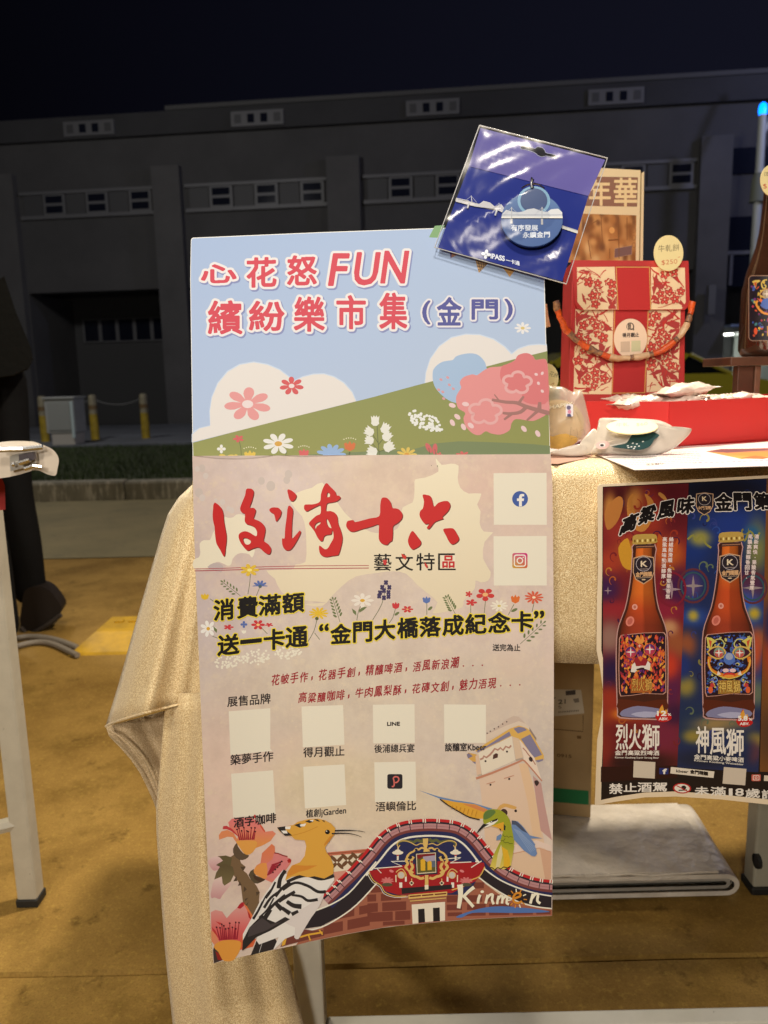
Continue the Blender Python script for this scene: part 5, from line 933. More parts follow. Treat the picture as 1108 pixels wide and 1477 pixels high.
for k, lab in ((0, 'pale cable nearest the walking shoe, running into the yellow ramp'), (9, 'pale cable lying in front of the other one, entering the yellow ramp')):
    tag(MB().tube([at_Z(x, y + k + (1 if k else 0) * math.sin(x * .07) * 2, .012) for x, y in catmull(L0, 4, False)], .009, 8).build('cable', cbm, smooth=True), lab, 'cable')

# ================================================================= neighbouring stall table at the left edge
wpm = mat('chipped_white_paint', (.52, .48, .40), .5, noise=(30, .12), bump=(40, .3, .001)); overlay(wpm, 26, .66, .69, 1, (.05, .035, .02)); gpm = mat('galvanised_grey', (.30, .28, .25), .5)
lt = empty('neighbouring_table', (-.75, 1.2, 0), 'neighbouring white folding table whose chipped leg stands at the left edge', 'table')
lr = at_Y(50, 1272, 1.14); ll = at_Y(18, 1286, 1.14)
MB().box(lr.x - .032, lr.x, 1.14, 1.17, .012, .70, .003).build('leg', wpm, lt); MB().box(lr.x - .034, lr.x + .002, 1.138, 1.172, 0, .014, .002).build('foot', mat('black_rubber', (.015, .015, .015), .6), lt)
MB().tube([(lr.x - .016, 1.155, .145), (lr.x - .45, .98, .125)], .012, 8).build('stretcher', wpm, lt)
MB().box(-1.5, lr.x - .005, 1.06, 1.175, .70, .725, .006).build('tabletop', wpm, lt)
MB().box(-1.0, -.97, 1.14, 1.17, 0, .7, .003).build('leg', wpm, lt)
wrapc = mat('white_plastic_cover', (.62, .55, .48), .35, noise=(8, .12), bump=(14, .5, .006))
pts = [(-60, 648), (0, 646), (30, 643), (62, 643.5), (74, 647), (82, 655), (85, 664), (83, 676), (80, 686), (68, 684), (52, 678), (30, 684), (0, 690), (-60, 695)]
MB().slab([at_Y(x, y, .98) for x, y in catmull(pts, 3)], (-.055, .09, .0)).build('table_cover', wrapc, lt)
clip = empty('metal_clamp', at_Y(40, 662, .97), 'silver metal clamp gripping the end of the white covered table', 'clamp'); mtl = mat('bright_metal', (.6, .6, .62), .22, 1)
MB().slab([at_Y(x, y, .972) for x, y in ((14, 658), (27, 654), (50, 651), (52, 668), (44, 671), (30, 676), (15, 680))], (0, .01, 0)).build('plate', mat('brushed_metal', (.5, .48, .45), .4, .8), clip)
MB().slab([at_Y(x, y, .967) for x, y in ((27, 656), (48, 652), (50, 663), (28, 670))], (0, .006, 0)).build('window_plate', mat('dark_gap', (.06, .05, .06), .4), clip)
MB().tube([at_Y(0, 649, .965), at_Y(34, 648, .965), at_Y(62, 645, .97)], .0035, 8).build('rod', mtl, clip); MB().tube([at_Y(28, 668, .962), at_Y(43, 663, .962)], .003, 8).build('pin', mtl, clip); MB().tube([at_Y(36, 676, .962), at_Y(48, 672, .962), at_Y(60, 674, .965)], .003, 8).build('lever', mtl, clip)
MB().tube([at_Y(18 + 0, 670, .967), at_Y(22, 669, .967)], .003, 8).build('screw', mtl, clip)
tag(MB().slab([at_Y(x, y, 1.05) for x, y in ((-30, 688), (2, 688), (7, 700), (8, 735), (-30, 740))], (-.022, .03, 0)).build('red_cloth', mat('red_cloth', (.30, .02, .02), .8)), 'dark red cloth end hanging under the white covered table', 'cloth')
# ================================================================= the market table and its gold cloth
TZ = .75; ZF = V(0, 0, 1)
tb = empty('market_table', (.4, 1.05, 0), 'white folding market table under the gold cloth with pale square legs and a low bar', 'table')
wl_ = mat('white_table_leg', (.56, .54, .48), .4, noise=(24, .1), bump=(60, .2, .0006)); overlay(wl_, 30, .70, .73, 1, (.05, .03, .02)); rub = mat('black_foot_rubber', (.012, .012, .012), .6)
MB().box(-.185, 1.25, .772, 1.36, .712, .742, .006).build('tabletop', mat('white_tabletop', (.6, .58, .54), .5), tb)
for (xa, xb, yy) in ((-.118, -.084, .80), (1.12, 1.155, .80), (-.118, -.084, 1.14)):
    lg = MB().box(xa, xb, yy, yy + .034, .012, .712, .003).build('leg', wl_, tb); MB().box(xa - .002, xb + .002, yy - .002, yy + .036, 0, .014, .002).build('foot', rub, lg)
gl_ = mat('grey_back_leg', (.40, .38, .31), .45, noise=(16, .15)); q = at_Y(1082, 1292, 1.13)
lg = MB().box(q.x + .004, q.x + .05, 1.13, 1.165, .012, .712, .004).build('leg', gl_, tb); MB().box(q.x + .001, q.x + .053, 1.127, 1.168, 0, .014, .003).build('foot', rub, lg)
MB().tube([(q.x + .004, 1.128, .062), (q.x + .010, 1.128, .062)], .012, 10).build('bolt', rub, lg)
MB().box(-.084, 1.12, .805, .83, .040, .072, .003).build('stretcher', wl_, tb); MB().box(-.084, 1.12, 1.145, 1.17, .64, .68, .003).build('stretcher', wl_, tb)

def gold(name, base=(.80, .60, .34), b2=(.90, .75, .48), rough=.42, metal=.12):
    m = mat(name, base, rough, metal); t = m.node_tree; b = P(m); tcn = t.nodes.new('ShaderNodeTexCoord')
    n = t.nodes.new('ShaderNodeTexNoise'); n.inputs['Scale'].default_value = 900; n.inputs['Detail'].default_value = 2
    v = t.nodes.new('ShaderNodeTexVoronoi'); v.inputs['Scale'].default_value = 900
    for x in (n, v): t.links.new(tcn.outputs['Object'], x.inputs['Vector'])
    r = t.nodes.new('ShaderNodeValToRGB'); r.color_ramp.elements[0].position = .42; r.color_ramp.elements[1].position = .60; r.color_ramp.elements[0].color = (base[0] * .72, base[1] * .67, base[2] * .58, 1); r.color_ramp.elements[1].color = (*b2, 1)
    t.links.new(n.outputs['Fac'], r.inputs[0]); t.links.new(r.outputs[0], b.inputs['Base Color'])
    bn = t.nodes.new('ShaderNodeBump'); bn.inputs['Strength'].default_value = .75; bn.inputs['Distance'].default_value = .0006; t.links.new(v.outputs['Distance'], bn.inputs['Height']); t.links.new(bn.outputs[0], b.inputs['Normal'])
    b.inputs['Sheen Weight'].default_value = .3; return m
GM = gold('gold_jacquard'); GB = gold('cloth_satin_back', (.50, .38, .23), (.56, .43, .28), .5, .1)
cl = empty('tablecloth', (.3, .76, TZ), 'shimmering gold jacquard tablecloth with a long corner drape down the left', 'tablecloth')
rows = []
NX = 90
prof = [(1.37, TZ - .05), (1.37, TZ), (1.2, TZ), (1.0, TZ), (.88, TZ), (.80, TZ), (.774, TZ - .0015), (.762, TZ - .007), (.756, TZ - .02), (.754, TZ - .05), (.752, .66), (.750, .62), (.749, .58), (.748, .552)]
for k, (yy, zz) in enumerate(prof):
    r = []
    for i in range(NX + 1):
        x = -.19 + 1.46 * i / NX; dr = max(0, (TZ - zz)) / .2
        r.append(Vector((x, yy + .004 - dr * (.0022 * math.sin(x * 31) + .0012 * math.sin(x * 57 + 1)), zz + (.004 * math.sin(x * 23) if k == len(prof) - 1 else 0))))
    rows.append(r)
grid('front_drop', rows, GM, cl, thick=.0008)
# corner fold with its flared edge
Lp = [(277, 700), (258, 718), (243, 741), (231, 778), (216, 830), (200, 885), (185, 938), (172, 985), (160, 1024), (153, 1047)]
Rp = [(345, 697), (346, 730), (346, 765), (346, 800), (346, 840), (346, 880), (346, 920), (346, 955), (346, 985), (346, 996)]
rows = []
for j, (a, b) in enumerate(zip(Lp, Rp)):
    v = j / 9; r = []
    for i in range(25):
        u = i / 24; y = a[1] + (b[1] - a[1]) * u ** .8; x = a[0] + (b[0] - a[0]) * u
        Y = .765 - .022 * math.sin(min(1, u * 1.6) * math.pi) * (.35 + v) + .030 * (1 - u) ** 4 - .010 * math.sin(u * 13 - 1.5 * v) * v + .005 * math.sin(u * 29 + 2 * v) * v - .012 * u
        r.append(at_Y(x, y, Y))
    rows.append(r)
grid('corner_fold', rows, GM, cl, thick=.0008)
hm = [rows[-1][i] + Vector((0, -.001, 0)) for i in range(25)]; MB().tube(hm, .0013, 6).build('rolled_hem', GM, cl, True)
# satin underside seen below the fold
Lu = [(153, 1048), (158, 1062), (172, 1076), (188, 1094), (202, 1114), (213, 1136), (222, 1156), (226, 1168)]
Ru = [(300, 1008), (300, 1030), (300, 1055), (300, 1080), (300, 1105), (300, 1130), (300, 1155), (300, 1175)]
rows = [[at_Y(a[0] + (b[0] - a[0]) * (i / 16), a[1] + (b[1] - a[1]) * (i / 16), .775 + .03 * math.sin(i / 16 * math.pi) * (1 - j / 9) + .004 * math.sin(i * 1.3)) for i in range(17)] for j, (a, b) in enumerate(zip(Lu, Ru))]
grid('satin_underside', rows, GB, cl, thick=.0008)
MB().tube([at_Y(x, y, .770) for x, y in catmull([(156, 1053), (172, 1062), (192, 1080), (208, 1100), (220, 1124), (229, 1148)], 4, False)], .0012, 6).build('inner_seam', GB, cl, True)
Lb = [(239, 1000), (237, 1030), (233, 1080), (229, 1130), (225.5, 1165), (226.5, 1205), (230, 1255), (234, 1310), (238, 1365), (243, 1415), (250, 1480), (258, 1560), (266, 1640)]
Rb = [(360, 1000), (362, 1030), (366, 1080), (370, 1130), (374, 1165), (380, 1205), (388, 1255), (397, 1310), (408, 1362), (420, 1400), (438, 1480), (455, 1560), (468, 1640)]
rows = []
for j, (a, b) in enumerate(zip(Lb, Rb)):
    v = j / 12; r = []
    for i in range(33):
        u = i / 32; Y = .758 - .026 * math.sin(u * math.pi) + .006 * math.sin(u * 9 + v * 2) + .05 * max(0, u - .8) + .003 * math.sin(u * 23 + 4 * v)
        r.append(at_Y(a[0] + (b[0] - a[0]) * u, a[1] + (b[1] - a[1]) * u, Y - .01 * v))
    rows.append(r)
grid('hanging_tail', rows, GM, cl, thick=.0008)

# ================================================================= carton and folded tarpaulin under the table
dz = .048
fr_ = at_Z(1062, 1296, 0); br_ = at_Z(1000, 1158, dz); tp = empty('folded_tarpaulin', (fr_.x - .2, fr_.y + .1, 0), 'thick off-white tarpaulin folded flat on the ground under the table', 'tarpaulin')
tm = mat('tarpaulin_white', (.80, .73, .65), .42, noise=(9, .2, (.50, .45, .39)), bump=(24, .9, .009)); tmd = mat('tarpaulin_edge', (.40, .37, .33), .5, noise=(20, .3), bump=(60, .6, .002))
def ufold(z0, z1, th, xr, yf, dy, skew, name, mm):
    path = [(-.35, z1)] + [(xr - (z1 - z0) / 2 * 1.2, z1)] + [(xr - (z1 - z0) / 2 * 1.2 + (z1 - z0) / 2 * 1.2 * math.cos(a), (z0 + z1) / 2 + (z1 - z0) / 2 * math.sin(a)) for a in [math.pi / 2 - math.pi * k / 10 for k in range(1, 10)]] + [(xr - (z1 - z0) / 2 * 1.2, z0), (-.35, z0)]
    o_, i_ = [], []
    for k, p in enumerate(path):
        a = path[max(0, k - 1)]; b = path[min(len(path) - 1, k + 1)]; dx, dz_ = b[0] - a[0], b[1] - a[1]; l = math.hypot(dx, dz_); nx, nz = -dz_ / l, dx / l
        o_.append((p[0] + nx * th / 2, p[1] + nz * th / 2)); i_.append((p[0] - nx * th / 2, p[1] - nz * th / 2))
    ring = o_ + i_[::-1]; rows = []
    for k in range(13): v = k / 12; rows.append([Vector((x + skew * v * (1 if x > 0 else 0) , yf + dy * v, max(.001, z + .0018 * math.sin(x * 40 + v * 6) + .001 * math.sin(x * 90 + v * 9)))) for x, z in ring + ring[:1]])
    g = grid(name, rows, mm, tp, smooth=True); bm = bmesh.new(); bm.from_mesh(g.data)
    n = len(path); vs_ = bm.verts; bm.verts.ensure_lookup_table(); m_ = len(ring) + 1
    for base_ in (0, 12 * m_):
        for k in range(n - 1): bm.faces.new([vs_[base_ + k], vs_[base_ + k + 1], vs_[base_ + 2 * n - 2 - k], vs_[base_ + 2 * n - 1 - k]])
    bm.to_mesh(g.data); bm.free(); return g
sk_ = br_.x - fr_.x; YD = br_.y - fr_.y
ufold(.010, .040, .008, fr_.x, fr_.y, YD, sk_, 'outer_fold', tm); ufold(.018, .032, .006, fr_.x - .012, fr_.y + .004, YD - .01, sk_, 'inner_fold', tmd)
MB().slab([(-.35, fr_.y + .002, .0445), (fr_.x - .03, fr_.y + .002, .0445), (fr_.x - .03 + sk_, fr_.y + YD, .0445), (-.35, fr_.y + YD, .0445)], (0, 0, .004)).build('top_layer', tm, tp)
wr1 = MB()
for k, (y, a) in enumerate(((fr_.y + .001, .047), (fr_.y + .003, .038))): wr1.tube([(-.3 + i * .034, y - .002 + .001 * math.sin(i * 1.7 + k), a + .0015 * math.sin(i * 2.3 + k)) for i in range(int((fr_.x + .27) / .034))], .0022, 6)
wr1.build('crumpled_hem', tm, tp, True)['kind'] = 'stuff'
cz = .051; c1 = at_Z(852, 1180, cz); c0 = at_Z(700, 1166, cz); ct_ = empty('cardboard_carton', c1, 'brown cardboard carton with green tape standing on the tarpaulin under the table', 'carton')
dvec = Vector((.02, .30, 0)); top_ = Vector((0, 0, .72 - cz - .19)); kb_ = mat('cardboard', (.40, .27, .13), .75, noise=(18, .15), bump=(50, .2, .001))
MB().hexa([c0, c1, c1 + dvec, c0 + dvec, c0 + top_, c1 + top_, c1 + top_ + dvec, c0 + top_ + dvec], .002).build('carton_body', kb_, ct_)
cpl = Plane(c1, (c1 - c0).cross(Vector((0, 0, 1)))); CA = Art((1, 1, 1)); CA.tag = 'shipping_label'
G1 = V(780, 930, 5.91)
CA.poly(G1(60, 375, 130, 380, 345, 385, 372, 585, 60, 615), (190, 180, 165)); CA.tag = 'label_lettering'; CA.text('21', G1(150, 506)[0], G1(212, 500)[0], 9, (60, 55, 50), .01); CA.poly(G1(212, 395, 296, 385, 298, 425, 214, 432), (70, 64, 66)); CA.text('S', G1(150, 545)[0], G1(178, 543)[0], 6, (90, 80, 70)); 
for k in range(12): CA.poly(G1(150 + k * 15, 568 - k * 1.2, 158 + k * 15, 567 - k * 1.2, 160 + k * 15, 580 - k * 1.2, 152 + k * 15, 582 - k * 1.2), (110, 100, 90))
CA.line(G1(100, 455, 130, 452), 1, (60, 50, 50)); CA.poly(G1(275, 462, 325, 455, 328, 490, 290, 495), (120, 112, 104))
CA.tag = 'green_tape'; CA.poly(G1(60, 1215, 408, 1245, 410, 1365, 60, 1335), (30, 112, 66)); CA.tag = 'carton_marks'; CA.line(G1(60, 715, 360, 740, 362, 600), 1, (90, 66, 36)); CA.text('0915', G1(140, 955)[0], G1(262, 965)[0], 6.5, (104, 78, 46), .01)
CA.poly(G1(310, 775, 345, 778, 345, 802, 310, 800), (110, 82, 48)); CA.build(cpl, ink_mat('carton_print', .5), ct_, eps=3e-4)
# ================================================================= goods on the table
Y1 = V(620, 170, 4.2615); Y2 = V(780, 230, 4.817); Y3 = V(780, 440, 4.817); Y4 = V(940, 200, 5.274); Y5 = V(900, 450, 5.327); G2 = V(780, 530, 9.233); G3 = V(1048, 220, 12.3); G4 = V(1048, 380, 8.2)
goods_ink = ink_mat('goods_print', .45)
# ---- travel card package leaning on the board
_n = (Matrix.Rotation(RAD(-1.5), 3, 'Z') @ board_pl.n).normalized(); _c = board_pl.pt(722, 372); kp = Plane(_c + board_pl.n * .0085, _n); kc = empty('keychain_card_package', kp.pt(722, 395), 'blue and purple card package with round bridge charm in clear plastic on the board top', 'card package')
tl, tr, br, bl_ = Y1(312, 62)[0], Y1(1078, 258)[0], Y1(815, 1004)[0], Y1(52, 797)[0]; hl, hr = Y1(240, 297)[0], Y1(975, 480)[0]
card = mat('blue_card', ink((14, 38, 128)), .6, spec=.2); MB().slab([kp.pt(*p) for p in (hl, hr, br, bl_)], -kp.n * .0012).build('backing_card', card, kc)
HA = Art(); HA.tag = 'header_card'; hole = Y1(558, 178, 572, 168, 600, 172, 645, 188, 660, 178, 690, 182, 708, 200, 714, 214, 760, 224, 782, 236, 778, 248, 740, 240, 712, 234, 690, 240, 664, 230, 645, 214, 600, 198, 562, 190)
hf = (94, 84, 158); HA.poly([tl, tr, hr, hl], lambda x, y: (88 + (x - 680) * .07, 80 + (x - 680) * .05, 150 + (x - 680) * .06), 0, [catmull(hole, 2)])
HA.build(kp, ink_mat('header_purple', .6), kc, eps=9e-4)
HA.shapes = []; HA.tag = 'hang_hole_rim'; HA.line(catmull(hole, 3), .9, (150, 148, 170), closed=True); HA.build(kp, goods_ink, kc, eps=1.4e-3)
KA = Art(); KA.tag = 'printed_bridge'
KA.line(Y1(160, 500, 330, 545, 620, 600, 800, 665, 908, 700), 4.2, (196, 190, 182)); KA.line(Y1(162, 493, 240, 510), .8, (225, 220, 215)); KA.poly(Y1(160, 498, 240, 516, 300, 532, 330, 510, 370, 520, 400, 545, 440, 530, 460, 560, 455, 585, 400, 560, 280, 545, 160, 515), (206, 200, 196))
for x, y in ((255, 510), (425, 555)): KA.line(Y1(x, y - 32, x + 4, y + 8), 1, (190, 190, 200)); KA.line(Y1(x, y - 30, x - 32, y - 4), .4, (180, 180, 195)); KA.line(Y1(x, y - 30, x + 34, y + 10), .4, (180, 180, 195)); KA.line(Y1(x - 12, y + 10, x - 24, y + 45), 2.4, (186, 184, 186))
KA.line(Y1(810, 672, 910, 705), 3, (226, 220, 206))
KA.tag = 'card_lettering'; KA.text('iPASS', Y1(375, 862)[0], Y1(460, 880)[0], 10, (235, 235, 240), .022); KA.text('一卡通', Y1(468, 884)[0], Y1(552, 906)[0], 6.6, (226, 228, 236), .012)
x, y = Y1(346, 838)[0]
for a in (100, 190, 280, 10): KA.ell(x + 3.7 * math.cos(RAD(a)), y + 3.7 * math.sin(RAD(a)), 3.1, 2.4, (238, 238, 242), a)
KA.build(kp, goods_ink, kc, eps=6e-4)
dp = Plane(kp.p + kp.n * .0075, kp.n); dcx, dcy = Y1(628, 626)[0]; ring = [(dcx + 44.6 * math.cos(RAD(6 * i)), dcy + 39 * math.sin(RAD(6 * i)) * 1.0) for i in range(60)]
MB().slab([dp.pt(*p) for p in ring], -dp.n * .0035).build('charm_disc', mat('charm_blue', ink((46, 82, 138)), .25, coat=.5), kc, bevel=0)
DA = Art(); DA.tag = 'charm_print'
DA.poly([(dcx + 44 * math.cos(RAD(5 * i)), dcy + 38.4 * math.sin(RAD(5 * i))) for i in range(72)], lambda x, y: (60 + max(0, 315 - y) * .5, 92 + max(0, 315 - y) * .7, 146 + max(0, 315 - y) * .5))
DA.line([Y1(640 + 92 * math.cos(a), 510 + 82 * math.sin(a))[0] for a in [RAD(v) for v in range(125, 420, 10)]], 4, (128, 172, 196)); DA.poly(catmull([Y1(640 + 82 * math.cos(RAD(v)), 506 + 74 * math.sin(RAD(v)))[0] for v in range(0, 360, 30)], 2), (48, 74, 120))
DA.poly(Y1(446, 590, 470, 565, 505, 575, 545, 580, 575, 575, 600, 562, 640, 556, 680, 570, 720, 580, 745, 562, 790, 558, 814, 580, 816, 616, 440, 616), (212, 212, 210)); DA.line(Y1(440, 612, 817, 612), 2, (236, 230, 214)); DA.line(Y1(442, 596, 815, 596), .6, (150, 160, 175))
for x, l in ((503, 35), (690, 42)): DA.line(Y1(x, 548, x, 612), 1.5, (190, 190, 190)); DA.line(Y1(x, 620, x, 614 + l), 3, (190, 186, 180)); DA.line(Y1(x, 552, x - 48, 596), .4, (200, 200, 205)); DA.line(Y1(x, 552, x + 48, 596), .4, (200, 200, 205))
DA.text('有序發展', Y1(500, 690)[0], Y1(665, 690)[0], 9, (222, 226, 232), .012); DA.text('永續金門', Y1(572, 735)[0], Y1(738, 731)[0], 9, (222, 226, 232), .012)
DA.build(dp, ink_mat('charm_ink', .3, coat=.4), kc, eps=3e-4)
def ks(x, y, l): return kp.pt(*Y1(x, y)[0]) + kp.n * l
MB().tube([ks(x, y, .007) for x, y in catmull([(560, 455), (590, 436), (625, 428), (665, 432), (700, 456)], 4, False)], .0007, 6).build('chain', mtl, kc, True)
MB().tube([ks(620, 395, .008), ks(624, 412, .009), ks(620, 435, .009), ks(625, 455, .008)], [.0012, .0020, .0014, .0018], 8).build('clasp', mtl, kc, True)
# clear sleeve
sm = bpy.data.materials.new('clear_plastic_sleeve'); sm.use_nodes = True; t = sm.node_tree; t.nodes.remove(P(sm)); out = t.nodes['Material Output']
tr_ = t.nodes.new('ShaderNodeBsdfTransparent'); tr_.inputs[0].default_value = (.93, .94, .96, 1); gs = t.nodes.new('ShaderNodeBsdfGlossy'); gs.inputs['Roughness'].default_value = .19; mx = t.nodes.new('ShaderNodeMixShader'); fn_ = t.nodes.new('ShaderNodeMapRange'); lw = t.nodes.new('ShaderNodeLayerWeight'); t.links.new(lw.outputs['Facing'], fn_.inputs['Value']); fn_.inputs['To Min'].default_value = .012; fn_.inputs['To Max'].default_value = .16
tcn = t.nodes.new('ShaderNodeTexCoord'); nn = t.nodes.new('ShaderNodeTexNoise'); nn.inputs['Scale'].default_value = 13; nn.inputs['Detail'].default_value = 1; nn.inputs['Distortion'].default_value = 2.6; bn_ = t.nodes.new('ShaderNodeBump'); bn_.inputs['Strength'].default_value = 1; bn_.inputs['Distance'].default_value = .0014
t.links.new(tcn.outputs['Object'], nn.inputs['Vector']); t.links.new(nn.outputs['Fac'], bn_.inputs['Height']); t.links.new(bn_.outputs[0], gs.inputs['Normal']); t.nodes.active = None
t.links.new(fn_.outputs[0], mx.inputs[0]); t.links.new(tr_.outputs[0], mx.inputs[1]); t.links.new(gs.outputs[0], mx.inputs[2]); t.links.new(mx.outputs[0], out.inputs['Surface'])
stl, str_, sbr, sbl = Y1(306, 52)[0], Y1(1090, 252)[0], Y1(838, 1024)[0], Y1(30, 800)[0]; rows = []
for j in range(25):
    r = []
    for i in range(25):
        u, v = i / 24, j / 24; x = (stl[0] * (1 - u) + str_[0] * u) * (1 - v) + (sbl[0] * (1 - u) + sbr[0] * u) * v; y = (stl[1] * (1 - u) + str_[1] * u) * (1 - v) + (sbl[1] * (1 - u) + sbr[1] * u) * v
        e = min(u, 1 - u, v * 1.2, 1 - v); dd = math.hypot((u - .55), (v - .55)); l = .0022 + .0085 * min(1, e * 5) * math.exp(-(dd / .33) ** 2) + .0016 * min(1, e * 6) * (math.sin(9 * u + 6 * v) + math.sin(15 * (u + v)))
        l += .0035 * math.exp(-((u * .75 + v - .85) / .035) ** 2) * min(1, e * 6) * (u < .62)
        r.append(kp.pt(x, y) + kp.n * l)
    rows.append(r)
grid('plastic_sleeve', rows, sm, kc)
MB().tube([kp.pt(*p) + kp.n * .0015 for p in (stl, sbl, sbr, str_, stl)], .0006, 6).build('sleeve_edge', mat('sleeve_edge_plastic', (.6, .6, .62), .12, spec=1), kc)

# ---- tall beige booklet box
bp = plane_y(890, 380, 1.19, 1, -2); bb = empty('beige_book_box', bp.pt(880, 540), 'tall beige box with brown brush characters and a wood carving picture behind the red box', 'box'); cmx = mat('cream_board', (.72, .60, .38), .55)
MB().slab([bp.pt(x, y) for x, y in ((828, 240), (924, 245.5), (918, 600), (828, 600))], Vector((.004, .022, 0))).build('box_body', cmx, bb)
MB().slab([bp.pt(x, y) + Vector((0, .004, 0)) for x, y in ((925, 246), (926.5, 247), (920.5, 600), (919, 600))], Vector((.003, .01, 0))).build('spine_gap', mat('spine_gap_brown', (.30, .22, .10), .7), bb); MB().slab([bp.pt(x, y) + Vector((0, .004, 0)) for x, y in ((926.8, 249), (930.5, 246), (925.5, 600), (921, 600))], Vector((0, .018, 0))).build('spine_board', cmx, bb)  # darker brown strip between the box and the spine board
BA = Art(); BA.tag = 'picture_print'; BA.poly(Y2(300, 118, 676, 124, 670, 328, 300, 322), (146, 104, 82))
random.seed(3); wb = [(random.uniform(830, 922), random.uniform(308, 378), random.uniform(2, 7), random.uniform(3, 16), random.choice([(140, 88, 44), (206, 152, 88), (176, 116, 60), (214, 170, 110), (120, 76, 44)])) for _ in range(60)]
BA.field(0, 0, 0, 0, 40, 34, blobs((190, 134, 76), wb), quad=[Y2(240, 375)[0], Y2(665, 388)[0], Y2(660, 720)[0], Y2(180, 715)[0]])
for k in range(4): BA.line([(q[0], q[1]) for q in [Y2(648 + 12 * math.cos(a), 440 + 52 * k + 18 * math.sin(a))[0] for a in [RAD(v) for v in range(0, 360, 30)]]], .8, (150, 100, 54), closed=True)
BA.poly(Y2(515, 620, 635, 598, 632, 660, 512, 682), (124, 92, 84)); BA.line(Y2(515, 620, 635, 598, 632, 660, 512, 682), .6, (190, 150, 120), closed=True)
for a in ((420, 400, 430, 600), (540, 400, 545, 690), (600, 400, 600, 560), (470, 560, 540, 555), (480, 620, 480, 690), (300, 480, 400, 420), (330, 560, 350, 690)): BA.line(Y2(*a), 1, (132, 84, 44))
BA.ell(*Y2(495, 492)[0], 4, 4.6, (222, 160, 88)); BA.tag = 'picture_lettering'
BA.sdf([bx(Y2, '年', 340, 140, 484, 318), bx(Y2, '華', 512, 130, 668, 326)], [(.7, 0, 0, (236, 206, 150))], res=3.5); BA.build(bp, goods_ink, bb, eps=2e-4)

# ---- red gift box with a scarf handle
rp_ = plane_y(905, 570, 1.055, 1.0, 2); gb = empty('red_gift_box', rp_.pt(905, 600), 'red gift box with cream blossom pattern, folded lid flap and orange scarf handle', 'gift box'); rdm = mat('red_box_card', ink((184, 42, 40)), .5); dpv = Vector((.010, .095, 0))
F4 = [rp_.pt(x, y) for x, y in ((826, 377), (989, 378), (987, 632), (818, 636))]
MB().hexa([F4[3], F4[2], F4[2] + dpv, F4[3] + dpv, F4[0], F4[1], F4[1] + dpv, F4[0] + dpv], .001).build('box_body', rdm, gb)
fpl = Plane(rp_.p + rp_.n * .004, rp_.n); flp = [(824.6, 375.3), (993.2, 376.4), (995, 436), (993, 442), (988, 447), (838, 447), (833, 444), (829.5, 438)]
MB().slab([fpl.pt(*p) for p in flp], -fpl.n * .0028).build('lid_flap', rdm, gb)
RC = (196, 52, 46); CRM = (238, 206, 160); PK = (176, 60, 56)
def floral(A_, quad, seed, n=13):
    random.seed(seed); A_.poly(quad, CRM); x0 = min(p[0] for p in quad) + 1; x1 = max(p[0] for p in quad) - 1; y0 = min(p[1] for p in quad) + 1; y1 = max(p[1] for p in quad) - 1
    for k in range(int(n * .9)):
        x, y = random.uniform(x0 + 5, x1 - 5), random.uniform(y0 + 5, y1 - 5); a = random.uniform(0, 360); L = random.uniform(9, 19)
        p = [(x + t * L * math.cos(RAD(a)) - s * L * .26 * math.sin(RAD(a)), y + t * L * math.sin(RAD(a)) + s * L * .26 * math.cos(RAD(a))) for t, s in ((-1, 0), (-.4, .8), (.2, .5), (.3, 1), (1, 0), (.3, -.6), (-.3, -1), (-.5, -.4))]
        p = [(min(x1, max(x0, u)), min(y1, max(y0, v))) for u, v in p]; A_.poly(p, PK)
    for k in range(n):
        x, y = random.uniform(x0 + 3, x1 - 3), random.uniform(y0 + 3, y1 - 3); a = random.uniform(0, 6.28); l = random.uniform(6, 15)
        p = [(min(x1, max(x0, x + t * l * math.cos(a) + 2 * math.sin(t * 2) * math.sin(a))), min(y1, max(y0, y + t * l * math.sin(a) - 2 * math.sin(t * 2) * math.cos(a)))) for t in (-1, -.5, 0, .5, 1)]
        A_.line(p, random.uniform(.9, 2.2), RC, 3, taper=(1.4, .4))
    for cxx, cyy in [(random.uniform(x0 + 8, x1 - 8), random.uniform(y0 + 8, y1 - 8)) for _ in range(3 if n < 20 else 6)]:
        for i in range(3):
            x = min(x1 - 6, max(x0 + 6, cxx + random.uniform(-10, 10))); y = min(y1 - 6, max(y0 + 6, cyy + random.uniform(-10, 10))); r = random.uniform(5.4, 7.6)
            A_.ell(x, y, r * 1.18, r * 1.12, CRM)
            for j in range(5):
                a = 2 * math.pi * j / 5 + i; px_, py_ = x + r * .62 * math.cos(a), y + r * .62 * math.sin(a); A_.ell(px_, py_, r * .5, r * .42, (168, 44, 42), math.degrees(a), n=10); A_.ell(px_ + .2, py_ + .2, r * .33, r * .26, (214, 82, 66), math.degrees(a), n=8)
            A_.ell(x, y, 1.2, 1.2, CRM, n=6)
FA = Art(); FA.tag = 'flap_pattern'
floral(FA, Y2(252, 748, 514, 745, 528, 1042, 300, 1044, 255, 990), 11, 12); floral(FA, Y2(766, 748, 1002, 752, 1008, 990, 980, 1040, 768, 1042), 12, 12)
FA.poly(Y2(522, 745, 758, 745, 768, 1046, 534, 1046), (212, 160, 84)); FA.poly(Y2(527, 751, 753, 751, 762, 1046, 540, 1046), (190, 44, 42)); FA.build(fpl, goods_ink, gb, eps=4e-5)
FB_ = Art(); FB_.tag = 'front_pattern'; floral(FB_, Y3(242, 30, 505, 36, 492, 620, 228, 618), 21, 34); floral(FB_, Y3(748, 36, 972, 30, 955, 590, 735, 606), 22, 30)
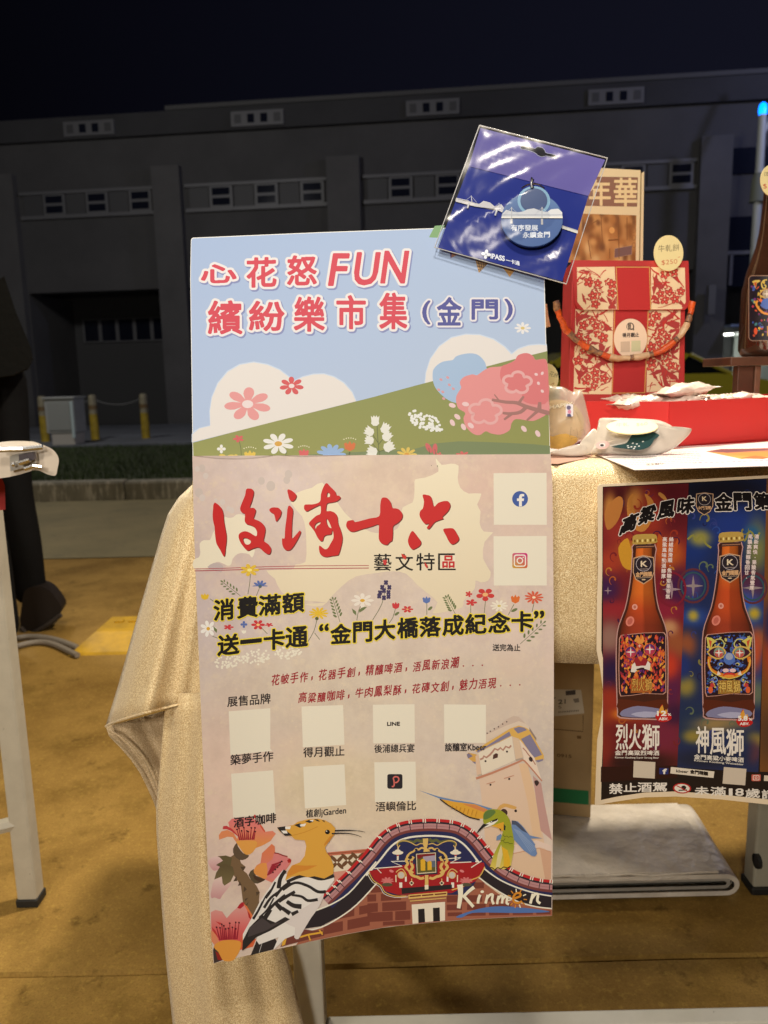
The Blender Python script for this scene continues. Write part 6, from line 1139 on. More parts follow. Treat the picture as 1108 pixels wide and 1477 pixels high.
FB_.poly(Y3(512, 30, 752, 30, 726, 612, 494, 616), (212, 150, 80)); FB_.poly(Y3(518, 30, 745, 30, 719, 606, 500, 610), (180, 40, 40)); FB_.build(rp_, goods_ink, gb, eps=3e-5)
stp = Plane(rp_.p + rp_.n * .0032, rp_.n); sx_, sy_ = Y3(624, 232)[0]; st = empty('round_shop_sticker', stp.pt(sx_, sy_), 'round cream shop sticker on the front of the red gift box, behind the handle', 'sticker')
SA = Art(); SA.tag = 'sticker_paper'; SA.poly([(sx_ + 24 * math.cos(RAD(6 * i)), sy_ + 28.5 * math.sin(RAD(6 * i))) for i in range(60)], (240, 206, 172)); SA.tag = 'sticker_print'
SA.line([Y3(622 + 24 * math.cos(RAD(v)), 150 + 26 * math.sin(RAD(v)))[0] for v in range(110, 420, 15)], 1.3, (30, 24, 24), taper=(.4, 1.3)); SA.line(Y3(612, 130, 612, 165, 635, 168), 1.8, (30, 24, 24)); SA.line(Y3(622, 128, 622, 160), 1.4, (30, 24, 24)); SA.ell(*Y3(645, 172)[0], 1, 1, (30, 24, 24), n=6)
SA.text('得月觀止', Y3(568, 222)[0], Y3(682, 218)[0], 6.6, (60, 46, 44), .012); SA.poly(Y3(556, 255, 620, 252, 620, 326, 556, 328), (206, 176, 146)); SA.poly(Y3(630, 250, 694, 246, 694, 320, 630, 324), (206, 196, 150)); SA.build(stp, goods_ink, st, eps=1.5e-4)
SA2 = None
FT = Art(); FT.tag = 'foot_print'; FT.text('MOONLIGHT', Y3(570, 597)[0], Y3(645, 594)[0], 2.6, (150, 60, 54)) if False else None
# scarf handle, in twisted lengths
hp = Plane(rp_.p + rp_.n * .010, rp_.n); orng = mat('orange_scarf', (.80, .12, .015), .42, noise=(150, .4, (.40, .04, .01))); drk = mat('dark_scarf', (.05, .03, .05), .5, noise=(220, .8, (.42, .20, .08))); crs = mat('cream_scarf', (.70, .56, .38), .45, noise=(50, .3, (.5, .25, .12)))
hpts = catmull(Y3(105, -25, 118, 40, 140, 100, 180, 175, 240, 235, 310, 285, 380, 320, 450, 352, 540, 370, 620, 368, 690, 358, 780, 340, 860, 305, 930, 250, 985, 190, 1020, 120, 1044, 40, 1052, -20), 3, False)
n_ = len(hpts); seg = [0, .06, .2, .26, .33, .40, .44, .53, .56, .64, .66, .78, .80, .90, .93, 1]; cs_ = [drk, orng, drk, orng, drk, orng, crs, drk, crs, drk, orng, drk, crs, drk, orng]
for (a, b), m_ in zip(zip(seg, seg[1:]), cs_):
    i0, i1 = int(a * (n_ - 1)), int(b * (n_ - 1)); ps = hpts[i0:i1 + 1]
    if len(ps) < 2: continue
    rr = [(.0041 + .0005 * math.sin((i0 + k) * .9)) for k in range(len(ps))]; MB().tube([hp.pt(*p) + Vector((.0006 * math.sin(k * 2), 0, .0006 * math.cos(k * 1.7))) for k, p in enumerate(ps)], rr, 10).build('handle_wrap', m_, gb, True)
MB().tube([hp.pt(*p) + Vector((0, .05, 0)) for p in Y3(1030, 90, 1045, 180, 1030, 280, 1035, 400)], [.005, .0085, .008, .005], 10).build('scarf_tail', drk, gb, True); MB().tube([hp.pt(*p) + Vector((0, .03, 0)) for p in Y3(1000, 330, 1020, 380, 1010, 420)], .006, 8).build('scarf_tail', orng, gb, True)
MB().tube([hp.pt(*p) + Vector((0, .045, 0)) for p in Y3(62, -25, 72, 60, 88, 140)], .006, 8).build('scarf_tail', crs, gb, True)

# ---- round price tags
def price_tag(cx, cy, rx, ry, plane, label, lines, name='price_tag', shapes=None):
    e = empty(name, plane.pt(cx, cy + ry), label, 'price tag', 'round cream hand written price tags'); MB().slab([plane.pt(cx + rx * math.cos(RAD(8 * i)), cy + ry * math.sin(RAD(8 * i))) for i in range(45)], -plane.n * .0012).build('tag_card', mat('tag_cream', ink((240, 218, 154)), .5), e)
    a = Art(); a.tag = 'handwriting'
    for tx, p0, p1, h, c in lines: a.text(tx, p0, p1, h, c, -.012, .08)
    for l, wd, c in (shapes or []): a.line(l, wd, c, 3 if len(l) > 2 else 0)
    a.build(plane, goods_ink, e, eps=2e-4); return e
tp1 = plane_y(964, 390, 1.045, 1, 0)
price_tag(964.5, 365, 21.3, 25.8, tp1, 'round cream price tag reading 250 standing on the red gift box', [('牛軋餅', (949.5, 363), (980, 361), 11, (90, 70, 56)), ('$250', (954.5, 382), (977, 380), 9.5, (206, 84, 56))], shapes=[([(978, 371), (981, 370.6)], .7, (206, 84, 56))])
tp2 = plane_y(788, 546, .90, 6, 0)
price_tag(788.5, 546, 17.2, 22, tp2, 'round cream price tag half hidden behind the right edge of the blue board', [('花餅', (792, 541), (803.5, 545), 8, (60, 60, 46))], shapes=[([(793, 556), (800, 552), (796, 558), (801, 563), (793, 566)], .6, (190, 130, 60))])

# ---- red tray of wrapped cakes
co = at_Z(963.3, 647.2, TZ + .001); trf = at_Z(1250, 625, TZ + .001); tlf = at_Z(845.5, 642.2, TZ + .001); hh = Vector((0, 0, at_Y(963.3, 579.3, co.y).z - co.z)); ty = empty('red_tray', co, 'bright red cardboard tray full of wrapped cakes in front of the gift box', 'tray'); rt = mat('bright_red_card', ink((226, 48, 46)), .5, noise=(3, .08))
tnr = (trf - co); tnl = (tlf - co); th = .0015
def wall(a, b, nm='tray_wall'): d = (b - a).normalized(); nrm = d.cross(Vector((0, 0, 1))); nrm = nrm if nrm.y > 0 else -nrm; return MB().hexa([a, b, b + nrm * th, a + nrm * th, a + hh, b + hh, b + hh + nrm * th, a + hh + nrm * th]).build(nm, rt, ty)
wall(co, trf); wall(co + Vector((-.0008, 0, 0)), tlf); far = trf + tnl; wall(tlf, far); wall(trf, far); MB().hexa([co + Vector((0, 0, .001)), trf + Vector((0, 0, .001)), far + Vector((0, 0, .001)), tlf + Vector((0, 0, .001)), co + Vector((0, 0, .003)), trf + Vector((0, 0, .003)), far + Vector((0, 0, .003)), tlf + Vector((0, 0, .003))]).build('tray_floor', rt, ty)
wrap = mat('cake_wrapper', (.84, .76, .68), .3, noise=(60, .25, (.76, .55, .48)), bump=(70, .5, .002), coat=.3); random.seed(9)
def pillow(name, c, ax, L, W, Hh, m, parent=None, crimp=True, nz=.0022):
    ax = Vector(ax).normalized(); sd = Vector((0, 0, 1)).cross(ax).normalized(); up = ax.cross(sd); rows = []
    for i in range(13):
        u = -1 + 2 * i / 12; wdt = W * (1.22 if abs(u) > .95 else .8 if abs(u) > .8 else .98 - .1 * math.cos(u * 3)); ht = Hh * max(.03, (1 - abs(u / .92) ** 3)) if abs(u) < .9 else .0006; r = []
        for k in range(17):
            a = 2 * math.pi * k / 16; r.append(c + ax * (u * L + (.0012 * (-1) ** k if i in (0, 12) and crimp else 0)) + sd * wdt * math.cos(a) + up * (ht * math.sin(a) + (nz * math.sin(k * 2.1 + i * 1.3) if 1 < i < 11 else 0)))
        rows.append(r)
    return grid(name, rows, m, parent, smooth=True)
prt = []
for k in range(17):
    t_ = .04 + k * .058; base_ = co + tnr * t_ * .62 + tnl * random.uniform(.42, .56); lab = ['pale wrapped cake in the red tray, one of the row along its front']
    prt.append(pillow('wrapped_cake', base_ + hh * random.uniform(.90, 1.0) + Vector((0, .0, 0)), (math.cos(random.uniform(-.5, .5)), math.sin(random.uniform(-.3, .5)), random.uniform(.0, .22)), .026, .016, .0055, wrap))
for k in range(7): prt.append(pillow('wrapped_cake', co + tnl * (.12 + k * .11) + Vector((.036, .030, 0)) + hh * random.uniform(.95, 1.02), (math.cos(.4 * k), math.sin(.4 * k), .15), .026, .015, .0055, wrap))
for o in prt: tag(o, 'cream and pink wrapped cake lying in the red tray among others like it', 'wrapped cake', 'wrapped cakes in the red tray')
o = tag(pillow('wrapped_cake', at_Y(988, 563, .95), (1, .15, .10), .036, .017, .008, wrap), 'large pale wrapped cake sticking up highest at the left of the tray', 'wrapped cake', 'wrapped cakes in the red tray')

# ---- papers on the cloth
def paper(name, pts, z, label, cat='paper', col=(.74, .68, .66)): return tag(MB().slab([at_Z(x, y, z) for x, y in pts], (0, 0, -.0006)).build(name, mat(name + '_white', col, .5)), label, cat)
pz = TZ + .0025; pq = [(857, 654), (915, 677.5), (1108, 671.8), (1200, 668), (1200, 632), (960, 645), (880, 648)]; pe_ = empty('menu_sheet', at_Z(1000, 665, pz), 'white printed menu sheet with grey text lines and an orange food photo', 'menu'); MB().slab([at_Z(x, y, pz) for x, y in pq], (0, 0, -.0006)).build('paper_sheet', mat('menu_paper', (.78, .70, .70), .5), pe_)
mpl = Plane((0, 0, pz), (0, 0, 1)); MA = Art(); MA.tag = 'menu_print'; random.seed(4)
for r in range(7):
    x = 893 + r * -3 + 6; y = 655.5 + r * 2.4
    while x < 1004 - r * 2: w_ = random.uniform(2, 6); MA.line([(x + r * 3.4, y - (x - 893) * .035), (x + r * 3.4 + w_, y - (x + w_ - 893) * .035)], .7, (176, 160, 160)); x += w_ + 1.4
MA.text('花生酥糖', (932, 671.5), (958, 670), 3.4, (90, 80, 80), .02)
for i in range(14): MA.line([(1000 + i * 8, 668 - i * .3), (1005 + i * 8, 667.8 - i * .3)], 1.1, (204, 150, 176))
MA.poly([(1018, 651), (1040, 647.5), (1080, 647), (1140, 645), (1140, 658), (1070, 662), (1046, 657)], lambda x, y: (206 + (y - 650) * 3, 120 + (y - 650) * 4, 66)); MA.poly([(1018, 651), (1040, 648), (1108, 647), (1108, 649.5), (1050, 653)], (120, 70, 74)); MA.poly([(1056, 655), (1100, 652), (1130, 656), (1090, 659)], (222, 140, 52)); MA.poly([(1066, 661), (1090, 657), (1112, 660), (1100, 662)], (196, 110, 44))
MA.line([(938, 649), (962, 647.5), (985, 646)], 1, (226, 140, 100)); MA.build(mpl, goods_ink, pe_, eps=2e-4)
fp = empty('flyer', at_Z(820, 640, pz), 'black and white patterned flyer lying under the cookie bag beside the board', 'flyer'); MB().slab([at_Z(x, y, pz) for x, y in ((780, 632), (845, 634), (850, 642), (836, 655), (780, 656))], (0, 0, -.0006)).build('paper_sheet', mat('flyer_paper', (.72, .66, .68), .4), fp)
FLA = Art(); FLA.tag = 'flyer_print'
for l, w_ in (((823, 645.5, 837, 638), 2.2), ((796, 637, 815, 640, 806, 645), .8), ((828, 651, 836, 645), 1.2), ((834, 650, 842, 643), 1), ((795, 647, 812, 643), .8), ((826, 648, 832, 653), .8)): FLA.line(ZF(*l), w_, (50, 44, 56))
FLA.poly([(796, 640), (812, 637), (818, 640), (803, 644)], (190, 176, 196)); FLA.build(mpl, goods_ink, fp, eps=2e-4)
tag(MB().slab([at_Z(x, y, TZ + .0012) for x, y in ((782, 655), (858, 654), (846, 661), (804, 669), (782, 668))], (0, 0, -.0005)).build('brown_envelope', mat('envelope_brown', (.40, .22, .17), .6)), 'dull brown paper edge showing under the bags beside the board', 'envelope')

# ---- cookie bag, standing
film = bpy.data.materials.new('milky_film'); film.use_nodes = True; t = film.node_tree; b_ = P(film); b_.inputs['Base Color'].default_value = (.74, .68, .60, 1); b_.inputs['Roughness'].default_value = .25; b_.inputs['Alpha'].default_value = .42
film2 = mat('bag_paper', (.68, .61, .54), .35, noise=(18, .18), bump=(30, .6, .004), coat=.2)
def bag(plane, pts, bulge, m, name, parent, n=16, seed=0, back=.012):
    """pillow surface inside an outline: rings shrinking to the centre and bulging out"""
    o = catmull(pts, 3); cxx = sum(p[0] for p in o) / len(o); cyy = sum(p[1] for p in o) / len(o); rng = random.Random(seed); bm = bmesh.new(); R_ = []
    for k in range(9):
        s_ = 1 - k / 9; h = bulge * (1 - s_ ** 2.2); R_.append([bm.verts.new(plane.pt(cxx + (x - cxx) * s_, cyy + (y - cyy) * s_) + plane.n * (h + bulge * .10 * math.sin(i * .9 + k * .8) * (1 - abs(2 * s_ - 1)))) for i, (x, y) in enumerate(o)])
    for a, b in zip(R_, R_[1:]):
        for i in range(len(o)): bm.faces.new((a[i], a[(i + 1) % len(o)], b[(i + 1) % len(o)], b[i]))
    bm.faces.new(R_[-1]); rb = [bm.verts.new(v.co - plane.n * back * .3 - Vector((0, 0, 0))) for v in R_[0]]
    for i in range(len(o)): bm.faces.new((rb[i], rb[(i + 1) % len(o)], R_[0][(i + 1) % len(o)], R_[0][i]))
    bm.faces.new(rb[::-1]); bmesh.ops.recalc_face_normals(bm, faces=bm.faces); me = bpy.data.meshes.new(name); bm.to_mesh(me); bm.free(); return link_mesh(name, me, m, parent, True)
cpn = plane_y(815, 630, .865, 14, 6); cbg = empty('cookie_bag', cpn.pt(815, 636), 'translucent cookie bag with a yellow cookie and small sticker, upright beside the board', 'bag')
bag(cpn, [(783, 561), (800, 557.5), (812, 558), (826, 565), (838, 562), (843, 575), (848, 596), (852, 618), (846, 627), (838, 635), (815, 632), (783, 632)], .012, film, 'bag_film', cbg)
ck = MB(); cc_ = cpn.pt(806, 612) - cpn.n * .001; ck.lathe([(.002, -.004), (.030, -.003), (.033, 0), (.029, .004), (.010, .006), (.002, .006)]); cko = ck.build('cookie', mat('yellow_cookie', (.70, .42, .10), .7, noise=(60, .3)), None, True); cko.matrix_world = Matrix.Translation(cc_) @ cpn.n.to_track_quat('Z', 'Y').to_matrix().to_4x4() @ Matrix.Scale(.85, 4); cko.parent = cbg; cko.matrix_parent_inverse = Matrix.Translation(cbg.location).inverted()
clf = Plane(cpn.p + cpn.n * .0135, cpn.n); KA = Art(); KA.tag = 'bag_print'; KA.text('HAPPY', (793, 590), (826, 585), 7.6, (236, 222, 190), .01); KA.line([(822, 630), (824, 616), (828, 622), (832, 618), (834, 630), (824, 632)], .5, (120, 104, 90)); KA.line([(836, 622), (842, 619), (844, 628)], .4, (120, 104, 90))
KA.poly(rrect(821.5, 592, 5.2, 9, 1.5), (236, 226, 226)); KA.ell(820.5, 588, 3.2, 3, (104, 92, 120)); KA.ell(821.5, 594, 2.6, 3, (216, 140, 160)); KA.poly([(818.5, 597), (823, 597), (824.5, 601), (818, 601)], (70, 70, 110)); KA.build(clf, goods_ink, cbg, eps=2e-4)
# ---- lying bag with green print and oval tag
lpn = plane_y(900, 640, .838, 38, 4); lb = empty('snack_bag', lpn.pt(900, 655), 'flat pale snack bag with dark green print and an oval tag, lying before the tray', 'bag')
bag(lpn, Y3(345, 1026, 350, 1000, 372, 930, 400, 830, 412, 788, 480, 784, 560, 784, 700, 790, 820, 800, 900, 832, 945, 868, 990, 868, 1045, 858, 1040, 885, 985, 940, 930, 985, 860, 1016, 760, 1036, 620, 1034, 480, 1026), .013, film2, 'bag_body', lb, seed=2)
bag(lpn, Y3(60, 1028, 100, 1010, 180, 1004, 270, 990, 300, 950, 340, 880, 380, 860, 400, 930, 380, 1000, 345, 1030, 250, 1044, 150, 1040), .004, film2, 'bag_tail', lb)
lf = Plane(lpn.p + lpn.n * .0148, lpn.n); LA = Art(); LA.tag = 'bag_print'
LA.poly(Y3(490, 985, 560, 968, 600, 955, 625, 915, 660, 880, 720, 860, 780, 862, 800, 890, 826, 905, 790, 935, 765, 975, 735, 995, 690, 1006, 640, 1004, 560, 996), (34, 70, 68), 2); LA.line(Y3(480, 978, 560, 962, 600, 945, 625, 905, 665, 870, 730, 850), .7, (226, 222, 206), 3)
for x, y in ((710, 948), (640, 960), (668, 965), (605, 978), (630, 985), (655, 985), (683, 980), (610, 990), (648, 997)): LA.ell(*Y3(x, y)[0], 1.6, .9, (226, 222, 210), -10, n=8)
LA.ell(*Y3(430, 972)[0], 10, 6, (232, 190, 176), -8); LA.ell(*Y3(428, 973)[0], 4.4, 3, (240, 226, 214)); LA.ell(*Y3(426, 974)[0], 2.8, 1.8, (60, 52, 50))
for k in range(3): LA.line(Y3(745 + k * 18, 862 - k * 3, 780 + k * 14, 880, 822, 890 - k * 12), .8, (226, 222, 206), 2)
LA.build(lf, goods_ink, lb, eps=2e-4)
zp = plane_y(914, 618, .822, 66, 0); price_tag(*Y3(636, 845)[0], 37, 10.2, zp, 'oval looking cream price tag lying flat on the green printed snack bag', [('牛軋', (889, 615.5), (907, 614), 6, (110, 110, 80)), ('$60', (918, 614.5), (934, 613), 6, (200, 120, 80))])

# ---- bottle on a wooden stand
Yb = 1.09; stx = at_Y(1052, 519, Yb).x; ws = empty('wooden_bottle_stand', (stx + .06, Yb, TZ), 'small dark brown wooden stand carrying the beer bottle at the right edge', 'stand'); wdm = mat('dark_wood', (.115, .05, .03), .4, noise=(30, .35)); zt0, zt1 = at_Y(1090, 527, Yb).z, at_Y(1090, 514.5, Yb).z
MB().box(stx, stx + .16, Yb - .005, Yb + .09, zt0, zt1, .001).build('shelf', wdm, ws)
lx0, lx1 = at_Y(1066, 545, Yb).x, at_Y(1089, 545, Yb).x; MB().box(lx0, lx1, Yb + .004, Yb + .02, TZ, zt0 - .0005, .001).build('leg', wdm, ws); MB().box(lx1 + .001, lx1 + .009, Yb + .002, Yb + .07, TZ, zt0 - .0005, .001).build('leg', mat('side_wood', (.20, .10, .06), .45, noise=(40, .3)), ws)
R_b = .0363; bcx = at_Y(1070.5, 470, Yb + .04).x + R_b; bcy = Yb + .042; bz = zt1; bo_ = empty('beer_bottle', (bcx, bcy, bz), 'dark brown beer bottle with a colourful lion label on the wooden stand', 'bottle')
glass = bpy.data.materials.new('brown_glass'); glass.use_nodes = True; g_ = P(glass); g_.inputs['Base Color'].default_value = (.045, .018, .010, 1); g_.inputs['Roughness'].default_value = .04; g_.inputs['Coat Weight'].default_value = .5; g_.inputs['Specular IOR Level'].default_value = .9
MB().lathe([(.028, 0), (.0325, .003), (R_b, .010), (R_b, .092), (.0335, .104), (.031, .118), (.026, .134), (.0205, .152), (.0172, .172), (.0152, .20), (.0138, .228), (.0138, .240), (.0152, .242), (.0152, .248), (.013, .250)], n=48).build('glass', glass, None, True).parent = bo_
MB().lathe([(.0158, .246), (.0162, .252), (.0140, .258), (.002, .259)], n=24).build('crown_cap', mat('gold_cap', (.7, .5, .2), .3, .9), None, True).parent = bo_
class Cyl:
    def __init__(s, r): s.r = r
    def pt(s, x, y, lift=0):
        d = ray(x, y); ox, oy = -bcx, -bcy; a = d.x ** 2 + d.y ** 2; b = 2 * (ox * d.x + oy * d.y); c = ox * ox + oy * oy - s.r ** 2; q = b * b - 4 * a * c; tt = (-b - math.sqrt(max(0, q))) / (2 * a); return CAMP + d * tt * (1 - lift)
def G4q(*a): return V(1048, 380, 8.2)(*a)
XA = Art(); XA.tag = 'bottle_label'; lab_q = rrect(1108, 444.5, 28.5, 47.5, 6); XA.poly(lab_q, (150, 118, 96)); random.seed(31)
pal = [(60, 90, 160), (206, 84, 50), (120, 60, 120), (70, 130, 130), (216, 180, 70), (30, 26, 34), (90, 110, 180), (180, 60, 80), (40, 50, 100)]
XA.poly(rrect(1108, 444.5, 27.2, 46.2, 5), (34, 28, 36))
for i in range(150): x, y = random.uniform(1084, 1132), random.uniform(404, 486); XA.ell(x, y, random.uniform(1, 3.4), random.uniform(.7, 2.2), random.choice(pal), random.uniform(0, 180), n=8)
YLW = (220, 190, 90)
for sg in (1,):
    XA.poly(G4q(300, 215, 340, 195, 390, 195, 400, 210, 360, 235, 345, 300, 325, 240), YLW); XA.poly(G4q(325, 225, 360, 220, 345, 290), (206, 84, 50)); XA.line(G4q(480, 195, 440, 200, 415, 240, 430, 290, 460, 290, 465, 260, 445, 255), 1.8, YLW, 3); XA.poly(G4q(380, 365, 420, 310, 480, 300, 560, 305, 560, 410, 460, 420, 410, 395), (212, 170, 80)); XA.poly(G4q(395, 365, 430, 325, 480, 312, 550, 315, 550, 400, 470, 408), (80, 30, 40)); XA.ell(*G4q(478, 360)[0], 6.5, 6.5, (170, 150, 120)); XA.star(*G4q(478, 360)[0], 6, (240, 224, 200))
    XA.line(G4q(370, 440, 352, 480, 385, 540, 450, 590, 560, 600), 3, (232, 150, 60), 3); XA.line(G4q(385, 470, 405, 520, 470, 560), 2.4, (40, 26, 28), 3); XA.poly(G4q(400, 410, 440, 440, 410, 460, 380, 440), (230, 110, 40)); XA.ell(1107, 438, 9, 8, (80, 110, 180)); XA.poly(G4q(480, 740, 600, 740, 600, 860, 480, 860), (206, 150, 60)); XA.ell(*G4q(345, 800)[0], 2.6, 5, (230, 90, 50))
XA.build(Cyl(R_b + .0004), ink_mat('label_ink', .4), bo_, eps=4e-5, cuts=[1081 + 2.5 * i for i in range(22)])
XN = Art(); XN.tag = 'neck_badge'; XN.poly([(1103.5, 262), (1113, 258), (1120, 262), (1120, 300), (1110, 326), (1103.5, 318), (1101, 300)], (150, 118, 96)); XN.poly([(1105, 264), (1113, 260), (1118, 264), (1118, 300), (1110, 322), (1105, 314), (1103, 300)], (34, 28, 32)); 
tp3 = plane_y(1112, 260, bcy - .03, 5, 0); price_tag(1114, 260, 17, 23, tp3, 'round cream price tag stuck to the neck of the beer bottle at the right edge', [('啤酒', (1103, 255), (1124, 253), 9, (70, 60, 56)), ('$160', (1101, 272), (1126, 269), 9.5, (206, 84, 56))])

# ================================================================= beer poster taped to the cloth
Y6 = V(850, 680, 4.295); Y7 = V(850, 920, 4.295); L1 = V(885, 760, 10.55); L2 = V(880, 895, 10.55); L3 = V(1000, 895, 9.843)
bpp = plane_y(985, 700, .7355, -.5, 0); po = empty('beer_poster', bpp.pt(985, 900), 'glossy beer poster of two brown bottles on red and blue hanging from the cloth', 'poster')
left = [(861.8, 703), (862.4, 760), (862.8, 820), (861.2, 870), (860.5, 938), (866, 965), (869.8, 994.5), (869, 1020), (866, 1045), (861.6, 1068), (860, 1110), (858.1, 1161.5)]
po_out = [(863.5, 700), (868, 698.6), (985, 692.5), (1108, 685.6), (1330, 674), (1330, 1172), (1240, 1172), (1170, 1167), (1108, 1160.5), (1040, 1153), (975, 1148.8), (930, 1150), (890, 1156)] + left[::-1]
MB().slab([bpp.pt(x, y) for x, y in po_out], -bpp.n * .0006).build('poster_paper', mat('poster_white', ink((238, 214, 178)), .35, coat=.3), po)
QA = Art(); QA.tag = 'printed_background'
FI = [(960, 730, 70, 40, (84, 22, 30)), (890, 720, 40, 30, (66, 20, 22)), (880, 735, 10, 24, (196, 130, 60)), (917, 725, 14, 22, (206, 140, 66)), (940, 745, 20, 40, (150, 50, 36)), (900, 770, 30, 30, (150, 48, 40)), (915, 800, 24, 20, (200, 140, 44)), (880, 810, 20, 20, (166, 60, 40)), (965, 800, 24, 24, (190, 90, 36)), (875, 850, 20, 22, (62, 30, 72)), (978, 850, 20, 30, (66, 28, 70)), (960, 880, 30, 16, (140, 34, 56)), (890, 880, 40, 14, (150, 40, 48)), (880, 920, 20, 26, (150, 110, 96)), (975, 930, 20, 26, (156, 84, 50)), (965, 905, 14, 12, (196, 140, 96)), (885, 970, 26, 26, (40, 24, 66)), (970, 990, 16, 40, (90, 30, 70)), (966, 960, 14, 20, (200, 60, 40)), (880, 1010, 20, 22, (156, 50, 36)), (900, 1040, 40, 16, (196, 84, 30)), (900, 1060, 50, 30, (110, 26, 34)), (960, 1060, 30, 30, (120, 36, 60)), (920, 1100, 60, 16, (44, 18, 24)), (900, 1030, 16, 8, (226, 130, 40)), (870, 1080, 14, 30, (130, 40, 34)), (975, 1030, 20, 16, (60, 24, 60))]
BLU = [(1040, 710, 80, 24, (22, 22, 34)), (1000, 790, 24, 30, (28, 50, 110)), (1060, 760, 50, 30, (34, 54, 120)), (1010, 776, 16, 12, (150, 140, 70)), (1092, 790, 16, 40, (120, 120, 70)), (1085, 770, 12, 12, (40, 90, 130)), (1080, 850, 24, 30, (90, 40, 60)), (998, 845, 14, 22, (80, 60, 110)), (1072, 880, 30, 30, (50, 90, 170)), (1000, 890, 24, 14, (40, 70, 140)), (1088, 885, 9, 9, (190, 160, 50)), (1000, 888, 8, 8, (180, 156, 60)), (990, 930, 16, 20, (150, 80, 50)), (1096, 925, 14, 20, (150, 90, 60)), (1094, 970, 16, 30, (34, 56, 120)), (1092, 1000, 14, 20, (100, 110, 90)), (990, 990, 14, 16, (150, 130, 60)), (985, 960, 12, 20, (30, 50, 110)), (1090, 940, 10, 30, (190, 80, 50)), (1000, 1040, 30, 30, (30, 50, 80)), (1040, 1045, 40, 12, (160, 130, 80)), (1088, 1068, 16, 12, (170, 140, 60)), (1085, 1085, 12, 16, (130, 60, 60)), (1060, 1080, 30, 30, (24, 44, 84)), (1020, 1095, 50, 14, (24, 34, 56)), (1000, 1062, 16, 10, (150, 130, 60))]
bkg = (26, 20, 24); QA.poly([(869.5, 702), (985, 696.2), (1108, 689.8), (1322, 678.5), (1322, 1166), (1240, 1165), (1170, 1160), (1108, 1153), (1040, 1146), (975, 1141.5), (930, 1143), (890, 1149), (867, 1154), (868, 1110), (870, 1060), (874, 1020), (876, 994), (873, 965), (867.5, 938), (868, 870), (869, 820), (869, 760)], bkg)
QA.field(0, 0, 0, 0, 46, 110, blobs((118, 34, 40), FI), quad=[(870.2, 703), (993.5, 697), (978.5, 1106), (869.5, 1108)])
QA.poly([(867, 1106), (979, 1104), (977, 1122), (866.5, 1128)], (44, 16, 20))
QA.field(0, 0, 0, 0, 46, 110, blobs((30, 44, 84), BLU), quad=[(994.3, 697), (1108, 691), (1094, 1114), (977, 1107)])
QA.field(0, 0, 0, 0, 30, 60, blobs((120, 74, 38), [(1120, 930, 20, 60, (180, 60, 40)), (1150, 1000, 30, 40, (170, 130, 50)), (1110, 900, 10, 30, (40, 40, 80)), (1200, 850, 50, 60, (80, 90, 50)), (1110, 1060, 20, 40, (90, 60, 40))]), quad=[(1106, 691), (1320, 680), (1320, 1120), (1096, 1113)])
QA.tag = 'printed_swirls'; rg = random.Random(5)
def swirl(x, y, r, c, a0):
    p = [(x + r * (1 - t * .75) * math.cos(a0 + t * 4.6), y + r * 1.1 * (1 - t * .75) * math.sin(a0 + t * 4.6)) for t in [k / 9 for k in range(10)]]
    QA.line(p, r * .42, c, 2, taper=(.25, 1))
for i in range(46):
    x = rg.uniform(876, 976); y = rg.uniform(708, 1085); swirl(x, y, rg.uniform(4, 9), rg.choice([(150, 50, 34), (176, 88, 38), (92, 34, 66), (120, 34, 40), (60, 24, 60), (188, 120, 48)]), rg.uniform(0, 6))
for i in range(50):
    x = rg.uniform(1000, 1088); y = rg.uniform(704, 1090); swirl(x - (y - 700) * .03, y, rg.uniform(4, 9), rg.choice([(44, 74, 140), (60, 96, 156), (30, 40, 84), (96, 108, 84), (50, 60, 120), (130, 120, 64), (30, 30, 66)]), rg.uniform(0, 6))
QA.tag = 'printed_eyes'
for x, y, r in ((1000, 845, 24), (1086, 848, 22)):
    QA.new('printed_eye'); QA.line([(x + r * .9 * math.cos(RAD(v)), y + r * math.sin(RAD(v))) for v in range(0, 360, 15)], 3, (96, 46, 56), closed=True); QA.line([(x + r * .72 * math.cos(RAD(v)), y + r * .8 * math.sin(RAD(v))) for v in range(0, 360, 15)], 2.4, (50, 80, 90), closed=True); QA.star(x, y, 15, (150, 132, 130))
for x, y in ((872, 852), (969, 850)): QA.line([(max(869.6, x + 20 * math.cos(RAD(v))), y + 24 * math.sin(RAD(v))) for v in range(0, 360, 15)], 3, (126, 30, 50), closed=True) if x > 900 else None; QA.star(x + (5 if x < 900 else 0), y, 14 if x > 900 else 6, (158, 130, 134))
for p, c in (((872, 742, 878, 728, 892, 716, 899, 722, 896, 740, 888, 756, 876, 764), (184, 116, 56)), ((906, 720, 914, 712, 912, 728, 920, 744, 930, 740, 934, 726, 930, 712, 942, 722, 944, 742, 930, 766, 914, 762, 905, 742), (192, 124, 56)), ((950, 714, 962, 724, 960, 716, 952, 710), (190, 130, 64)), ((892, 790, 905, 776, 910, 790, 918, 800, 924, 812, 912, 822, 898, 816), (206, 146, 46)), ((950, 770, 960, 782, 972, 786, 978, 776, 976, 796, 962, 806, 948, 800), (186, 84, 36))): QA.poly(ZF(*p), c, 3)
for p in ((992, 778, 1000, 772, 1004, 780, 1012, 772, 1018, 784, 1026, 790), (1060, 784, 1066, 770, 1074, 780, 1082, 766, 1090, 776, 1096, 768)): QA.line(ZF(*p), 3, (140, 134, 64), 3)
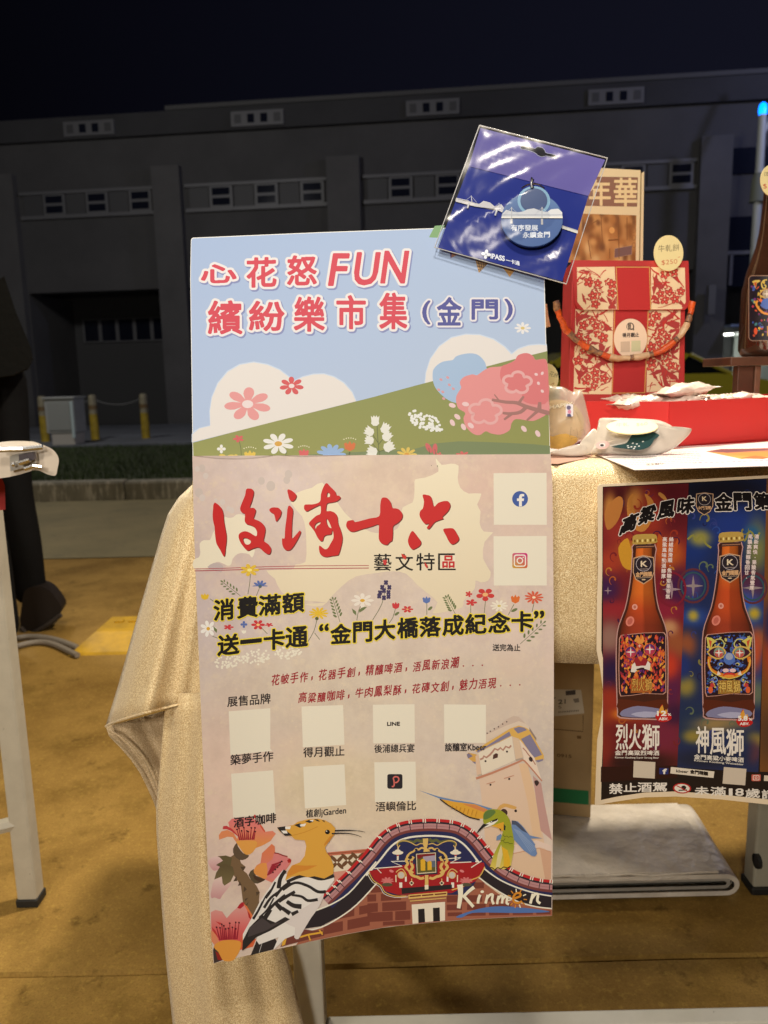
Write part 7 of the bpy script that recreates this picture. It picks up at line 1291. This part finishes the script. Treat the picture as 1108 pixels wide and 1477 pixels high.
# two painted bottles
def pbottle(ox, oy, sc, outer, face):
    g = lambda *a: [(ox + a[i] * sc, oy + a[i + 1] * sc) for i in range(0, len(a), 2)]
    QA.new('printed_bottle')
    out_ = g(-16, 9, -18, 20, -20, 50, -24, 80, -29, 104, -38, 128, -41.5, 150, -42, 190, -41, 230, -40, 255, -36, 264, 0, 266, 30, 266, 34, 258, 35, 230, 35.5, 190, 35, 150, 31, 128, 22, 104, 17.5, 80, 15.5, 50, 16.5, 26, 16, 9)
    QA.poly(off(out_, 0, 0), (198, 150, 140), 2); ins = g(-14.8, 10, -16.6, 20, -18.6, 50, -22.6, 80, -27.6, 104, -36.6, 128, -40, 150, -40.4, 190, -39.4, 230, -38.4, 254, -35, 262, 0, 264, 29, 264, 32.4, 257, 33.4, 230, 34, 190, 33.4, 150, 29.6, 128, 20.6, 104, 16.2, 80, 14.2, 50, 15.2, 26, 14.6, 10)
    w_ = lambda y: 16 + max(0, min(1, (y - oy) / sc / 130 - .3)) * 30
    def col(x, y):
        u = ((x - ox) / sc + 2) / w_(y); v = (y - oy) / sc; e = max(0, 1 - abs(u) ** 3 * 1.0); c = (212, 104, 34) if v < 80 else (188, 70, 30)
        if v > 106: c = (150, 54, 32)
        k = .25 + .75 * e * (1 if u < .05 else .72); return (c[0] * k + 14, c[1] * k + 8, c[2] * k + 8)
    QA.poly(ins, (70, 34, 28), 2)
    rows_ = [(14, -12, 11), (30, -13, 11), (50, -15, 11.5), (80, -19, 13), (104, -24, 17), (128, -33, 26), (150, -36.5, 30), (176, -37, 30.5)]; vv = []; nx_ = 12
    for (yy, a, b) in rows_:
        for i in range(nx_ + 1): vv.append(g(a + (b - a) * i / nx_, yy)[0])
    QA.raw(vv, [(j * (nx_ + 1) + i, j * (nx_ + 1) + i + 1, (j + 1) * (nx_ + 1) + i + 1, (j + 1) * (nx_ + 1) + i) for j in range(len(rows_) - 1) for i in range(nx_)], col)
    QA.poly(g(-38, 236, 0, 240, 32, 236, 31, 258, 0, 262, -34, 258), (92, 38, 26), 2); QA.poly(g(-34, 254, -24, 249, -10, 246, 10, 248, 28, 252, 29, 260, 0, 263, -33, 261), (134, 130, 160), 2); QA.poly(g(-20, 258, 0, 254, 20, 256, 24, 261, 0, 263), (178, 174, 196), 2)
    QA.ell(*g(-14, 101)[0], 4, 4.2, (232, 160, 140)); QA.ell(*g(-14, 101)[0], 2, 2.2, (190, 110, 90)); QA.ell(*g(-21, 122)[0], 6 * sc, 7.6 * sc, (226, 130, 110), 25); QA.ell(*g(-21, 122)[0], 3.4 * sc, 5 * sc, (196, 100, 84), 25)
    QA.poly(g(-17, -1, -17, 5, -15, 9.5, 16.5, 7.5, 18.5, 3, 18, -3, 12, -6, -12, -5), (188, 152, 74), 2)
    for i in range(9): QA.ell(*g(-14 + i * 3.8, 4.5 - i * .2)[0], 1.3, 2.3, (236, 212, 130) if i % 2 else (120, 88, 34), n=8)
    QA.poly(g(-14, 10, 15, 8.5, 14.5, 14, -14, 15.5), (70, 44, 40)); QA.line(g(-12, 13, 14, 12), 1.2, (170, 120, 90))
    QA.new('printed_badge'); sh_ = lambda k: g(*[v_ * k if i % 2 == 0 else (46 + (v_ - 46) * k) for i, v_ in enumerate((-16, 29, -2, 25, 14, 28, 15, 50, 11, 60, -1, 68, -13, 61, -17, 50))])
    QA.poly(sh_(1.0), (206, 160, 120)); QA.poly(sh_(.92), (44, 36, 44)); QA.line([g(-1 + 11 * math.cos(RAD(v)), 38 + 10.5 * math.sin(RAD(v)))[0] for v in range(0, 360, 20)], .8, (190, 176, 176), closed=True)
    QA.text('K', g(-5, 42)[0], g(4, 42)[0], 12 * sc, (236, 212, 176), .01); QA.text('金門精釀', g(-12.5, 56.5)[0], g(11, 55.5)[0], 7.4 * sc, (212, 164, 116), .02); QA.ell(*g(-1, 61)[0], 3, .9, (220, 190, 150)); QA.line(g(-7, 45.6, 6, 45.2), .8, (170, 150, 140)); QA.line(g(-11, 58.6, 10, 57.8), .7, (190, 160, 130))
    QA.new('printed_label'); lq = g(-37, 147, -34, 142, 0, 138.5, 29, 138, 32, 142, 32, 190, 32, 226, 28, 229, 0, 228, -20, 231, -35, 232, -37, 226, -38, 190); QA.poly(lq, (206, 150, 130)); fr2 = [(x + (ox - 2 - x) * .035, y + (oy + 185 * sc - y) * .02) for x, y in lq]; QA.poly(fr2, (40, 22, 36)); face(g)
random.seed(77)
def fireface(g):
    for i in range(420):
        x, y = random.uniform(-34, 29), random.uniform(143, 226); c = random.choice([(200, 60, 40), (226, 110, 44), (236, 170, 66), (104, 44, 110), (150, 40, 60), (226, 94, 60), (200, 70, 60), (232, 130, 60)])
        p = g(x, y)[0]; s_ = random.uniform(1.2, 3); a = random.uniform(-40, 40); QA.poly([(p[0] + s_ * (u * math.cos(RAD(a)) - v * math.sin(RAD(a))), p[1] + s_ * (u * math.sin(RAD(a)) + v * math.cos(RAD(a)))) for u, v in ((0, -1.9), (.7, -.2), (.5, 1), (-.5, 1), (-.7, -.1))], c)
    for x, y in ((-20, 167), (8, 163)):
        QA.ell(*g(x, y)[0], 8.6, 8.8, (214, 96, 50)); QA.ell(*g(x, y)[0], 7.6, 7.8, (96, 44, 104)); QA.ell(*g(x, y + 2)[0], 6.4, 6, (190, 60, 84)); QA.star(*g(x, y)[0], 7.2, (240, 226, 214))
    QA.ell(*g(-7, 158)[0], 4.4, 4.2, (200, 80, 60)); QA.star(*g(-7, 158)[0], 3, (236, 220, 200)); QA.poly(g(-10, 138.8 + 3, -5, 149, -3, 142, 0, 150, -4, 155, -10, 154, -13, 148), (232, 150, 70), 2)
    QA.poly(g(-16, 180, -10, 174, -7, 177, -4, 174, 4, 178, 8, 184, 0, 188, -8, 190, -16, 187), (156, 40, 50), 2); QA.poly(g(-9, 176, -6, 172, -2, 176, -5, 181), (226, 110, 50)); QA.poly(g(-20, 196, -18, 186, -14, 182, -12, 188, -4, 187, 2, 187, 5, 180, 9, 184, 8, 194, 2, 192, -4, 191, -10, 193, -14, 197), (236, 222, 206)); QA.poly(g(-12, 192, -4, 189.5, 0, 190, 0, 191.6, -11, 194), (50, 20, 30))
    QA.poly(g(-20, 206, 11, 206, 11, 226, -20, 227), (176, 96, 44)); QA.sdf([('烈', *g(-18, 206)[0], *g(-9, 224)[0]), ('火', *g(-8, 206)[0], *g(0, 224)[0]), ('獅', *g(1, 206)[0], *g(11, 224)[0])], [(.45, 0, 0, (80, 40, 24)), (.1, 0, 0, (226, 172, 84))], res=4, blur=0)
def windface(g):
    for i in range(330):
        x, y = random.uniform(-34, 29), random.uniform(143, 226); c = random.choice([(50, 80, 160), (90, 120, 190), (70, 100, 180), (110, 100, 170), (60, 110, 150), (30, 50, 110), (200, 190, 110), (70, 90, 170), (34, 28, 40)])
        p = g(x, y)[0]; QA.ell(*p, random.uniform(1, 3.2), random.uniform(.8, 2), c, random.uniform(0, 180), n=8)
    for sg in (-1, 1):
        G_ = lambda *a: g(*[(-2 + sg * v) if i % 2 == 0 else v for i, v in enumerate(a)])
        QA.poly(G_(33, 146, 26, 147, 18, 152, 24, 156, 27, 168, 31, 158), (216, 200, 96)); QA.poly(G_(30, 149, 25, 152, 27, 162), (206, 84, 56)); QA.line(G_(20, 150, 12, 149, 7, 156, 11, 163, 17, 160, 14, 155), 1.6, (206, 200, 120), 3); QA.poly(G_(32, 168, 24, 160, 14, 159, 6, 164, 5, 172, 14, 178, 24, 176), (220, 180, 90), 2); QA.poly(G_(30, 168, 23, 162, 14, 161, 8, 165, 7, 171, 14, 176, 23, 174), (70, 26, 46), 2)
        QA.ell(*G_(15, 168)[0], 7.4, 7.4, (130, 150, 130)); QA.ell(*G_(15, 170)[0], 6, 5.4, (200, 90, 80)); QA.star(*G_(15, 168.5)[0], 6.8, (240, 230, 214))
        QA.line(G_(28, 174, 29, 184, 24, 194, 12, 200, 0, 203), 5, (228, 130, 44), 3); QA.line(G_(30, 178, 29, 187, 24, 196, 12, 203, 0, 206), 1.4, (226, 200, 90), 3); QA.line(G_(27, 182, 24, 190, 16, 195), 2.6, (46, 24, 30), 3); QA.poly(G_(16, 194, 12, 200, 18, 201), (240, 222, 206)); QA.ell(*G_(5, 194)[0], 4.6, 2.8, (240, 200, 196)); QA.ell(*G_(13, 185)[0], 4.6, 3.6, (70, 104, 170)); QA.ell(*G_(12, 185)[0], 3, 2.2, (214, 200, 110)); QA.ell(*G_(11.5, 185.5)[0], 2, 1.5, (30, 26, 40))
        QA.line(G_(26, 206, 20, 204, 17, 208, 21, 211, 24, 208), 1.2, (130, 160, 210), 3); QA.ell(*G_(27, 222)[0], 3.4, 5, (230, 100, 50)); QA.ell(*G_(24, 215)[0], 3.6, 3, (200, 60, 60)); QA.line(G_(28, 212, 24, 210, 21, 216), 1, (230, 190, 100), 3)
    QA.ell(*g(-2, 177)[0], 8.4, 9, (84, 116, 184)); QA.ell(*g(-2, 174)[0], 5.4, 5, (164, 170, 190)); QA.ell(*g(-2, 201)[0], 9, 4, (214, 60, 50)); QA.ell(*g(-2, 202.5)[0], 8, 2.4, (236, 150, 60)); QA.line(g(-32, 145.6, -20, 143.4, 0, 142, 18, 142.6, 27, 144), 1.4, (30, 26, 34), 2)
    QA.poly(g(-18, 208, 14, 208, 14, 227, -18, 228), (170, 120, 50)); QA.sdf([('神', *g(-17, 209)[0], *g(-7, 226)[0]), ('風', *g(-6, 209)[0], *g(3, 226)[0]), ('獅', *g(4, 209)[0], *g(14, 226)[0])], [(.45, 0, 0, (70, 40, 24)), (.1, 0, 0, (232, 190, 96))], res=4, blur=0)
pbottle(929.5, 776, .985, 0, fireface); pbottle(1054, 773, 1.0, 0, windface)
QA.tag = 'poster_title_lettering'
def rot(ch, cx, cy, s_, k, ln=0): return (ch, cx - s_ / 2, cy - s_ / 2, cx + s_ / 2, cy + s_ / 2, k, ln)
QA.sdf([rot('高', *Y6(248, 322)[0], 22, -.42, .35), rot('粱', *Y6(362, 265)[0], 22, -.34, .25), rot('風', *Y6(478, 236)[0], 23, -.22, .15), rot('味', *Y6(600, 210)[0], 23, -.14, .12), rot('金', *Y6(832, 190)[0], 24, -.02), rot('門', *Y6(950, 186)[0], 24, .0, -.05), rot('第', *Y6(1072, 184)[0], 23, .06, -.1), rot('一', 1126, 724, 20, .1)], [(2.1, 0, 0, (236, 222, 206)), (1.1, 0, 0, (24, 20, 22))], res=3.2, blur=0)
bd = Y6(714, 130, 770, 138, 768, 215, 750, 250, 712, 272, 675, 248, 660, 215, 662, 138); QA.poly(bd, (196, 156, 120)); QA.poly([(1016.2 + (x - 1016.2) * .9, 726 + (y - 726) * .93) for x, y in bd], (40, 34, 40)); QA.line([Y6(714 + 38 * math.cos(RAD(v)), 172 + 36 * math.sin(RAD(v)))[0] for v in range(0, 360, 20)], .7, (180, 166, 160), closed=True); QA.text('K', Y6(700, 182)[0], Y6(728, 182)[0], 9, (226, 200, 160), .01); QA.text('金門精釀', Y6(674, 236)[0], Y6(754, 234)[0], 5.6, (206, 160, 116), .02)
QA.tag = 'poster_small_lettering'; PW = (228, 206, 196)
QA.vtext('高粱風味勁道醇厚。', *Y6(455, 432)[0], 7, PW, 7.6, -.28); QA.vtext('絲絨般滑順，焦糖堅果香氣', *Y6(495, 432)[0], 7, PW, 7.5, -.45); QA.vtext('尾韻高粱醇香回甘。', *Y6(985, 415)[0], 7, PW, 7.4, -.75); QA.vtext('清新爽快，果酸香氣豐厚', *Y6(1024, 415)[0], 7, PW, 7.4, -.7)
WB = (240, 228, 210)
def tall(sx0, sy0, chs):
    QA.sdf([(c, *Y7(a, b)[0], *Y7(c2, d)[0]) for c, a, b, c2, d in chs], [(.42, 0, 0, WB)], res=3.6, blur=0)
QA.tag = 'beer_name_lettering'; tall(0, 0, [('烈', 166, 535, 240, 692), ('火', 246, 535, 322, 690), ('獅', 328, 537, 434, 694)]); tall(0, 0, [('神', 662, 550, 740, 712), ('風', 750, 560, 846, 722), ('獅', 850, 565, 956, 732)])
QA.tag = 'poster_small_lettering'; QA.text('金門高粱烈啤酒', Y7(160, 724)[0], Y7(433, 726)[0], 7.6, WB, .006); QA.text('Kinmen Kaoliang Super Strong Beer', Y7(160, 746)[0], Y7(432, 748)[0], 3.6, WB, .01); QA.text('金門高粱小麥啤酒', Y7(650, 748)[0], Y7(957, 770)[0], 7.6, WB, .006); QA.text('Kinmen Kaoliang Weissbier', Y7(650, 764)[0], Y7(957, 790)[0], 3.8, WB, .012)
QA.tag = 'strength_badge'
for (cx_, cy_), n1, n2 in ((Y7(460, 480)[0], '12', 38), (Y7(962, 510)[0], '5.8', 40)):
    QA.new('strength_badge')
    QA.poly([(cx_ - 12, cy_ + 2), (cx_ - 8, cy_ - 4), (cx_ - 2, cy_ - 16), (cx_ + 1, cy_ - 7), (cx_ + 8, cy_ - 3), (cx_ + 12, cy_ + 4), (cx_ + 5, cy_ + 9), (cx_ - 6, cy_ + 9)], (196, 32, 34), 3); QA.poly([(cx_ - 7, cy_ - 4), (cx_ - 1.5, cy_ - 15), (cx_ + 1, cy_ - 6), (cx_ + 4, cy_ - 9), (cx_ + 5, cy_ - 2)], (228, 160, 60), 2)
    QA.text(n1, (cx_ - 9, cy_ + .5), (cx_ + 4, cy_ + .5), 9.5, (246, 240, 226), .03); QA.text('%', (cx_ + 6, cy_ + .5), (cx_ + 11, cy_ + .5), 5, (246, 240, 226), .02); QA.text('ABV.', (cx_ - 7, cy_ + 7), (cx_ + 7, cy_ + 7), 5.4, (246, 240, 226), .03)
QA.tag = 'blank_code_square'; QA.poly(Y7(276, 762, 410, 770, 406, 872, 272, 864), (214, 196, 172)); QA.new('blank_code_square'); QA.poly(Y7(834, 800, 974, 812, 966, 914, 826, 903), (214, 196, 172))
QA.tag = 'social_badge'; QA.poly(Y7(434, 806, 492, 808, 490, 845, 434, 845), (34, 48, 110)); QA.text('f', Y7(456, 842)[0], Y7(480, 842)[0], 10, WB, .03); QA.poly(Y7(506, 800, 776, 828, 770, 868, 502, 840), (232, 216, 192)); QA.text('kbeer', Y7(538, 832)[0], Y7(614, 838)[0], 5.4, (30, 24, 24), .03); QA.text('金門精釀', Y7(626, 838)[0], Y7(736, 852)[0], 6, (30, 24, 24), .03)
x, y = Y7(1034, 867)[0]; QA.poly(rrect(x, y, 6.6, 4.8, 1.4), (206, 100, 84)); QA.line(rrect(x, y, 4.2, 3.2, 1.2), .8, WB, closed=True); QA.line([(x + 1.7 * math.cos(a), y + 1.5 * math.sin(a)) for a in range(6)], .7, WB, closed=True); QA.poly(Y7(1084, 852, 1150, 856, 1148, 890, 1082, 886), (226, 206, 180))
QA.tag = 'warning_lettering'; QA.sdf([bx(Y7, c, a, b, c2, d, .0) for c, a, b, c2, d in (('禁', 124, 902, 206, 966), ('止', 214, 900, 294, 952), ('酒', 300, 896, 386, 954), ('駕', 394, 896, 480, 950), ('未', 654, 922, 740, 972), ('滿', 752, 924, 846, 978), ('1', 866, 934, 886, 978), ('8', 906, 934, 956, 978), ('歲', 968, 934, 1056, 990), ('請', 1070, 942, 1150, 998))], [(.35, 0, 0, WB)], res=3.6, blur=0)
QA.tag = 'no_drink_driving_sign'; x, y = Y7(575, 932)[0]; QA.ell(x, y, 13.2, 7.6, (190, 40, 40), 3); QA.ell(x, y, 11, 6, (236, 226, 206), 3); QA.ell(x + 2.5, y - 1, 3.6, 3, (40, 34, 34)); QA.line([(x - 5, y + 3), (x + 7, y + 2.4)], 1.6, (40, 34, 34)); QA.line([(x - 8, y - 4), (x + 8, y + 4.4)], 1.4, (190, 40, 40))
QA.build(bpp, ink_mat('poster_gloss_ink', .3, coat=.25), po, eps=3.5e-5)
print('poster layers', QA.maxL)
